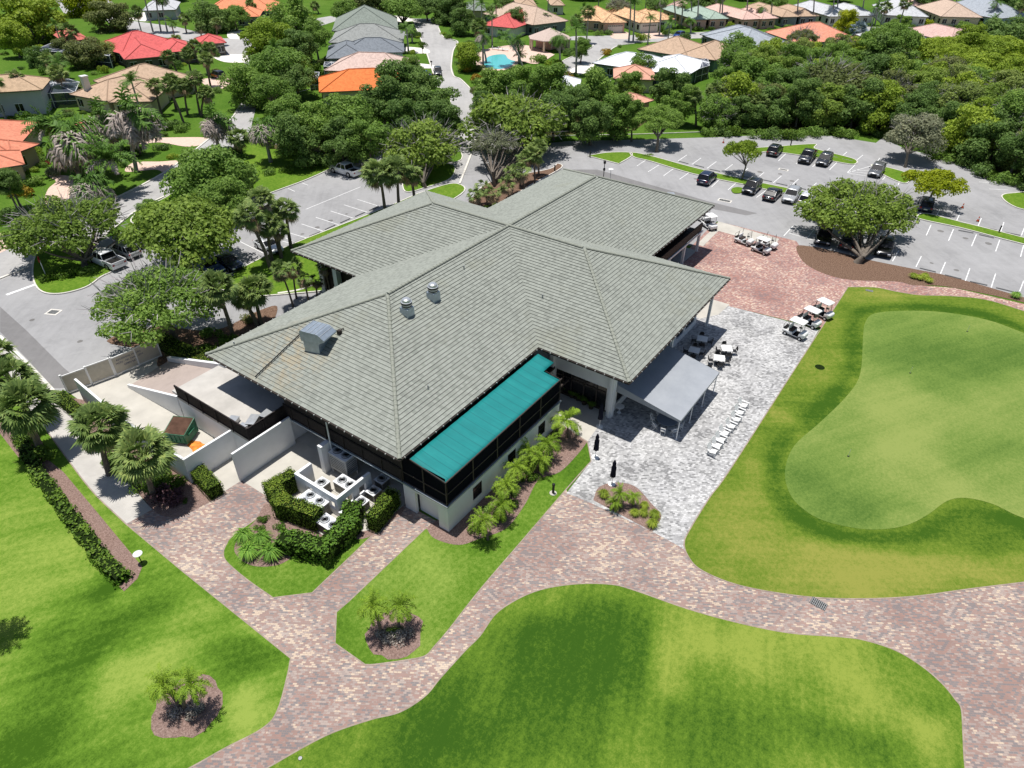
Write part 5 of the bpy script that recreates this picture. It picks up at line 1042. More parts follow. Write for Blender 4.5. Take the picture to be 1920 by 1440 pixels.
# burnt / feathery palms by the salmon house
BP=[(130,250,150,335,6.3,'burnt','large windburnt palm with drooping grey fronds left of the salmon roof'),(95,235,120,320,4.5,'date','wide green feathered palm at the left of the windburnt palm'),(205,300,185,360,4.5,'date','spreading green palm behind the driveways'),(245,212,256,322,5.3,'burnt','tall pale trunked windburnt palm beside the driveway'),(160,345,172,385,4.1,'burnt','low windburnt palm with curled grey fronds beside the brick drive'),(400,225,411,284,4.1,'burnt','windburnt palm at the edge of the pale street'),(492,235,508,305,4.1,'burnt','windburnt palm between the street and the dark trees'),(190,220,200,290,4.6,'burnt','windburnt palm in front of the tan house')]
for cx,cy,bx,by,r_,k,l in BP: palm(cx,cy,bx,by,r_,k,l,None,trunk='royal_trunk',tr=.28,name='feather_palm')
palm(447,258,455,295,2.1,'fan','fan palm on the corner beside the pale street')
fp=[(110,112,112,148),(88,112,118,148),(330,75,338,98),(315,105,333,138),(350,100,358,135),(392,90,393,145),(362,85,372,118),(385,110,395,162),(345,160,352,215),(290,160,303,215),(320,150,330,205),(365,145,375,215),(385,175,378,218),(315,160,345,232),(375,50,378,70),(405,42,410,85),(345,35,350,62),(28,145,42,205),(5,155,20,200),(160,165,168,185),(185,175,187,188),(440,10,455,30),(470,8,478,38),(635,12,640,30),(660,12,668,32),(590,10,598,26)]
for i,(x,y,bx,by) in enumerate(fp):
    near=['on the left side lawn','in front of the red roof','in front of the tan roof','by the orange roofs'][0 if x<120 else 1 if y<120 and x<400 else 2 if y>=120 else 3]
    palm(x,y,bx,by,2.0,'fan','tall fan palm '+near,'tall fan palms '+near)
rp_=[(905,65,906,125,2.8),(905,85,912,118,2.2),(948,70,980,125,3.2),(970,75,973,118,3.0),(975,105,975,118,2.3),(888,95,892,130,2.2),(1048,68,1050,125,3.3),(1080,55,1080,140,3.4),(1022,30,1022,60,2.6),(1013,35,1010,60,2.4),(1095,15,1096,25,2.4),(762,52,766,98,2.8),(772,55,773,80,2.4),(1183,-5,1179,77,3.0),(1190,2,1187,78,3.0),(1240,-2,1236,66,3.0),(1262,-10,1266,52,3),(1280,8,1277,52,2.8),(1295,-12,1296,45,3),(1310,-15,1306,55,3),(1295,40,1295,62,2.4),(1352,-10,1347,46,3),(1355,-20,1352,46,3),(1402,-20,1398,46,3),(1430,15,1432,50,2.5),(1448,5,1442,50,2.8),(1497,-20,1492,46,3),(1527,-25,1522,46,3),(1565,-20,1558,46,3),(1572,-20,1566,44,3),(1622,-15,1612,44,3),(1650,-10,1640,48,3),(1672,-20,1666,30,3),(1690,-20,1682,30,3),(1720,-20,1712,26,3),(1740,-20,1735,20,3),(1768,-15,1757,28,3),(1788,-20,1780,24,3),(1810,25,1806,42,2.4),(1795,30,1790,42,2.4),(1870,5,1855,48,3),(1920,0,1908,48,3),(1885,-15,1880,12,3),(270,-8,287,60,3.4),(292,-10,302,60,3.2),(302,-5,314,60,3),(285,-15,290,20,3)]
for i,(x,y,bx,by,r_) in enumerate(rp_):
    near='round the swimming pool' if (880<x<1100 and y>50) else 'beside the side street' if x<800 and x>700 else 'at the top left beyond the red roof' if x<400 else 'along the road of tiled houses' if x<1400 else 'among the pale houses at the top right'
    palm(x,y,bx,by,r_,'royal' if i%3 else 'coco','tall smooth trunked feather palm '+near,'feather palms '+near,trunk='royal_trunk',tr=.22,name='royal_palm')
T(1585,40,40,4,'round','yellow','yellow shrub like tree before the white house') if False else None
palm(1610,62,1612,72,3.0,'fan','silvery blue fan palm beside the salmon roof',None,col=M['blue_leaf'],tr=.25,H=2.5)
NS=[(25,250,0,'x')]
for x,y,R_,c,l in ((35,355,2.2,'croton','golden hedge shrub beside the salmon house drive'),(15,400,2.3,'dark','large clipped dark dome shrub by the left drive'),(60,340,1.8,'mid','shrub between the golden shrub and the lawn'),(82,305,.9,'red','red flowering shrub by the salmon house door'),(100,322,1.6,'grey','silvery low shrubs in front of the salmon house'),(320,232,2,'dark','dark shrub under the fan palms near the tan house'),(340,238,1.8,'mid','shrub at the edge of the sloping lawn'),(300,235,1.8,'mid','shrub beside the tan house drive'),(410,168,1.5,'dark','shrub by the foot of the palm near the black and red car'),(428,165,1.3,'mid','round shrub beside the black and red car drive'),(485,40,2.2,'dark','dark round shrub at the orange gabled house'),
 (1010,110,2.5,'mid','bushy shrub beside the pool pavilion'),(1040,118,2.6,'bright','bright shrub below the pool pavilion'),(1065,98,2.2,'dark','dark hedge shrub along the bend by the pavilion'),(1085,92,2.2,'dark','dark shrub at the road bend'),(1055,138,2.2,'croton','yellow and orange croton shrub by the side road'),(1066,147,2,'croton','second croton shrub nearest the white driveway'),(1140,97,2,'croton','croton shrub on the verge near the white roof'),(893,145,2,'croton','croton shrub on the street corner'),(905,155,2.2,'mid','shrub behind the corner croton'),(873,128,2,'croton','reddish shrub at the pool corner'),(1141,60,1.8,'dark','clipped ball shrub at the first tiled garage'),(1120,62,1.8,'mid','low hedge shrub at the first tiled house'),(1205,68,2.5,'bright','bright hedge shrub between the tiled garages'),(1255,60,2.2,'mid','shrub by the second tiled house'),(1285,68,2.5,'dark','dark hedge shrub by the blue car'),(1330,72,2.5,'dark','long dark shrub behind the slate grey roof'),(1350,80,2.5,'dark','dark shrub at the slate grey roof end'),(1372,47,2.2,'bright','round bright shrub before the pink house'),(1475,50,2,'mid','shrub before the beige house'),(1500,60,2,'mid','shrub beside the salmon roof'),(1735,42,2.4,'yellow','yellow flowering hedge shrub beside the beige roof'),(1720,38,2.2,'yellow','yellow hedge shrub near the white roof'),(1835,45,2.2,'bright','bright shrub behind the pink screened house'),(675,28,2,'dark','round shrub above the grey roofs'),(820,40,2.2,'dark','shrub at the street corner near the top')): shrub(x,y,R_,c,l)

for x,y,R_,c,l in ((722,1190,.75,'dead_grey','dry brown brush at the left of the palm lawn bed'),(752,1192,.8,'dead_grey','dry brown brush at the right of the palm lawn bed'),(738,1178,.6,'hedge','dark low shrub between the two palms of the lawn bed'),(335,1330,.7,'dead_grey','dry brown brush at the left of the striped lawn bed'),(365,1322,.75,'dead_grey','dry brown brush at the right of the striped lawn bed')): shrub(x,y,R_,c,l,hs=.6)
# ================= NEIGHBOURHOOD HOUSES =================
def rtile(key,c,var=.15):
    if 'rt_'+key not in M: M['rt_'+key]=tiles('roof_'+key,c,var,.4,.36,False,.3)
    return M['rt_'+key]
HW={'tan':(.50,.40,.30),'white':(.66,.64,.60),'grey':(.20,.22,.25),'dark':(.16,.14,.12),'sage':(.16,.24,.21),'pink':(.55,.36,.30),'blue':(.36,.45,.52),'lav':(.45,.46,.52),'beige':(.60,.50,.38)}
for k,c in HW.items(): M['hw_'+k]=plain('wall_'+k,c,.9,.15,.06,.6)
M['garage']=plain('garage_door',(.64,.60,.56),.7,.2,.06); M['enc']=NT('pool_screen').out((.045,.055,.085),.5,.3); M['enc'].node_tree.nodes['Principled BSDF'].inputs['Alpha'].default_value=.72
def block(o,c,A,B,depth,ze,roofm,wallm,pitch=.42,over=.6,garage=0,first=False):
    a=Vector(A); b=Vector(B); d=b-a; L=d.length; u=d/L; nr=Vector((-u.y,u.x))
    if nr.dot(Vector((a.x-CAM.x,a.y-CAM.y)))<0: nr=-nr
    NOGO.append([a,b,b+nr*depth,a+nr*depth])
    z=ze; hp=min(L,depth)/2*pitch
    def Q(s,t,h): p=a+u*s+nr*t-Vector((c.x,c.y)); return Vector((p.x,p.y,h))
    if L>=depth: r0,r1=Q(depth/2,depth/2,z+hp),Q(L-depth/2,depth/2,z+hp)
    else: r0,r1=Q(L/2,L/2,z+hp),Q(L/2,depth-L/2,z+hp)
    c0,c1,c2,c3_=Q(0,0,z),Q(L,0,z),Q(L,depth,z),Q(0,depth,z); rb=MB(); rb.uv=[]; ax=Vector((u.x,u.y,0)); ay=Vector((nr.x,nr.y,0))
    def slope(pts,al):
        e=pts[0]; up=(pts[2]-pts[1]); rb.face(pts)
        n_=(pts[1]-pts[0]).cross(pts[2]-pts[0]).normalized(); upv=n_.cross(al).normalized()
        for p in pts: rb.uv.append(((p-e).dot(al),(p-e).dot(upv)))
    if L>=depth:
        slope([c0,c1,r1,r0],ax); slope([c2,c3_,r0,r1],ax); slope([c1,c2,r1],ay); slope([c3_,c0,r0],ay)
    else:
        slope([c0,c1,r0],ax); slope([c2,c3_,r1],ax); slope([c1,c2,r1,r0],ay); slope([c3_,c0,r0,r1],ay)
    n0=len(rb.f); rb.face([c0+Vector((0,0,-.2)),c1+Vector((0,0,-.2)),c2+Vector((0,0,-.2)),c3_+Vector((0,0,-.2))],1)
    for p,q in ((c0,c1),(c1,c2),(c2,c3_),(c3_,c0)): rb.face([p,q,q+Vector((0,0,-.2)),p+Vector((0,0,-.2))],1)
    rb.uv+= [(0,0)]*(4*5); rf_=rb.build('roof',[roofm,M['hw_dark']],o)
    k=MB()
    for p,q in (((c0,r0),(c1,r1 if L>=depth else r0),(c2,r1),(c3_,r0 if L>=depth else r1),(r0,r1))):
        k.tube(p+Vector((0,0,.03)),q+Vector((0,0,.03)),.11,n=5,cap=False)
    k.build('ridge_cap',roofm_cap(roofm),rf_)
    k=MB(); ang=math.atan2(u.y,u.x); m_=Q(L/2,depth/2,(z-.2)/2); k.box(m_,(L-2*over,depth-2*over,z-.21),0,ang); wl=k.build('wall',wallm,o)
    # openings on the camera side and on the right-hand end
    s=over+1.2; r=random.Random(int(abs(a.x*7+a.y*3)))
    if garage:
        k=MB(); g0=Q(L*garage,over-.03,1.15); k.box(g0,(4.8,.06,2.3),0,ang); gd=k.build('garage_door',M['garage'],o); k=MB()
        for i in range(8): k.box(Q(L*garage-2.1+i*.6,over-.07,2.0),(.42,.02,.28),0,ang)
        k.build('garage_window',M['dark_glass'],gd)
    while s<L-over-1:
        if not garage or abs(s-L*garage)>3.4:
            k=MB(); k.box(Q(s,over-.02,1.5),(1.3,.06,1.4),0,ang); w_=k.build('window',M['dark_glass'],o); k=MB(); k.box(Q(s,over-.045,2.24),(1.5,.07,.1),0,ang); k.box(Q(s,over-.045,.76),(1.5,.07,.1),0,ang); k.box(Q(s,over-.06,1.5),(.06,.05,1.4),0,ang); k.build('window_frame',M['white_plastic'],w_)
        s+=r.uniform(2.6,4.2)
    s=over+1.5
    while s<depth-over-1:
        k=MB(); k.box(Q(over-.02,s,1.5),(.06,1.2,1.3),0,ang); k.build('window',M['dark_glass'],o); s+=r.uniform(3,4.5)
    return rf_,Q
def roofm_cap(m):
    key='cap_'+m.name
    if key not in M:
        c=m.node_tree.nodes; M[key]=plain(key,CAPC[m.name],.9,.15,.1,4)
    return M[key]
CAPC={}
def house(label,rc,wc,blocks,ze=3.0,garage=None,name='house',pitch=.42,var=.15):
    rm=rtile(rc[0],rc[1],var); CAPC[rm.name]=scl(rc[1],.8); g=G((blocks[0][0]+blocks[0][2])/2,(blocks[0][1]+blocks[0][3])/2,ze); o=empty(name,(g.x,g.y,0),0,label,'house')
    my=(blocks[0][1]+blocks[0][3])/2; dk=1.75 if my<60 else 1.3 if my<118 else 1.1; pitch=.50 if my<60 else pitch
    for i,bk in enumerate(blocks):
        ax_,ay_,bx_,by_,dp=bk[:5]; dp*=dk; a=G(ax_,ay_,ze); b=G(bx_,by_,ze)
        block(o,g,(a.x,a.y),(b.x,b.y),dp,ze+(.012*i),rm,M['hw_'+wc],pitch,garage=(garage if i==0 and garage else 0))
    rr=random.Random(int(g.x*13+g.y)); short=' '.join(label.split()[:9])
    for bk in blocks:
        a=G(bk[0],bk[1],0); b=G(bk[2],bk[3],0); a=G(bk[0],bk[1],ze); b=G(bk[2],bk[3],ze); d=b-a; L=d.length; u=d/L; nr=Vector((-u.y,u.x,0)); nr=nr if nr.dot(a-CAM)<0 else -nr; nr.z=0
        for i in range(int(L/2.6)):
            if rr.random()<.25 or (garage and bk is blocks[0] and abs((i+.5)*2.6-L*garage)<3.6): continue
            p=a+u*((i+.5)*2.6+rr.uniform(-.6,.6))+nr*rr.uniform(.3,1.6); R_=rr.uniform(.7,1.35); TN[0]+=1
            s_=put('shrub',crown_with(BUSH[TN[0]%3],[M['hedge'],M['glossy'],LF['mid'],LF['bright'],M['hedge']][rr.randrange(5)]),None,(p.x,p.y,0)); s_.scale=(R_,R_,R_*rr.uniform(.7,1.2)); s_.rotation_euler=(0,0,rr.uniform(0,6)); tag(s_,'garden shrub along the wall of the '+short,'shrub','shrubs of the '+short)
    return o,g
def chimney(o,g,px,py,h,ze):
    p=G(px,py,ze)-Vector((g.x,g.y,0)); k=MB(); k.box((p.x,p.y,h/2),(1.1,1.1,h)); c=k.build('chimney',M['hw_white'],o); k=MB(); k.box((p.x,p.y,h+.1),(1.3,1.3,.2)); k.build('chimney_cap',M['white_plastic'],c)
RC=dict(red=('red',(.56,.12,.115)),tan=('tan',(.46,.33,.235)),salmon=('salmon',(.62,.235,.15)),orange=('orange',(.66,.19,.06)),green=('green',(.22,.25,.22)),grey=('grey',(.27,.28,.27)),slate=('slate',(.19,.21,.235)),pink=('pink',(.55,.42,.37)),blend=('blend',(.60,.38,.22)),mint=('mint',(.32,.40,.34)),white=('white',(.72,.74,.78)),pale=('pale',(.50,.51,.53)),beige=('beige',(.50,.38,.30)),lgrey=('lgrey',(.33,.36,.40)))
o,g=house('large house with a bright red tile roof at the upper left',RC['red'],'dark',[(233,112,318,104,15),(172,86,228,101,13),(312,99,372,93,10),(372,84,425,80,7)],3.0)
o,g=house('tan tile roofed house with a square white chimney at the upper left',RC['tan'],'beige',[(203,192,286,190,11),(130,177,200,190,14),(240,172,372,146,13)],3.0); chimney(o,g,166,172,6.2,3.4)
house('house with a wide salmon tile roof at the left edge behind the windburnt palms',RC['salmon'],'tan',[(22,290,74,270,16),(-60,325,47,308,7),(-140,300,22,288,16)],3.2)
house('salmon roofed wing half hidden behind the tall windburnt palms by the driveways',RC['salmon'],'tan',[(150,262,227,251,9)],3.0)
house('pale tan roofed house at the top left corner',RC['tan'],'white',[(-70,62,2,52,12)],3.0)
house('small dull red roofed house between the huge tree and the red roof',('dullred',(.50,.15,.12)),'dark',[(118,78,168,73,14)],3.0)
house('house end with a tall pale lavender wall at the left edge',('ochre',(.46,.33,.22)),'lav',[(-80,178,79,168,9)],4.6)
house('orange roofed house with grey gables at the top left',('lightorange',(.70,.26,.14)),'grey',[(385,22,515,20,11),(440,32,487,31,7)],3.0)
house('green grey roofed house farthest back in the row left of the street',RC['green'],'white',[(622,58,747,56,13)],3.0)
house('pale grey roofed house second in the row left of the street',RC['grey'],'white',[(616,80,756,79,12),(640,72,690,72,8)],3.0)
house('slate roofed house with blue walls in the row left of the street',RC['slate'],'blue',[(611,110,690,108,12),(640,100,758,98,9)],3.0)
house('pale pink tile roofed house just behind the orange roof',RC['pink'],'white',[(607,132,765,137,12)],3.0)
house('house with a vivid orange tile roof behind the dark trees',RC['orange'],'beige',[(598,173,768,165,12)],3.0)
house('red roofed house right of the street near the top',RC['red'],'white',[(903,47,965,53,15)],3.0)
house('tan roofed house with blue grey walls above the swimming pool',RC['beige'],'grey',[(1000,47,1066,39,15)],3.2)
house('blended orange tile house with a garage, the left of the two above the road',RC['blend'],'pink',[(1130,43,1176,42,14),(1084,38,1130,40,11)],3.0,.55,var=.4)
house('blended orange tile house with a garage, the right of the two above the road',RC['blend'],'white',[(1200,43,1240,41,14),(1236,38,1266,36,9)],3.0,.5,var=.4)
house('mint green roofed house with a brick red garage at the top',RC['mint'],'pink',[(1303,37,1330,36,14),(1330,36,1367,35,11)],3.0)
house('light pink roofed house in the top row behind tall palms',('lightpink',(.62,.42,.36)),'pink',[(1393,37,1430,35,14),(1428,36,1460,34,9)],3.0)
house('beige roofed house between the pink and white roofs in the top row',RC['tan'],'grey',[(1467,32,1500,31,14),(1500,31,1536,30,10)],3.0)
house('white roofed house with an arched porch, the left of two in the top row',RC['pale'],'white',[(1556,31,1600,30,14),(1600,30,1643,29,10)],3.0)
house('white roofed house, the right of two in the top row',RC['pale'],'white',[(1657,28,1742,32,14)],3.0)
house('beige roofed house beside yellow shrubs at the top right',RC['beige'],'beige',[(1765,31,1843,33,13)],3.0)
house('grey roofed house near the top right corner',RC['lgrey'],'blue',[(1872,35,1930,30,14)],3.0)
house('long house with a bright white roof and green walls behind the trees',RC['white'],'sage',[(1110,118,1244,137,11),(1200,128,1292,140,14)],3.0,pitch=.36,var=.04)
house('tan roofed house directly behind the bright white roof',RC['tan'],'sage',[(1195,92,1290,107,11),(1270,104,1342,113,14)],3.0)
house('slate grey roofed house behind the left end of the wood',RC['lgrey'],'grey',[(1393,90,1480,84,14),(1312,64,1400,86,11)],3.0)
house('salmon tile roofed house behind the middle of the wood',('peach',(.66,.28,.19)),'blue',[(1493,80,1613,76,13)],3.0)
house('pale roofed house mostly hidden by the tall pine like tree',RC['pale'],'blue',[(1660,82,1735,80,11)],3.0)
house('pale pink roofed house with a screened pool at the upper right',('rose',(.56,.38,.34)),'grey',[(1782,79,1846,76,15),(1742,66,1800,77,10)],3.0)
house('small peach roofed house poking out of the trees by the white roof',('peach2',(.62,.33,.24)),'beige',[(1150,147,1230,150,9)],3.0)
house('little pink roof seen through the trees beside the wood',('peach2',(.62,.33,.24)),'pink',[(1196,196,1226,188,6)],3.0)
house('pale metal roofed house among the trees left of the side road',RC['white'],'white',[(1030,170,1088,172,10)],3.0,var=.05)
house('beige walled house with a grey roof right behind the red roof',RC['green'],'beige',[(875,20,912,20,10)],3.0)
house('pale house with a dark doorway at the top edge',RC['tan'],'white',[(970,12,1008,12,10)],3.2)
house('little gabled house at the top edge above the tan roof',RC['tan'],'white',[(1033,10,1060,10,8)],3.0)
house('pink roof at the top edge between the tiled and mint roofs',('rose',(.56,.38,.34)),'pink',[(1243,14,1268,16,9)],3.0)
house('distant pale roof at the top edge among the palms of the far right',('rose',(.56,.38,.34)),'pink',[(1700,10,1745,12,9)],3.0)
house('pale garage building with dark doors at the top left',RC['pale'],'lav',[(266,20,330,18,10)],3.0)
# pool pavilion
g=G(1030,92,0); o=empty('pavilion',(g.x,g.y,0),0,'open sided pavilion with a pale many sided roof beside the swimming pool','pavilion')
k=MB(); n_=8; Rr=6.2; top=Vector((0,0,5.4))
for i in range(n_):
    a=2*PI*i/n_+.3; b=2*PI*(i+1)/n_+.3; k.face([(Rr*math.cos(a),Rr*math.sin(a),3.0),(Rr*math.cos(b),Rr*math.sin(b),3.0),top]); k.face([(Rr*math.cos(a),Rr*math.sin(a),2.8),(Rr*math.cos(b),Rr*math.sin(b),2.8),(Rr*math.cos(b),Rr*math.sin(b),3.0),(Rr*math.cos(a),Rr*math.sin(a),3.0)])
k.uv=[(0,0)]*sum(len(f) for f in k.f); CAPC['x']=1; k.build('roof',plain('pavilion_roof',(.50,.40,.35),.9,.15,.12,3),o)
for i in range(n_):
    a=2*PI*i/n_+.3; k=MB(); k.box(((Rr-.6)*math.cos(a),(Rr-.6)*math.sin(a),1.4),(.45,.45,2.8)); k.build('post',M['hw_beige'],o)
k=MB(); k.box((1.5,1.5,1.3),(5,5,2.6)); k.build('wall',M['hw_pink'],o)
# screened pool cages
def cage(pts,h,label,hz=None):
    P=[G(x,y,0) for x,y in pts]; c=P[0]; o=empty('pool_cage',(c.x,c.y,0),0,label,'pool cage'); k=MB(); f=MB(); n=len(P); up=Vector((0,0,h))
    L=[p-c for p in P]; mid=sum(L,Vector())/n+Vector((0,0,h+ (hz or .5)))
    for i in range(n):
        a,b=L[i],L[(i+1)%n]; k.face([a,b,b+up,a+up]); k.face([a+up,b+up,mid]); f.tube(a,a+up,.07,n=5); f.tube(a+up,b+up,.07,n=5); f.tube(a+up,mid,.06,n=5); m_=(a+b)/2; f.tube(m_,m_+up,.06,n=5); f.tube(m_+up,mid,.05,n=5); f.tube(a+up*.45,b+up*.45,.05,n=5)
    k.build('mesh_screen',M['enc'],o); f.build('frame',M['white_metal'],o)
cage([(70,118),(118,120),(212,128),(222,112),(150,100),(110,100)],2.8,'dark screened pool cage in front of the bright red roof')
cage([(57,205),(150,200),(158,180),(118,168),(80,180)],2.8,'screened pool cage left of the tan roof with the chimney')
cage([(610,147),(640,147),(640,138),(612,138)],2.6,'small screened cage at the left end of the pale pink roof')
cage([(583,170),(600,170),(602,158),(584,158)],2.6,'little dark screened cage left of the vivid orange roof')
cage([(1302,156),(1326,148),(1322,132),(1296,140)],3.0,'tall screened pool cage at the right end of the bright white roof')
cage([(1818,88),(1842,88),(1842,78),(1816,79)],2.6,'screened pool cage with white ribs in front of the pale pink roof')
cage([(1722,90),(1752,90),(1748,78),(1720,80)],2.6,'screened pool cage at the pale roof behind the tall tree')
cage([(1210,162),(1232,160),(1230,150),(1208,152)],2.6,'blue screened cage beside the small peach roof')
# swimming pool
sheet('pool_deck',M['driveway'],[(885,125,1),(893,100),(925,90),(975,84),(1010,92),(1040,103,1),(1008,120),(975,115,1),(965,125),(940,133),(900,132)],.10)
M['water']=NT('pool_water').out((.10,.50,.52),.08,.5); 
sheet('pool_water',M['water'],[(907,124),(912,110),(926,104),(946,103),(952,110),(960,114),(966,116),(958,124),(940,130),(918,129)],.13)
o=empty('pool_fence',tuple(G(895,90)),0,'dark picket fence behind the swimming pool','fence'); k=MB(); a=G(895,90); b=G(985,86)
for i in range(60): p=a.lerp(b,i/59)-a; k.tube(p,p+Vector((0,0,1.3)),.03,n=4)
k.tube((0,0,1.25),b-a+Vector((0,0,1.25)),.03,n=4); k.build('pickets',M['bronze'],o)
lg=None
for i,(x,y) in enumerate(((928,94),(939,95),(947,96))):
    g=G(x,y); o=empty('pool_lounger',(g.x,g.y,.1),.5,['leftmost','middle','rightmost'][i]+' of three white loungers behind the swimming pool','lounger','loungers by the pool'); k=MB(); k.box((0,0,.35),(.7,1.9,.08)); k.build('seat',M['white_plastic'],o); k=MB(); k.box((0,.7,.6),(.7,.08,.7)); k.build('backrest',M['white_plastic'],o)

rs=random.Random(99)
for zone,x0,x1,y0,y1,n_ in (('between the houses at the top right',1100,1900,22,100,110),('along the street of grey roofs',760,900,20,230,40),('below the swimming pool',880,1110,136,180,35),('among the gardens at the upper left',-20,560,20,330,110),('left of the grey roofs',560,620,30,160,14)):
    k_=0
    for _ in range(n_*4):
        if k_>=n_: break
        x,y=rs.uniform(x0,x1),rs.uniform(y0,y1); g=G(x,y)
        if any(inpoly(g.x,g.y,P_) for P_ in NOGO): continue
        k_+=1; R_=rs.uniform(.7,1.9); TN[0]+=1
        s_=put('garden_bush',crown_with(BUSH[TN[0]%3],[M['hedge'],M['glossy'],LF['mid'],LF['dark'],LF['bright'],M['hedge'],LF['olive']][rs.randrange(7)]),None,(g.x,g.y,0)); s_.scale=(R_,R_,R_*rs.uniform(.6,1.5)); s_.rotation_euler=(0,0,rs.uniform(0,6)); tag(s_,'low garden bush '+zone,'shrub','garden bushes '+zone)

k_=0
for _ in range(400):
    if k_>=34: break
    zone,x0,x1,y0,y1=(('among the houses at the top right',880,1900,24,98) if k_<22 else ('among the houses at the upper left',0,560,30,230))
    x,y=rs.uniform(x0,x1),rs.uniform(y0,y1); g=G(x,y)
    if any(inpoly(g.x,g.y,P_) for P_ in NOGO): continue
    k_+=1; q=PX((g.x,g.y,rs.uniform(5,9))); palm(q[0],q[1],x,y,rs.uniform(2.2,2.9),'royal' if k_%3 else 'fan','garden palm standing '+zone,'garden palms '+zone,trunk='royal_trunk',tr=.18,name='garden_palm')
# ================= VEHICLES =================
PAINT={}
def paint(name,c,metal=.2):
    if name not in PAINT:
        m=NT('car_'+name); b=m.b; b.inputs['Base Color'].default_value=(*c,1); b.inputs['Roughness'].default_value=.28; b.inputs['Metallic'].default_value=metal; b.inputs['Coat Weight'].default_value=.7; b.inputs['Coat Roughness'].default_value=.06; PAINT[name]=m.mt
    return PAINT[name]
COLS=dict(black=(.008,.008,.010),dark=(.03,.032,.036),grey=(.12,.125,.13),silver=(.38,.39,.40),white=(.74,.75,.77),blue=(.012,.05,.24),navy=(.012,.02,.055),red=(.30,.012,.015))
def ring(x,w,z0,z1,r=.12,n=0):
    # rounded-rectangle section in YZ at station x
    p=[]; h=z1-z0; r=min(r,h*.45,w*.45)
    for sx,sy,a0 in ((1,-1,-90),(1,1,0),(-1,1,90),(-1,-1,180)):
        cy,cz=sx*(w-r),(z1-r if sy>0 else z0+r)
        for k in range(3): a=R(a0+k*45); p.append((x,cy+r*math.cos(a),cz+r*math.sin(a)))
    return p
SPEC={ # length, width, belt z, roof z, cabin stations (x at base front, roof front, roof rear, base rear)
 'suv':(4.75,1.9,1.05,1.70,(1.05,.35,-1.75,-2.25),1.02),'sedan':(4.8,1.83,.92,1.42,(.95,.2,-1.1,-1.85),.98),'pickup':(5.7,1.98,1.12,1.85,(1.25,.65,-.75,-1.0),1.1)}
def car_proto(kind,col,col2=None):
    L,Wd,zb,zr,(b0,r0,r1,b1),hood=SPEC[kind]; w=Wd/2; h=L/2; pm=paint(col,COLS[col]); o=empty('parked_car',(0,0,0),0,'x','car'); g=.24
    mb=MB(); st=[(-h,w*.86,.42,zb*.80,.16),(-h+.12,w*.95,.34,zb*.93,.15),(-h+.55,w,g,zb,.13),(-.6,w,g,zb,.12),(b0,w,g,zb,.12),(b0+.25,w*.99,g,hood*.985,.13),(h-.45,w*.95,g+.02,hood*.90,.17),(h-.12,w*.88,.34,hood*.80,.17),(h,w*.76,.42,hood*.66,.14)]
    if kind=='pickup':
        st=[(-.95,w,g,zb,.1),(b0,w,g,zb,.12),(b0+.25,w*.99,g,zb*.99,.13),(h-.4,w*.96,g+.02,zb*.95,.16),(h-.1,w*.9,.36,zb*.86,.16),(h,w*.8,.44,zb*.7,.14)]
    mb.loft([ring(*s) for s in st]); body=mb.build('body',pm,o,True)
    if kind=='pickup':
        k=MB(); k.box((-(h+.95)/2,0,.62),(h-.95,Wd*.98,.5)); k.box((-(h+.95)/2,w-.07,.98),(h-.95,.12,.42)); k.box((-(h+.95)/2,-w+.07,.98),(h-.95,.12,.42)); k.box((-h+.05,0,.95),(.1,Wd-.26,.45)); k.build('cargo_bed',pm,o,bevel=.03)
        k=MB(); k.box((-(h+.95)/2,0,.885),(h-1.1,Wd-.32,.03)); k.build('bed_liner',M['rubber'],o)
    # wheel arches (dark), wheels
    wr=.36 if kind!='pickup' else .41
    for x in (h-.95,-h+(1.0 if kind!='pickup' else 1.25)):
        for s in (-1,1):
            k=MB(); k.tube((x,s*(w-.22),wr),(x,s*(w+.012),wr),wr*1.14,n=20); k.build('wheel_arch',M['rubber'],body)
            k=MB(); k.tube((x,s*(w-.2),wr),(x,s*(w+.03),wr),wr,n=20); t=k.build('wheel',M['rubber'],o); k=MB(); k.tube((x,s*(w),wr),(x,s*(w+.045),wr),wr*.62,n=14); k.build('rim',M['chrome'],t)
    # glasshouse
    wi=w*.80; gl=MB(); wb=w*.93
    base=[(b0,wb,zb-.04),(r0,wi,zr-.07),(r1,wi,zr-.08),(b1,wb*.96,zb-.04)]
    V=[]
    for x,ww,z in base: V.append([(x,ww,z),(x,-ww,z)])
    gl.face([V[0][0],V[1][0],V[2][0],V[3][0]]); gl.face([V[3][1],V[2][1],V[1][1],V[0][1]]); gl.face([V[0][1],V[1][1],V[1][0],V[0][0]]); gl.face([V[2][0],V[2][1],V[3][1],V[3][0]]); gl.build('windows',M['dark_glass'],o)
    rf_=MB(); rf_.loft([[(x,ww*math.cos(a)*1.0,z+.055*math.sin(a)) for a in [i*PI/6 for i in range(7)]]+[(x,-ww,z-.03),(x,ww,z-.03)] for x,ww,z in ((r0+.06,wi*.96,zr-.085),(r0-.25,wi*1.01,zr-.05),((r0+r1)/2,wi*1.02,zr-.04),(r1+.2,wi*1.01,zr-.055),(r1-.08,wi*.97,zr-.09))]); rf_.build('roof_panel',pm,o,True)
    pl=MB()
    for s in (-1,1):
        for (xa_,xb_) in (((b0,wb),(r0,wi)),((b1,wb*.96),(r1,wi))): pl.tube((xa_[0],s*xa_[1],zb-.05),(xb_[0],s*xb_[1],zr-.08),.045,n=6)
        for f in (.42,.72) if kind!='pickup' else (.5,): x=b0+(b1-b0)*f; x2=r0+(r1-r0)*f; pl.tube((x,s*wb,zb-.05),(x2,s*wi,zr-.08),.04,n=6)
    pl.build('pillars',pm,o)
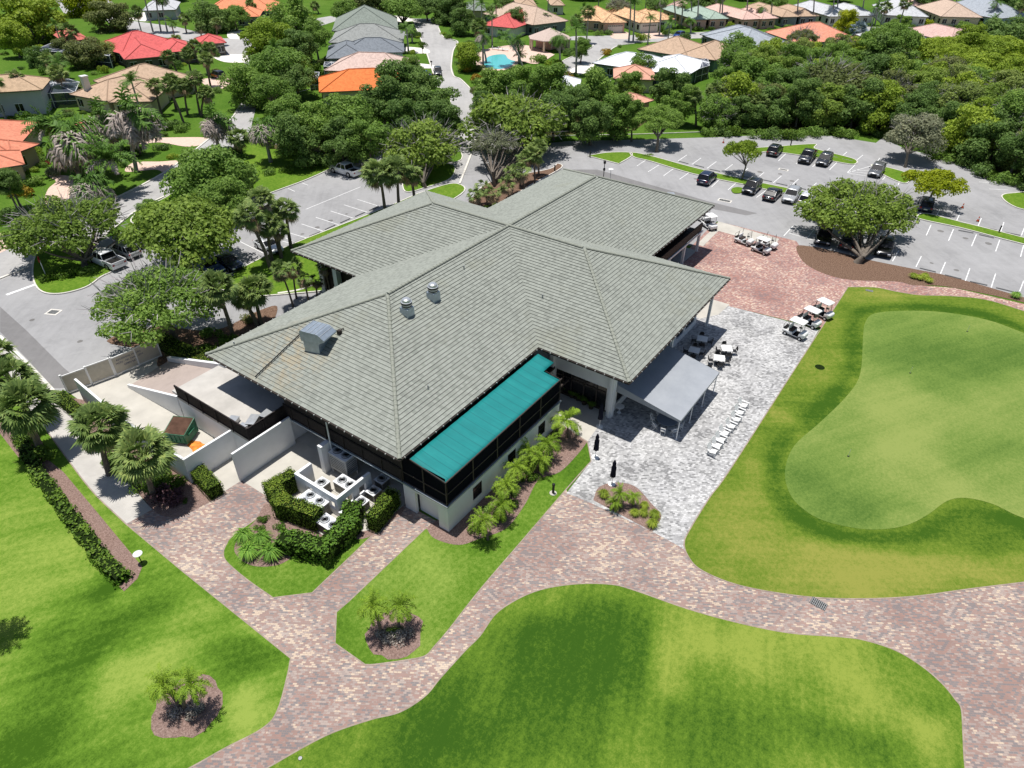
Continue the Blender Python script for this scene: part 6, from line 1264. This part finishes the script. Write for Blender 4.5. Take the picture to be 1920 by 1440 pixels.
    for s in (-1,1):
        k=MB(); k.box((h-.10,s*w*.66,hood*.66),(.22,w*.36,.16)); k.build('headlight',M['lamp'],o,bevel=.03); k=MB(); k.box((-h+.07,s*w*.74,zb*.78),(.18,w*.28,.2)); k.build('tail_light',M['tail'],o,bevel=.03)
        k=MB(); k.box((b0-.25,s*(w+.12),zb+.04),(.12,.22,.15)); k.build('mirror',pm,o,bevel=.03)
    k=MB(); k.box((h-.03,0,hood*.52),(.09,w*1.0,.22)); k.build('grille',M['rubber'],o); k=MB(); k.box((-h+.03,0,.62),(.07,.5,.13)); k.build('number_plate',M['white_plastic'],o)
    if kind=='suv' :
        for s in (-1,1): k=MB(); k.tube((r0-.2,s*wi*.82,zr+.03),(r1+.2,s*wi*.82,zr+.03),.02,n=5); k.build('roof_rail',M['grey_metal'],o)
    return o
PROTO={}
def place_car(kind,col,px,py,hx,hy,label,group=None):
    """px,py: where the middle of the car stands; hx,hy: picture direction in which its nose points"""
    key=(kind,col); c=G(px,py,.6); c.z=0; q=G(px+hx*6,py+hy*6,.6); d=q-c; rz=math.atan2(d.y,d.x)
    if key not in PROTO: PROTO[key]=car_proto(kind,col); register(PROTO[key]); o=PROTO[key]; o.location=c; o.rotation_euler=(0,0,rz); o['label']=label; o['group']=group or 'x'; 
    else: o=dup(PROTO[key],c,rz,label,group or 'x')
    if not group: del o['group']
    o.name={'suv':'parked_car','sedan':'parked_car','pickup':'pickup_truck'}[kind]; return o
g1='cars in the right parking lot'; g2='cars under the trees on the left'
for a in (('suv','black',1453,282,1,-.95,'black car leftmost of the back row, beside the grass triangle',g1),('pickup','dark',1514,294,-.9,1,'dark pickup with its nose out, left of the back row pair',g1),('suv','dark',1546,300,-.9,1,'dark grey car on the right of the back row pair',g1),
 ('suv','grey',1644,320,-.8,1,'grey car alone beside the hatched bay',g1),('suv','navy',1326,334,1,-.8,'dark blue car parked alone left of the median tree',g1),('suv','black',1410,351,-1,.9,'large black car just right of the median tree',g1),('sedan','black',1449,363,1,-.9,'low black car between the large black car and the silver one',g1),
 ('suv','silver',1484,367,-.75,1,'silver car left of the white one beside the big tree',g1),('suv','white',1514,373,.8,-1,'white car half hidden by the big spreading tree',g1),('suv','navy',1737,383,.15,-1,'dark blue car under the flat topped yellow tree',g1),
 ('suv','black',1545,443,-.2,1,'black car leftmost of the three under the big tree',g1),('suv','dark',1591,452,.35,-1,'dark grey car in the middle of the three under the big tree',g1),('suv','black',1659,464,-.2,1,'black car rightmost of the three under the big tree',g1),
 ('pickup','white',648,319,-1,-.3,'white pickup alone at the far end of the left lot',g2),('pickup','white',199,487,-1,-.42,'white pickup with an open bed under the pale tree',g2),('suv','silver',233,469,-1,-.4,'silver car behind the white pickup under the pale tree',g2),('sedan','white',503,460,.9,.5,'white car behind the tall palm clump',g2),
 ('sedan','navy',427,491,.95,.5,'dark blue car with its nose on the kerb, right of the bright tree',g2),('sedan','blue',391,498,.95,.5,'blue car mostly hidden beneath the bright tree',g2),('sedan','black',462,378,-1,-.3,'black car in the shade of the broad dark tree',g2),('sedan','dark',250,449,-1,-.3,'dark car half hidden between the pale and bright trees',g2),
 ('suv','dark',821,135,.1,1,'dark grey car parked on the neighbourhood street',None),('sedan','white',775,65,-1,.05,'white car on a drive by the far end of the street',None),('sedan','blue',792,139,-1,-.1,'bright blue car behind the dark trees at the street edge',None),('suv','blue',1273,66,-1,.25,'bright blue car beside the orange tiled garages',None),('suv','black',408,141,-1,-.28,'black and red car on the drive behind a palm trunk',None)):
    c=place_car(*a)
    if 'black and red' in a[6]:
        k=MB(); k.box((-.2,-.965,.72),(2.7,.02,.5)); k.box((-.2,.965,.72),(2.7,.02,.5)); k.build('red_side_panel',paint('red',COLS['red']),c)
# ================= GOLF CARTS =================
def cart_proto(roof=True):
    o=empty('golf_cart',(0,0,0),0,'x','golf cart'); P=M['white_plastic']
    b=MB(); b.loft([ring(x,w_,z0,z1,.08) for x,w_,z0,z1 in ((1.22,.40,.38,.62),(1.12,.54,.30,.78),(.85,.58,.28,.86),(.62,.58,.28,.80),(.58,.56,.26,.36),(-.05,.56,.26,.36),(-.08,.58,.26,.62),(-.75,.60,.28,.66),(-1.15,.56,.34,.60),(-1.22,.48,.38,.54))]); b.build('body',P,o,True)
    k=MB(); k.box((.27,0,.375),(.62,1.04,.03)); k.build('floor',M['rubber'],o)
    for x in (.83,-.78):
        for s in (-1,1): k=MB(); k.tube((x,s*.42,.23),(x,s*.62,.23),.23,n=16); t=k.build('wheel',M['rubber'],o); k=MB(); k.tube((x,s*.6,.23),(x,s*.635,.23),.12,n=10); k.build('rim',P,t)
    k=MB(); k.box((-.30,0,.74),(.48,1.05,.14)); k.build('seat',M['beige_plastic'] if False else M['dark_brown'],o,bevel=.03); k=MB(); k.box((-.56,0,1.02),(.1,1.05,.42)); k.build('seat_back',M['white_plastic'],o,bevel=.03)
    k=MB(); k.tube((.55,.28,.85),(.38,.28,1.02),.02,n=6); k.lathe((.37,.28,1.0),[(.17,0),(.19,.02),(.17,.04),(.15,.02)],14); k.build('steering_wheel',M['rubber'],o)
    for x,y in ((.72,.5),(.72,-.5),(-.72,.5),(-.72,-.5)): k=MB(); k.tube((x,y,.6),(x*.82,y,1.83),.025,n=6); k.build('post',M['rubber'],o)
    if roof:
        k=MB(); k.loft([ring(x,w_,z0,z1,.04) for x,w_,z0,z1 in ((.85,.50,1.82,1.86),(.72,.60,1.82,1.91),(-.55,.60,1.82,1.91),(-.75,.52,1.82,1.86))]); k.build('roof',P,o,True)
    k=MB(); k.face([(.70,-.48,.9),(.70,.48,.9),(.60,.48,1.8),(.60,-.48,1.8)]); k.build('windshield',M['glassy'],o)
    k=MB(); k.box((-1.0,0,.72),(.36,.95,.05)); k.tube((-1.15,-.45,.75),(-1.15,-.45,1.2),.02,n=5); k.tube((-1.15,.45,.75),(-1.15,.45,1.2),.02,n=5); k.tube((-1.15,-.45,1.2),(-1.15,.45,1.2),.02,n=5); k.build('bag_rack',M['rubber'],o)
    for s in (-1,1): k=MB(); k.box((1.17,s*.36,.66),(.08,.18,.1)); k.build('headlight',M['lamp'],o)
    return o
gm=NT('clear_acrylic'); M['glassy']=gm.out((.5,.55,.6),.1,.5); gm.b.inputs['Alpha'].default_value=.25
GC={}
for i,(x,y,dx,dy,rf_,l) in enumerate(((1491,622,1,.42,True,'golf cart nearest the camera of the three by the lawn edge'),(1517,601,1,.45,True,'golf cart in the middle of the three by the lawn edge'),(1541,585,1,.48,True,'golf cart farthest of the three by the lawn edge'),(1395,450,1,.35,False,'roofless golf cart at the left of the plaza group'),(1440,457,1,.35,False,'roofless golf cart behind another cart on the plaza'),(1427,466,1,.38,True,'golf cart with a cream roof in the plaza group'),(1330,421,.9,.6,True,'utility cart under the roof edge at the end of the gallery'),(1318,408,.9,.5,False,'golf cart half hidden by the far roof edge'))):
    if rf_ not in GC: GC[rf_]=cart_proto(rf_); register(GC[rf_]); o=GC[rf_]
    else: o=clone(GC[rf_])
    c=G(x,y,.5); c.z=0; q=G(x+dx*6,y+dy*6,.5); d=q-G(x,y,.5); o.location=c; o.rotation_euler=(0,0,math.atan2(d.y,d.x)); o['label']=l; o['group']='golf carts'
# ================= AIR CONDITIONERS =================
def ac(px,py,w_,d_,h,fans,label,legs=0,rz=0,dark=False):
    g=G(px,py,h+legs); o=empty('air_conditioner',(g.x,g.y,0),rz,label,'air conditioner','air conditioning units'); k=MB(); k.box((0,0,legs+h/2),(w_,d_,h)); b=k.build('cabinet',M['ac_grey'] if not dark else M['grey_metal'],o,bevel=.02)
    k=MB()
    for s in (-1,1):
        for j in range(6): k.box((s*(w_/2+.004),0,legs+h*(.2+.12*j)),(.012,d_*.85,.035)); k.box((0,s*(d_/2+.004),legs+h*(.2+.12*j)),(w_*.85,.012,.035))
    k.build('louvre',M['rubber'],b)
    k=MB(); k.box((0,0,legs+h+.02),(w_+.06,d_+.06,.04)); k.build('lid',M['white_metal'],o,bevel=.01)
    for fx,fy,r in fans:
        k=MB(); k.lathe((fx,fy,legs+h+.04),[(r,0),(r,.03),(r*.94,.035)],18); f=k.build('fan_well',M['rubber'],o); k=MB()
        for a in range(4): an=a*PI/2+fx; k.face([(fx,fy,legs+h+.085),(fx+r*.85*math.cos(an-.3),fy+r*.85*math.sin(an-.3),legs+h+.078),(fx+r*.85*math.cos(an+.3),fy+r*.85*math.sin(an+.3),legs+h+.092)])
        k.build('fan_blade',M['alu'],f); k=MB()
        for rr in (.95,.7,.45): k.lathe((fx,fy,legs+h+.1),[(r*rr,0),(r*rr+.012,.006),(r*rr,.012),(r*rr-.012,.006)],18)
        k.build('fan_grille',M['alu'],f)
    if legs:
        for sx in (-1,1):
            for sy in (-1,1): k=MB(); k.box((sx*(w_/2-.08),sy*(d_/2-.08),legs/2),(.06,.06,legs)); k.build('leg',M['white_metal'],o)
    k=MB(); k.box((0,0,.04),(w_+.3,d_+.3,.08)); k.build('pad',M['concrete_light'],o)
    return o
M['ac_grey']=plain('ac_cabinet',(.36,.34,.30),.5,.3,.08)
f2=lambda w_,r:[(-w_/4,0,r),(w_/4,0,r)]
ac(584,940,1.5,2.2,1.1,[(-.36,-.5,.37),(.36,-.5,.37),(-.36,.5,.37),(.36,.5,.37)],'large air conditioner with four round fans behind the tall clipped hedge')
ac(617,980,1.0,1.7,.9,[(0,-.42,.37),(0,.42,.37)],'low air conditioner with two fans beside the glossy hedge')
ac(649,905,1.0,1.8,1.0,[(0,-.42,.38),(0,.42,.38)],'air conditioner with two fans inside the low walled yard')
ac(603,905,.9,.9,.9,[(0,0,.38)],'single fan air conditioner inside the yard near its open corner')
ac(641,850,1.1,1.9,1.6,[(0,-.45,.38),(0,.45,.38)],'tall grey air conditioner on legs under the deck',.5,0,True)
ac(700,920,.85,.85,.75,[(0,0,.38)],'single fan air conditioner nearest the building corner in the sun')
ac(677,940,.85,.85,.75,[(0,0,.38)],'single fan air conditioner in the middle of the row of three')
ac(651,959,.85,.85,.75,[(0,0,.38)],'single fan air conditioner at the low wall corner touching the hedge')
ac(716,898,.85,.85,.75,[(0,0,.38)],'single fan air conditioner deep in the shade under the deck')
for x,y in ((573,928),): pass
# ================= PATIO FURNITURE =================
def umbrella(px,py,label):
    g=G(px,py); o=empty('patio_umbrella',(g.x,g.y,0),0,label,'umbrella','closed navy umbrellas'); k=MB(); k.lathe((0,0,0),[(.30,0),(.30,.06),(.08,.10),(.05,.25)],18); k.build('base',M['white_plastic'],o)
    k=MB(); k.tube((0,0,.1),(0,0,2.5),.025,n=8); k.build('pole',M['white_metal'],o)
    k=MB(); rings=[]
    for z,r in ((.85,.17),(.95,.19),(1.35,.16),(1.8,.17),(1.95,.11),(2.2,.13),(2.45,.07),(2.6,.02)):
        rings.append([(r*(1+.28*math.cos(a*8))*math.cos(a),r*(1+.28*math.cos(a*8))*math.sin(a),z) for a in [2*PI*i/32 for i in range(32)]])
    k.loft(rings); k.build('canopy',M['navy'],o,True); return o
umbrella(1124,800,'closed navy umbrella beside the white column in the shade'); umbrella(1116,858,'closed navy umbrella beside the tip of the palm lawn'); umbrella(1147,908,'closed navy umbrella at the small patio planting bed')
def chair_proto():
    o=empty('patio_chair',(0,0,0),0,'x','chair'); k=MB(); k.box((0,0,.44),(.48,.46,.04)); k.build('seat',M['black'],o,bevel=.01); k=MB()
    pts=[(-.23,.22,.46),(-.23,.27,.75),(-.12,.29,.90),(.12,.29,.90),(.23,.27,.75),(.23,.22,.46)]; k.path(pts,[.02]*6,6); k.face([(-.2,.235,.55),(.2,.235,.55),(.2,.28,.82),(.1,.285,.88),(-.1,.285,.88),(-.2,.28,.82)]); k.build('backrest',M['black'],o)
    for sx in (-1,1):
        for sy in (-1,1): k=MB(); k.tube((sx*.21,sy*.2,.44),(sx*.25,sy*.25,0),.018,n=6); k.build('leg',M['black'],o)
    return o
CP=chair_proto(); register(CP); first=[True]
def put_chair(x,y,rz,label,group,proto):
    if first[0] and proto is CP: first[0]=False; o=CP
    else: o=clone(proto)
    o.location=(x,y,0); o.rotation_euler=(0,0,rz); o['label']=label; o['group']=group; return o
for i,(x,y,l,a0) in enumerate(((1317,635,'square white table in the shade farther from the awning',.3),(1302,656,'square white table in the shade next to the awning',.2),(1363,653,'white table in the sun farther from the awning',.5),(1349,671,'white table in the sun nearer the awning',.4))):
    g=G(x,y,.74); o=empty('patio_table',(g.x,g.y,0),a0,l,'table','square patio tables'); k=MB(); k.box((0,0,.74),(1.05,1.05,.04)); k.build('table_top',M['white_plastic'],o,bevel=.01); k=MB(); k.box((0,0,.37),(.1,.1,.7)); k.box((0,0,.02),(.55,.55,.03)); k.build('pedestal',M['black'],o)
    for j in range(4):
        a=a0+j*PI/2+.12; put_chair(g.x+math.cos(a)*.78,g.y+math.sin(a)*.78,a-PI/2,'black metal chair drawn up to the '+l.replace('square ',''),'black chairs at the '+l.replace('square ',''),CP)
put_chair(*G(1329,688,.4)[:2],2.1,'lone black chair beside the corner of the awning','black chair',CP)
def fold_proto():
    o=empty('folding_chair',(0,0,0),0,'x','chair'); W_=M['white_plastic']; k=MB(); k.box((0,0,.44),(.42,.40,.04)); k.build('seat',W_,o); k=MB()
    for s in (-1,1): k.tube((s*.2,-.22,0),(s*.2,.24,.82),.02,n=5)
    k.tube((-.2,.18,.7),(.2,.18,.7),.02,n=5); k.tube((-.2,.24,.82),(.2,.24,.82),.022,n=5); k.box((0,.21,.76),(.38,.02,.1)); k.build('back_frame',W_,o); k=MB()
    for s in (-1,1): k.tube((s*.17,.26,0),(s*.17,-.15,.46),.018,n=5)
    k.tube((-.17,.2,.08),(.17,.2,.08),.015,n=5); k.build('leg_frame',W_,o); return o
FP=fold_proto(); register(FP)
g=G(1251,786,.74); o=empty('round_table',(g.x,g.y,0),0,'large round table with a blue grey top under the front corner of the awning','table'); k=MB(); k.lathe((0,0,.71),[(.86,0),(.90,.015),(.90,.035),(.86,.05)],32); k.build('table_top',plain('blue_grey_top',(.16,.19,.24),.4,.4),o)
for s in range(4): k=MB(); a=s*PI/2+.6; k.tube((.6*math.cos(a),.6*math.sin(a),.7),(.66*math.cos(a),.66*math.sin(a),0),.02,n=6); k.build('leg',M['grey_metal'],o)
for j in range(8):
    a=j*PI/4+.2; c=FP if j==0 else clone(FP); c.location=(g.x+1.22*math.cos(a),g.y+1.22*math.sin(a),0); c.rotation_euler=(0,0,a-PI/2); c['label']='white slatted folding chair at the round table under the awning'; c['group']='folding chairs at the round table'
def adir_proto():
    o=empty('adirondack_chair',(0,0,0),0,'x','chair'); W_=M['white_plastic']; k=MB()
    for i in range(5): x=-.24+i*.12; k.box((x,-.02,.36-.0),(.10,.52,.025),0,0,Matrix.Rotation(R(-12),3,'X'))
    k.build('seat',W_,o); k=MB()
    for i in range(5): x=-.24+i*.12; k.box((x,.40,.66),(.105,.03,.74-.05*abs(i-2)),0,0,Matrix.Rotation(R(-24),3,'X'))
    k.build('backrest',W_,o)
    for s in (-1,1):
        k=MB(); k.box((s*.36,.0,.56),(.14,.72,.03)); k.build('armrest',W_,o); k=MB(); k.box((s*.33,-.30,.28),(.05,.09,.56)); k.box((s*.33,.05,.22),(.04,.8,.10),0,0,Matrix.Rotation(R(-14),3,'X')); k.box((s*.33,.32,.3),(.04,.06,.5)); k.build('side_frame',W_,o)
    return o
AP=adir_proto(); register(AP)
for j,(x,y) in enumerate(((1394,761),(1387,774),(1381,787),(1371,800),(1359,813),(1352,825),(1345,836),(1337,847))):
    c=AP if j==0 else clone(AP); p=G(x,y,.3); d=G(1480,815)-G(1390,775); c.location=(p.x,p.y,0); c.rotation_euler=(0,0,math.atan2(d.y,d.x)+PI/2); c['label']=['farthest','second farthest','third farthest','fourth','fifth','third nearest','second nearest','nearest'][j]+' of the row of white slatted lounge chairs facing the green'; c['group']='row of white lounge chairs'
# ================= YARD CLUTTER =================
M['dump_green']=plain('dumpster_green',(.015,.12,.06),.5,.4,.25,2); M['dump_in']=plain('dumpster_inside',(.09,.05,.035),.9,.1,.3,2)
g=G(344,820,.0); a=G(325,835); b=G(353,838); ang=math.atan2((b-a).y,(b-a).x); o=empty('dumpster',(g.x,g.y,0),ang,'green dumpster with an open rusty top beside an orange stain','dumpster')
k=MB(); Lx,Wy=1.9,1.75
k.loft([[(-Lx/2,-Wy/2,.15),(Lx/2,-Wy/2,.15),(Lx/2,Wy/2,.15),(-Lx/2,Wy/2,.15)],[(-Lx/2,-Wy/2-.12,1.15),(Lx/2,-Wy/2-.12,1.15),(Lx/2,Wy/2,1.55),(-Lx/2,Wy/2,1.55)]],0,False)
t=.06; k.loft([[(-Lx/2+t,-Wy/2+t-.12,1.15),(Lx/2-t,-Wy/2+t-.12,1.15),(Lx/2-t,Wy/2-t,1.55),(-Lx/2+t,Wy/2-t,1.55)],[(-Lx/2+t,-Wy/2+t,.35),(Lx/2-t,-Wy/2+t,.35),(Lx/2-t,Wy/2-t,.35),(-Lx/2+t,Wy/2-t,.35)]],1,True)
k.face([(-Lx/2,-Wy/2-.12,1.15),(Lx/2,-Wy/2-.12,1.15),(Lx/2-t,-Wy/2+t-.12,1.15),(-Lx/2+t,-Wy/2+t-.12,1.15)]); k.face([(Lx/2,-Wy/2-.12,1.15),(Lx/2,Wy/2,1.55),(Lx/2-t,Wy/2-t,1.55),(Lx/2-t,-Wy/2+t-.12,1.15)]); k.face([(-Lx/2,-Wy/2-.12,1.15),(-Lx/2,Wy/2,1.55),(-Lx/2+t,Wy/2-t,1.55),(-Lx/2+t,-Wy/2+t-.12,1.15)]); k.face([(-Lx/2,Wy/2,1.55),(Lx/2,Wy/2,1.55),(Lx/2-t,Wy/2-t,1.55),(-Lx/2+t,Wy/2-t,1.55)])
k.build('bin_body',[M['dump_green'],M['dump_in']],o); 
for s in (-1,1): k=MB(); k.box((s*(Lx/2+.06),-.1,.85),(.12,.9,.16)); k.build('fork_pocket',M['dump_green'],o)
for i in range(5): k=MB(); k.box((-Lx/2+.2+i*(Lx-.4)/4,-Wy/2-.09,.7),(.07,.07,.75)); k.build('rib',M['dump_green'],o)
k=MB(); k.box((0,.2,.5),(1.0,.8,.3),0,.3); k.box((-.4,-.2,.48),(.5,.4,.25),0,.8); k.build('rubbish',M['beige_plastic'],o)
M['rust']=plain('rust_stain',(.62,.22,.045),.95,.1,.4,3); r_=random.Random(4); g=G(370,838)
w_=[Vector((g.x+(1.1+.5*r_.uniform(-1,1))*math.cos(2*PI*i/14)*.6,g.y+(1.3+.5*r_.uniform(-1,1))*math.sin(2*PI*i/14))) for i in range(14)]; sheet('rust_stain',M['rust'],None,.02,w=w_)
def deckthing(name,px,py,z,dims,mat,label,cat,rz=0):
    g=G(px,py,z+dims[2]/2); o=empty(name,(g.x,g.y,z),rz,label,cat); k=MB(); k.box((0,0,dims[2]/2),dims); k.build('box_body',mat,o,bevel=.03); k=MB(); k.box((0,0,dims[2]+.03),(dims[0]+.06,dims[1]+.06,.06)); k.build('lid',M['alu'],o,bevel=.02); return o
deckthing('steel_bin',505,795-12,2.52,(1.1,.9,.9),M['black'],'black wheeled bin on the service deck at the shadow edge','bin',.2)
deckthing('white_tub',437,790,2.52,(.9,.7,.35),M['white_plastic'],'white plastic tub on the grey service deck','tub',.4)
deckthing('grey_crate',455,804,2.52,(.7,.6,.5),M['alu'],'pale metal crate by the slatted rail of the service deck','crate',.1)
deckthing('black_cart',475,792,2.52,(1.2,.7,.6),M['black'],'black utility trolley on the service deck','trolley',.5)
deckthing('electrical_box',1258,371,0,(1.6,1.0,1.0),M['grey_metal'],'grey electrical cabinet behind the back roof edge','cabinet',.6)
# ================= STREET FURNITURE =================
def simple(name,px,py,label,cat,parts,group=None,rz=0):
    g=G(px,py); o=empty(name,(g.x,g.y,0),rz,label,cat,group)
    for pn,fn,mt in parts: k=MB(); fn(k); k.build(pn,mt,o,bevel=0)
    return o
def bollard(px,py,label,g_=None): return simple('bollard_light',px,py,label,'bollard',[('base',lambda k:k.lathe((0,0,0),[(.28,0),(.28,.05),(.2,.06)],18),M['concrete_light']),('post',lambda k:k.lathe((0,0,.05),[(.10,0),(.10,.75),(.12,.8),(.12,.95),(.05,1.0)],14),M['black'])],g_)
bollard(1037,925,'black bollard light on a round base near the edge of the palm lawn')
for x,y,l in ((1482,274,'black post on the grass triangle of the back row'),(1489,357,'black post on the median right of the large black car'),(1872,437,'black post on the thin grass median at the right'),(1106,295,'short post at the tip of the entrance grass island'),(1040,322,'black post beside the shaded bay behind the palms')): simple('black_post',x,y,l,'post',[('post',lambda k:k.box((0,0,.5),(.16,.16,1.0)),M['black']),('post_cap',lambda k:k.box((0,0,1.03),(.2,.2,.06)),M['black'])])
simple('street_lamp',1131,338,'black lamp post with two lanterns behind the back roof','lamp',[('post',lambda k:k.tube((0,0,0),(0,0,2.6),.06),M['black']),('lantern',lambda k:k.lathe((0,0,2.6),[(.1,0),(.2,.1),(.22,.45),(.05,.6)],10),M['black']),('lower_lantern',lambda k:k.lathe((.0,0,1.5),[(.1,0),(.18,.1),(.18,.4),(.05,.5)],10),M['black'])])
simple('round_sign',1143,345,'white disc sign on a thin pole behind the back roof','sign',[('post',lambda k:k.tube((0,0,0),(0,0,2.3),.04),M['grey_metal']),('disc',lambda k:k.lathe((0,0,2.3),[(.05,-.05),(.42,0),(.40,.06),(.1,.14)],16),M['white_plastic'])])
simple('path_light',266,1055,'path light with a round white shade on a black stem by the mulch strip','lamp',[('stem',lambda k:k.tube((0,0,0),(0,0,.95),.035),M['black']),('shade',lambda k:k.lathe((0,0,.92),[(.30,0),(.31,.03),(.16,.12),(.03,.16)],20),M['white_metal'])])
simple('stop_sign',88,520,'red octagonal stop sign under the pale tree','sign',[('post',lambda k:k.box((0,0,1.1),(.07,.07,2.2)),M['white_metal']),('sign_face',lambda k:k.tube((-.05,0,2.3),(.0,-.03,2.3),.38,n=8),plain('stop_red',(.35,.01,.02),.5,.3))],None,0)
simple('street_sign',459,86,'dark round sign on a thin post beside the far street','sign',[('post',lambda k:k.tube((0,0,0),(0,0,2.6),.04),M['black']),('sign_face',lambda k:k.tube((0,-.04,2.5),(0,.04,2.5),.45,n=10),M['grey_metal'])])
for x,y,l in ((1356,268,'orange traffic cone on the far drive above the median'),(1804,390,'orange traffic cone in the bay right of the yellow tree'),(1833,415,'orange traffic cone beside the thin median')): simple('traffic_cone',x,y,l,'cone',[('base',lambda k:k.box((0,0,.02),(.42,.42,.04)),M['rubber']),('cone',lambda k:k.lathe((0,0,.04),[(.17,0),(.1,.35),(.03,.7)],14),plain('cone_orange',(.62,.09,.03),.6,.3) if 'cone_orange' not in bpy.data.materials else bpy.data.materials['cone_orange']),('cone_band',lambda k:k.lathe((0,0,.34),[(.118,0),(.09,.13)],14),M['white_plastic'])],'traffic cones')
for x,y,l in ((752,100,'mailbox at the far end of the street'),(793,70,'mailbox beside the white car'),(793,100,'mailbox between two driveways'),(809,125,'mailbox beside the drive nearest the dark trees')): simple('mailbox',x,y,l,'mailbox',[('post',lambda k:k.box((0,0,.55),(.12,.12,1.1)),M['black']),('box_body',lambda k:k.box((0,0,1.2),(.25,.5,.28)),M['black'])],'mailboxes')
def grate(px,py,w_,d_,dx,dy,label,rim=True):
    g=G(px,py,.02); q=G(px+dx*5,py+dy*5,.02); rz=math.atan2((q-g).y,(q-g).x); o=empty('drain_grate',(g.x,g.y,.012),rz,label,'drain','drain grates')
    if rim: k=MB(); k.box((0,0,0.0),(w_+.4,d_+.4,.02)); k.build('frame',M['kerb'],o)
    k=MB(); k.box((0,0,.012),(w_,d_,.012)); k.build('pit',M['rubber'],o); k=MB()
    for i in range(9): k.box((-w_/2+(i+.5)*w_/9,0,.022),(.035,d_,.012))
    for j in (-1,0,1): k.box((0,j*d_/3,.0225),(w_,.03,.011))
    k.build('bars',M['grey_metal'],o)
grate(100,585,1.0,.75,1,.1,'square drain grate in the entrance asphalt'); grate(1359,376,1.6,.7,1,.2,'drain grate in the aisle behind the back roof'); grate(1469,318,1.2,.5,1,.2,'drain grate between two rows of bays')
grate(1535,1132,1.0,.62,1,.55,'black slotted drain in the brick path',False); grate(1630,545,.8,.45,1,.2,'small brown grate at the tip of the green lawn',False)
g=G(1537,690); 
for x,y,r in ((1537,689,.55),(563,1422,.12)):
    g=G(x,y,.03); o=simple('valve_cover',x,y,{1537:'dark round patch cover in the lawn left of the putting green',563:'small round valve cover in the bottom lawn'}[x],'cover',[('rim',lambda k:k.lathe((0,0,.0),[(r,.022),(r,.035),(r*.9,.036)],18),M['hedge_top'] if x==1537 else M['rubber']),('lid',lambda k:k.lathe((0,0,.0),[(r*.85,.03),(r*.85,.04)],18),M['hedge_core'] if x==1537 else M['grey_metal'])])
for x,y,l in ((1813,622,'short golf flag pin in the far part of the putting green'),(1590,856,'short golf flag pin near the left lobe of the putting green'),(1706,700,'golf flag pin in the middle of the putting green')): simple('golf_pin',x,y,l,'golf flag',[('cup',lambda k:k.lathe((0,0,0),[(.09,.033),(.09,.04)],12),M['rubber']),('pin',lambda k:k.tube((0,0,.03),(0,0,.75),.015,n=6),M['white_metal']),('flag',lambda k:k.box((.1,0,.65),(.2,.015,.14)),M['black'])],'golf pins')
# wheel stops
ws=None; WS=[]
for x0,y0,x1,y1 in ((1340,462,1415,480),(1480,500,1560,520),(1622,537,1705,555),(1768,572,1855,593),(1562,205,1635,218),(1687,232,1760,245),(1815,260,1893,275),(1555,248,1630,262),(1660,270,1755,292)): a,b=c5(x0,y0),c5(x1,y1); WS.append((a,b,'right'))
for x0,y0,x1,y1 in ((197,875,322,820),(388,792,510,740),(575,710,690,658),(760,630,870,580),(940,552,1045,505),(1108,480,1208,436)): WS.append((c1(x0,y0),c1(x1,y1),'left'))
for x0,y0,x1,y1 in ((272,826,318,838),(350,848,398,858),(430,862,478,872),(508,882,560,893),(610,900,650,908),(685,918,730,928),(775,938,825,948),(860,962,915,970),(195,808,240,820),(880,770,915,780),(935,780,985,790),(1010,797,1060,808)): WS.append((c3(x0,y0),c3(x1,y1),'median'))
def on_left(p): return Vector(p)
for i,(a,b,s) in enumerate(WS):
    A_=G(*a); B_=G(*b); c=(A_+B_)/2; d=B_-A_
    if ws is None:
        ws=empty('wheel_stop',(0,0,0),0,'x','wheel stop'); k=MB(); k.loft([[(x,-.09,0),(x,.09,0),(x,.06,.13),(x,-.06,.13)] for x in (-.9,.9)]); k.build('bar',M['stop'],ws) if 'stop' in M else k.build('bar',M.setdefault('stop',plain('wheel_stop_concrete',(.22,.22,.22),.9,.2)),ws); register(ws); o=ws
    else: o=clone(ws)
    o.location=(c.x,c.y,.005); o.rotation_euler=(0,0,math.atan2(d.y,d.x)); o['label']={'right':'dark concrete wheel stop in the bays at the right beside the mulch or thin median','left':'dark wheel stop along the grass strip beside the left roof','median':'dark wheel stop along the grass medians of the upper right lot'}[s]; o['group']={'right':'wheel stops at the right','left':'wheel stops beside the left roof','median':'wheel stops along the medians'}[s]
# potted plants in the shaded entry
for i,(x,y) in enumerate(((1062,738),(1072,745),(1083,750),(1095,758),(1108,766))):
    g=G(x,y); o=empty('potted_plant',(g.x,g.y,0),0,'dark potted plant number %d'%i,'potted plant'); k=MB(); k.lathe((0,0,0),[(.18,0),(.27,.45),(.25,.46)],14); k.build('pot',M['dark_brown'],o); c=put('foliage',crown_with(BUSH[i%3],M['hedge']),o,(0,0,.4)); c.scale=(.45,.45,.6)
    o['label']=['potted plant deepest in the shade beside the gallery','second potted plant along the shaded glass','middle potted plant along the shaded glass','fourth potted plant along the shaded glass','potted plant nearest the white column'][i]
# round white bistro table in the shade
g=G(1162,762,.7); o=empty('bistro_table',(g.x,g.y,0),0,'small white round table in the shade behind the column','table'); k=MB(); k.lathe((0,0,.7),[(.4,0),(.42,.02),(.4,.04)],20); k.build('table_top',M['white_plastic'],o); k=MB(); k.tube((0,0,0),(0,0,.7),.04); k.lathe((0,0,0),[(.25,0),(.05,.05)],14); k.build('pedestal',M['white_metal'],o)
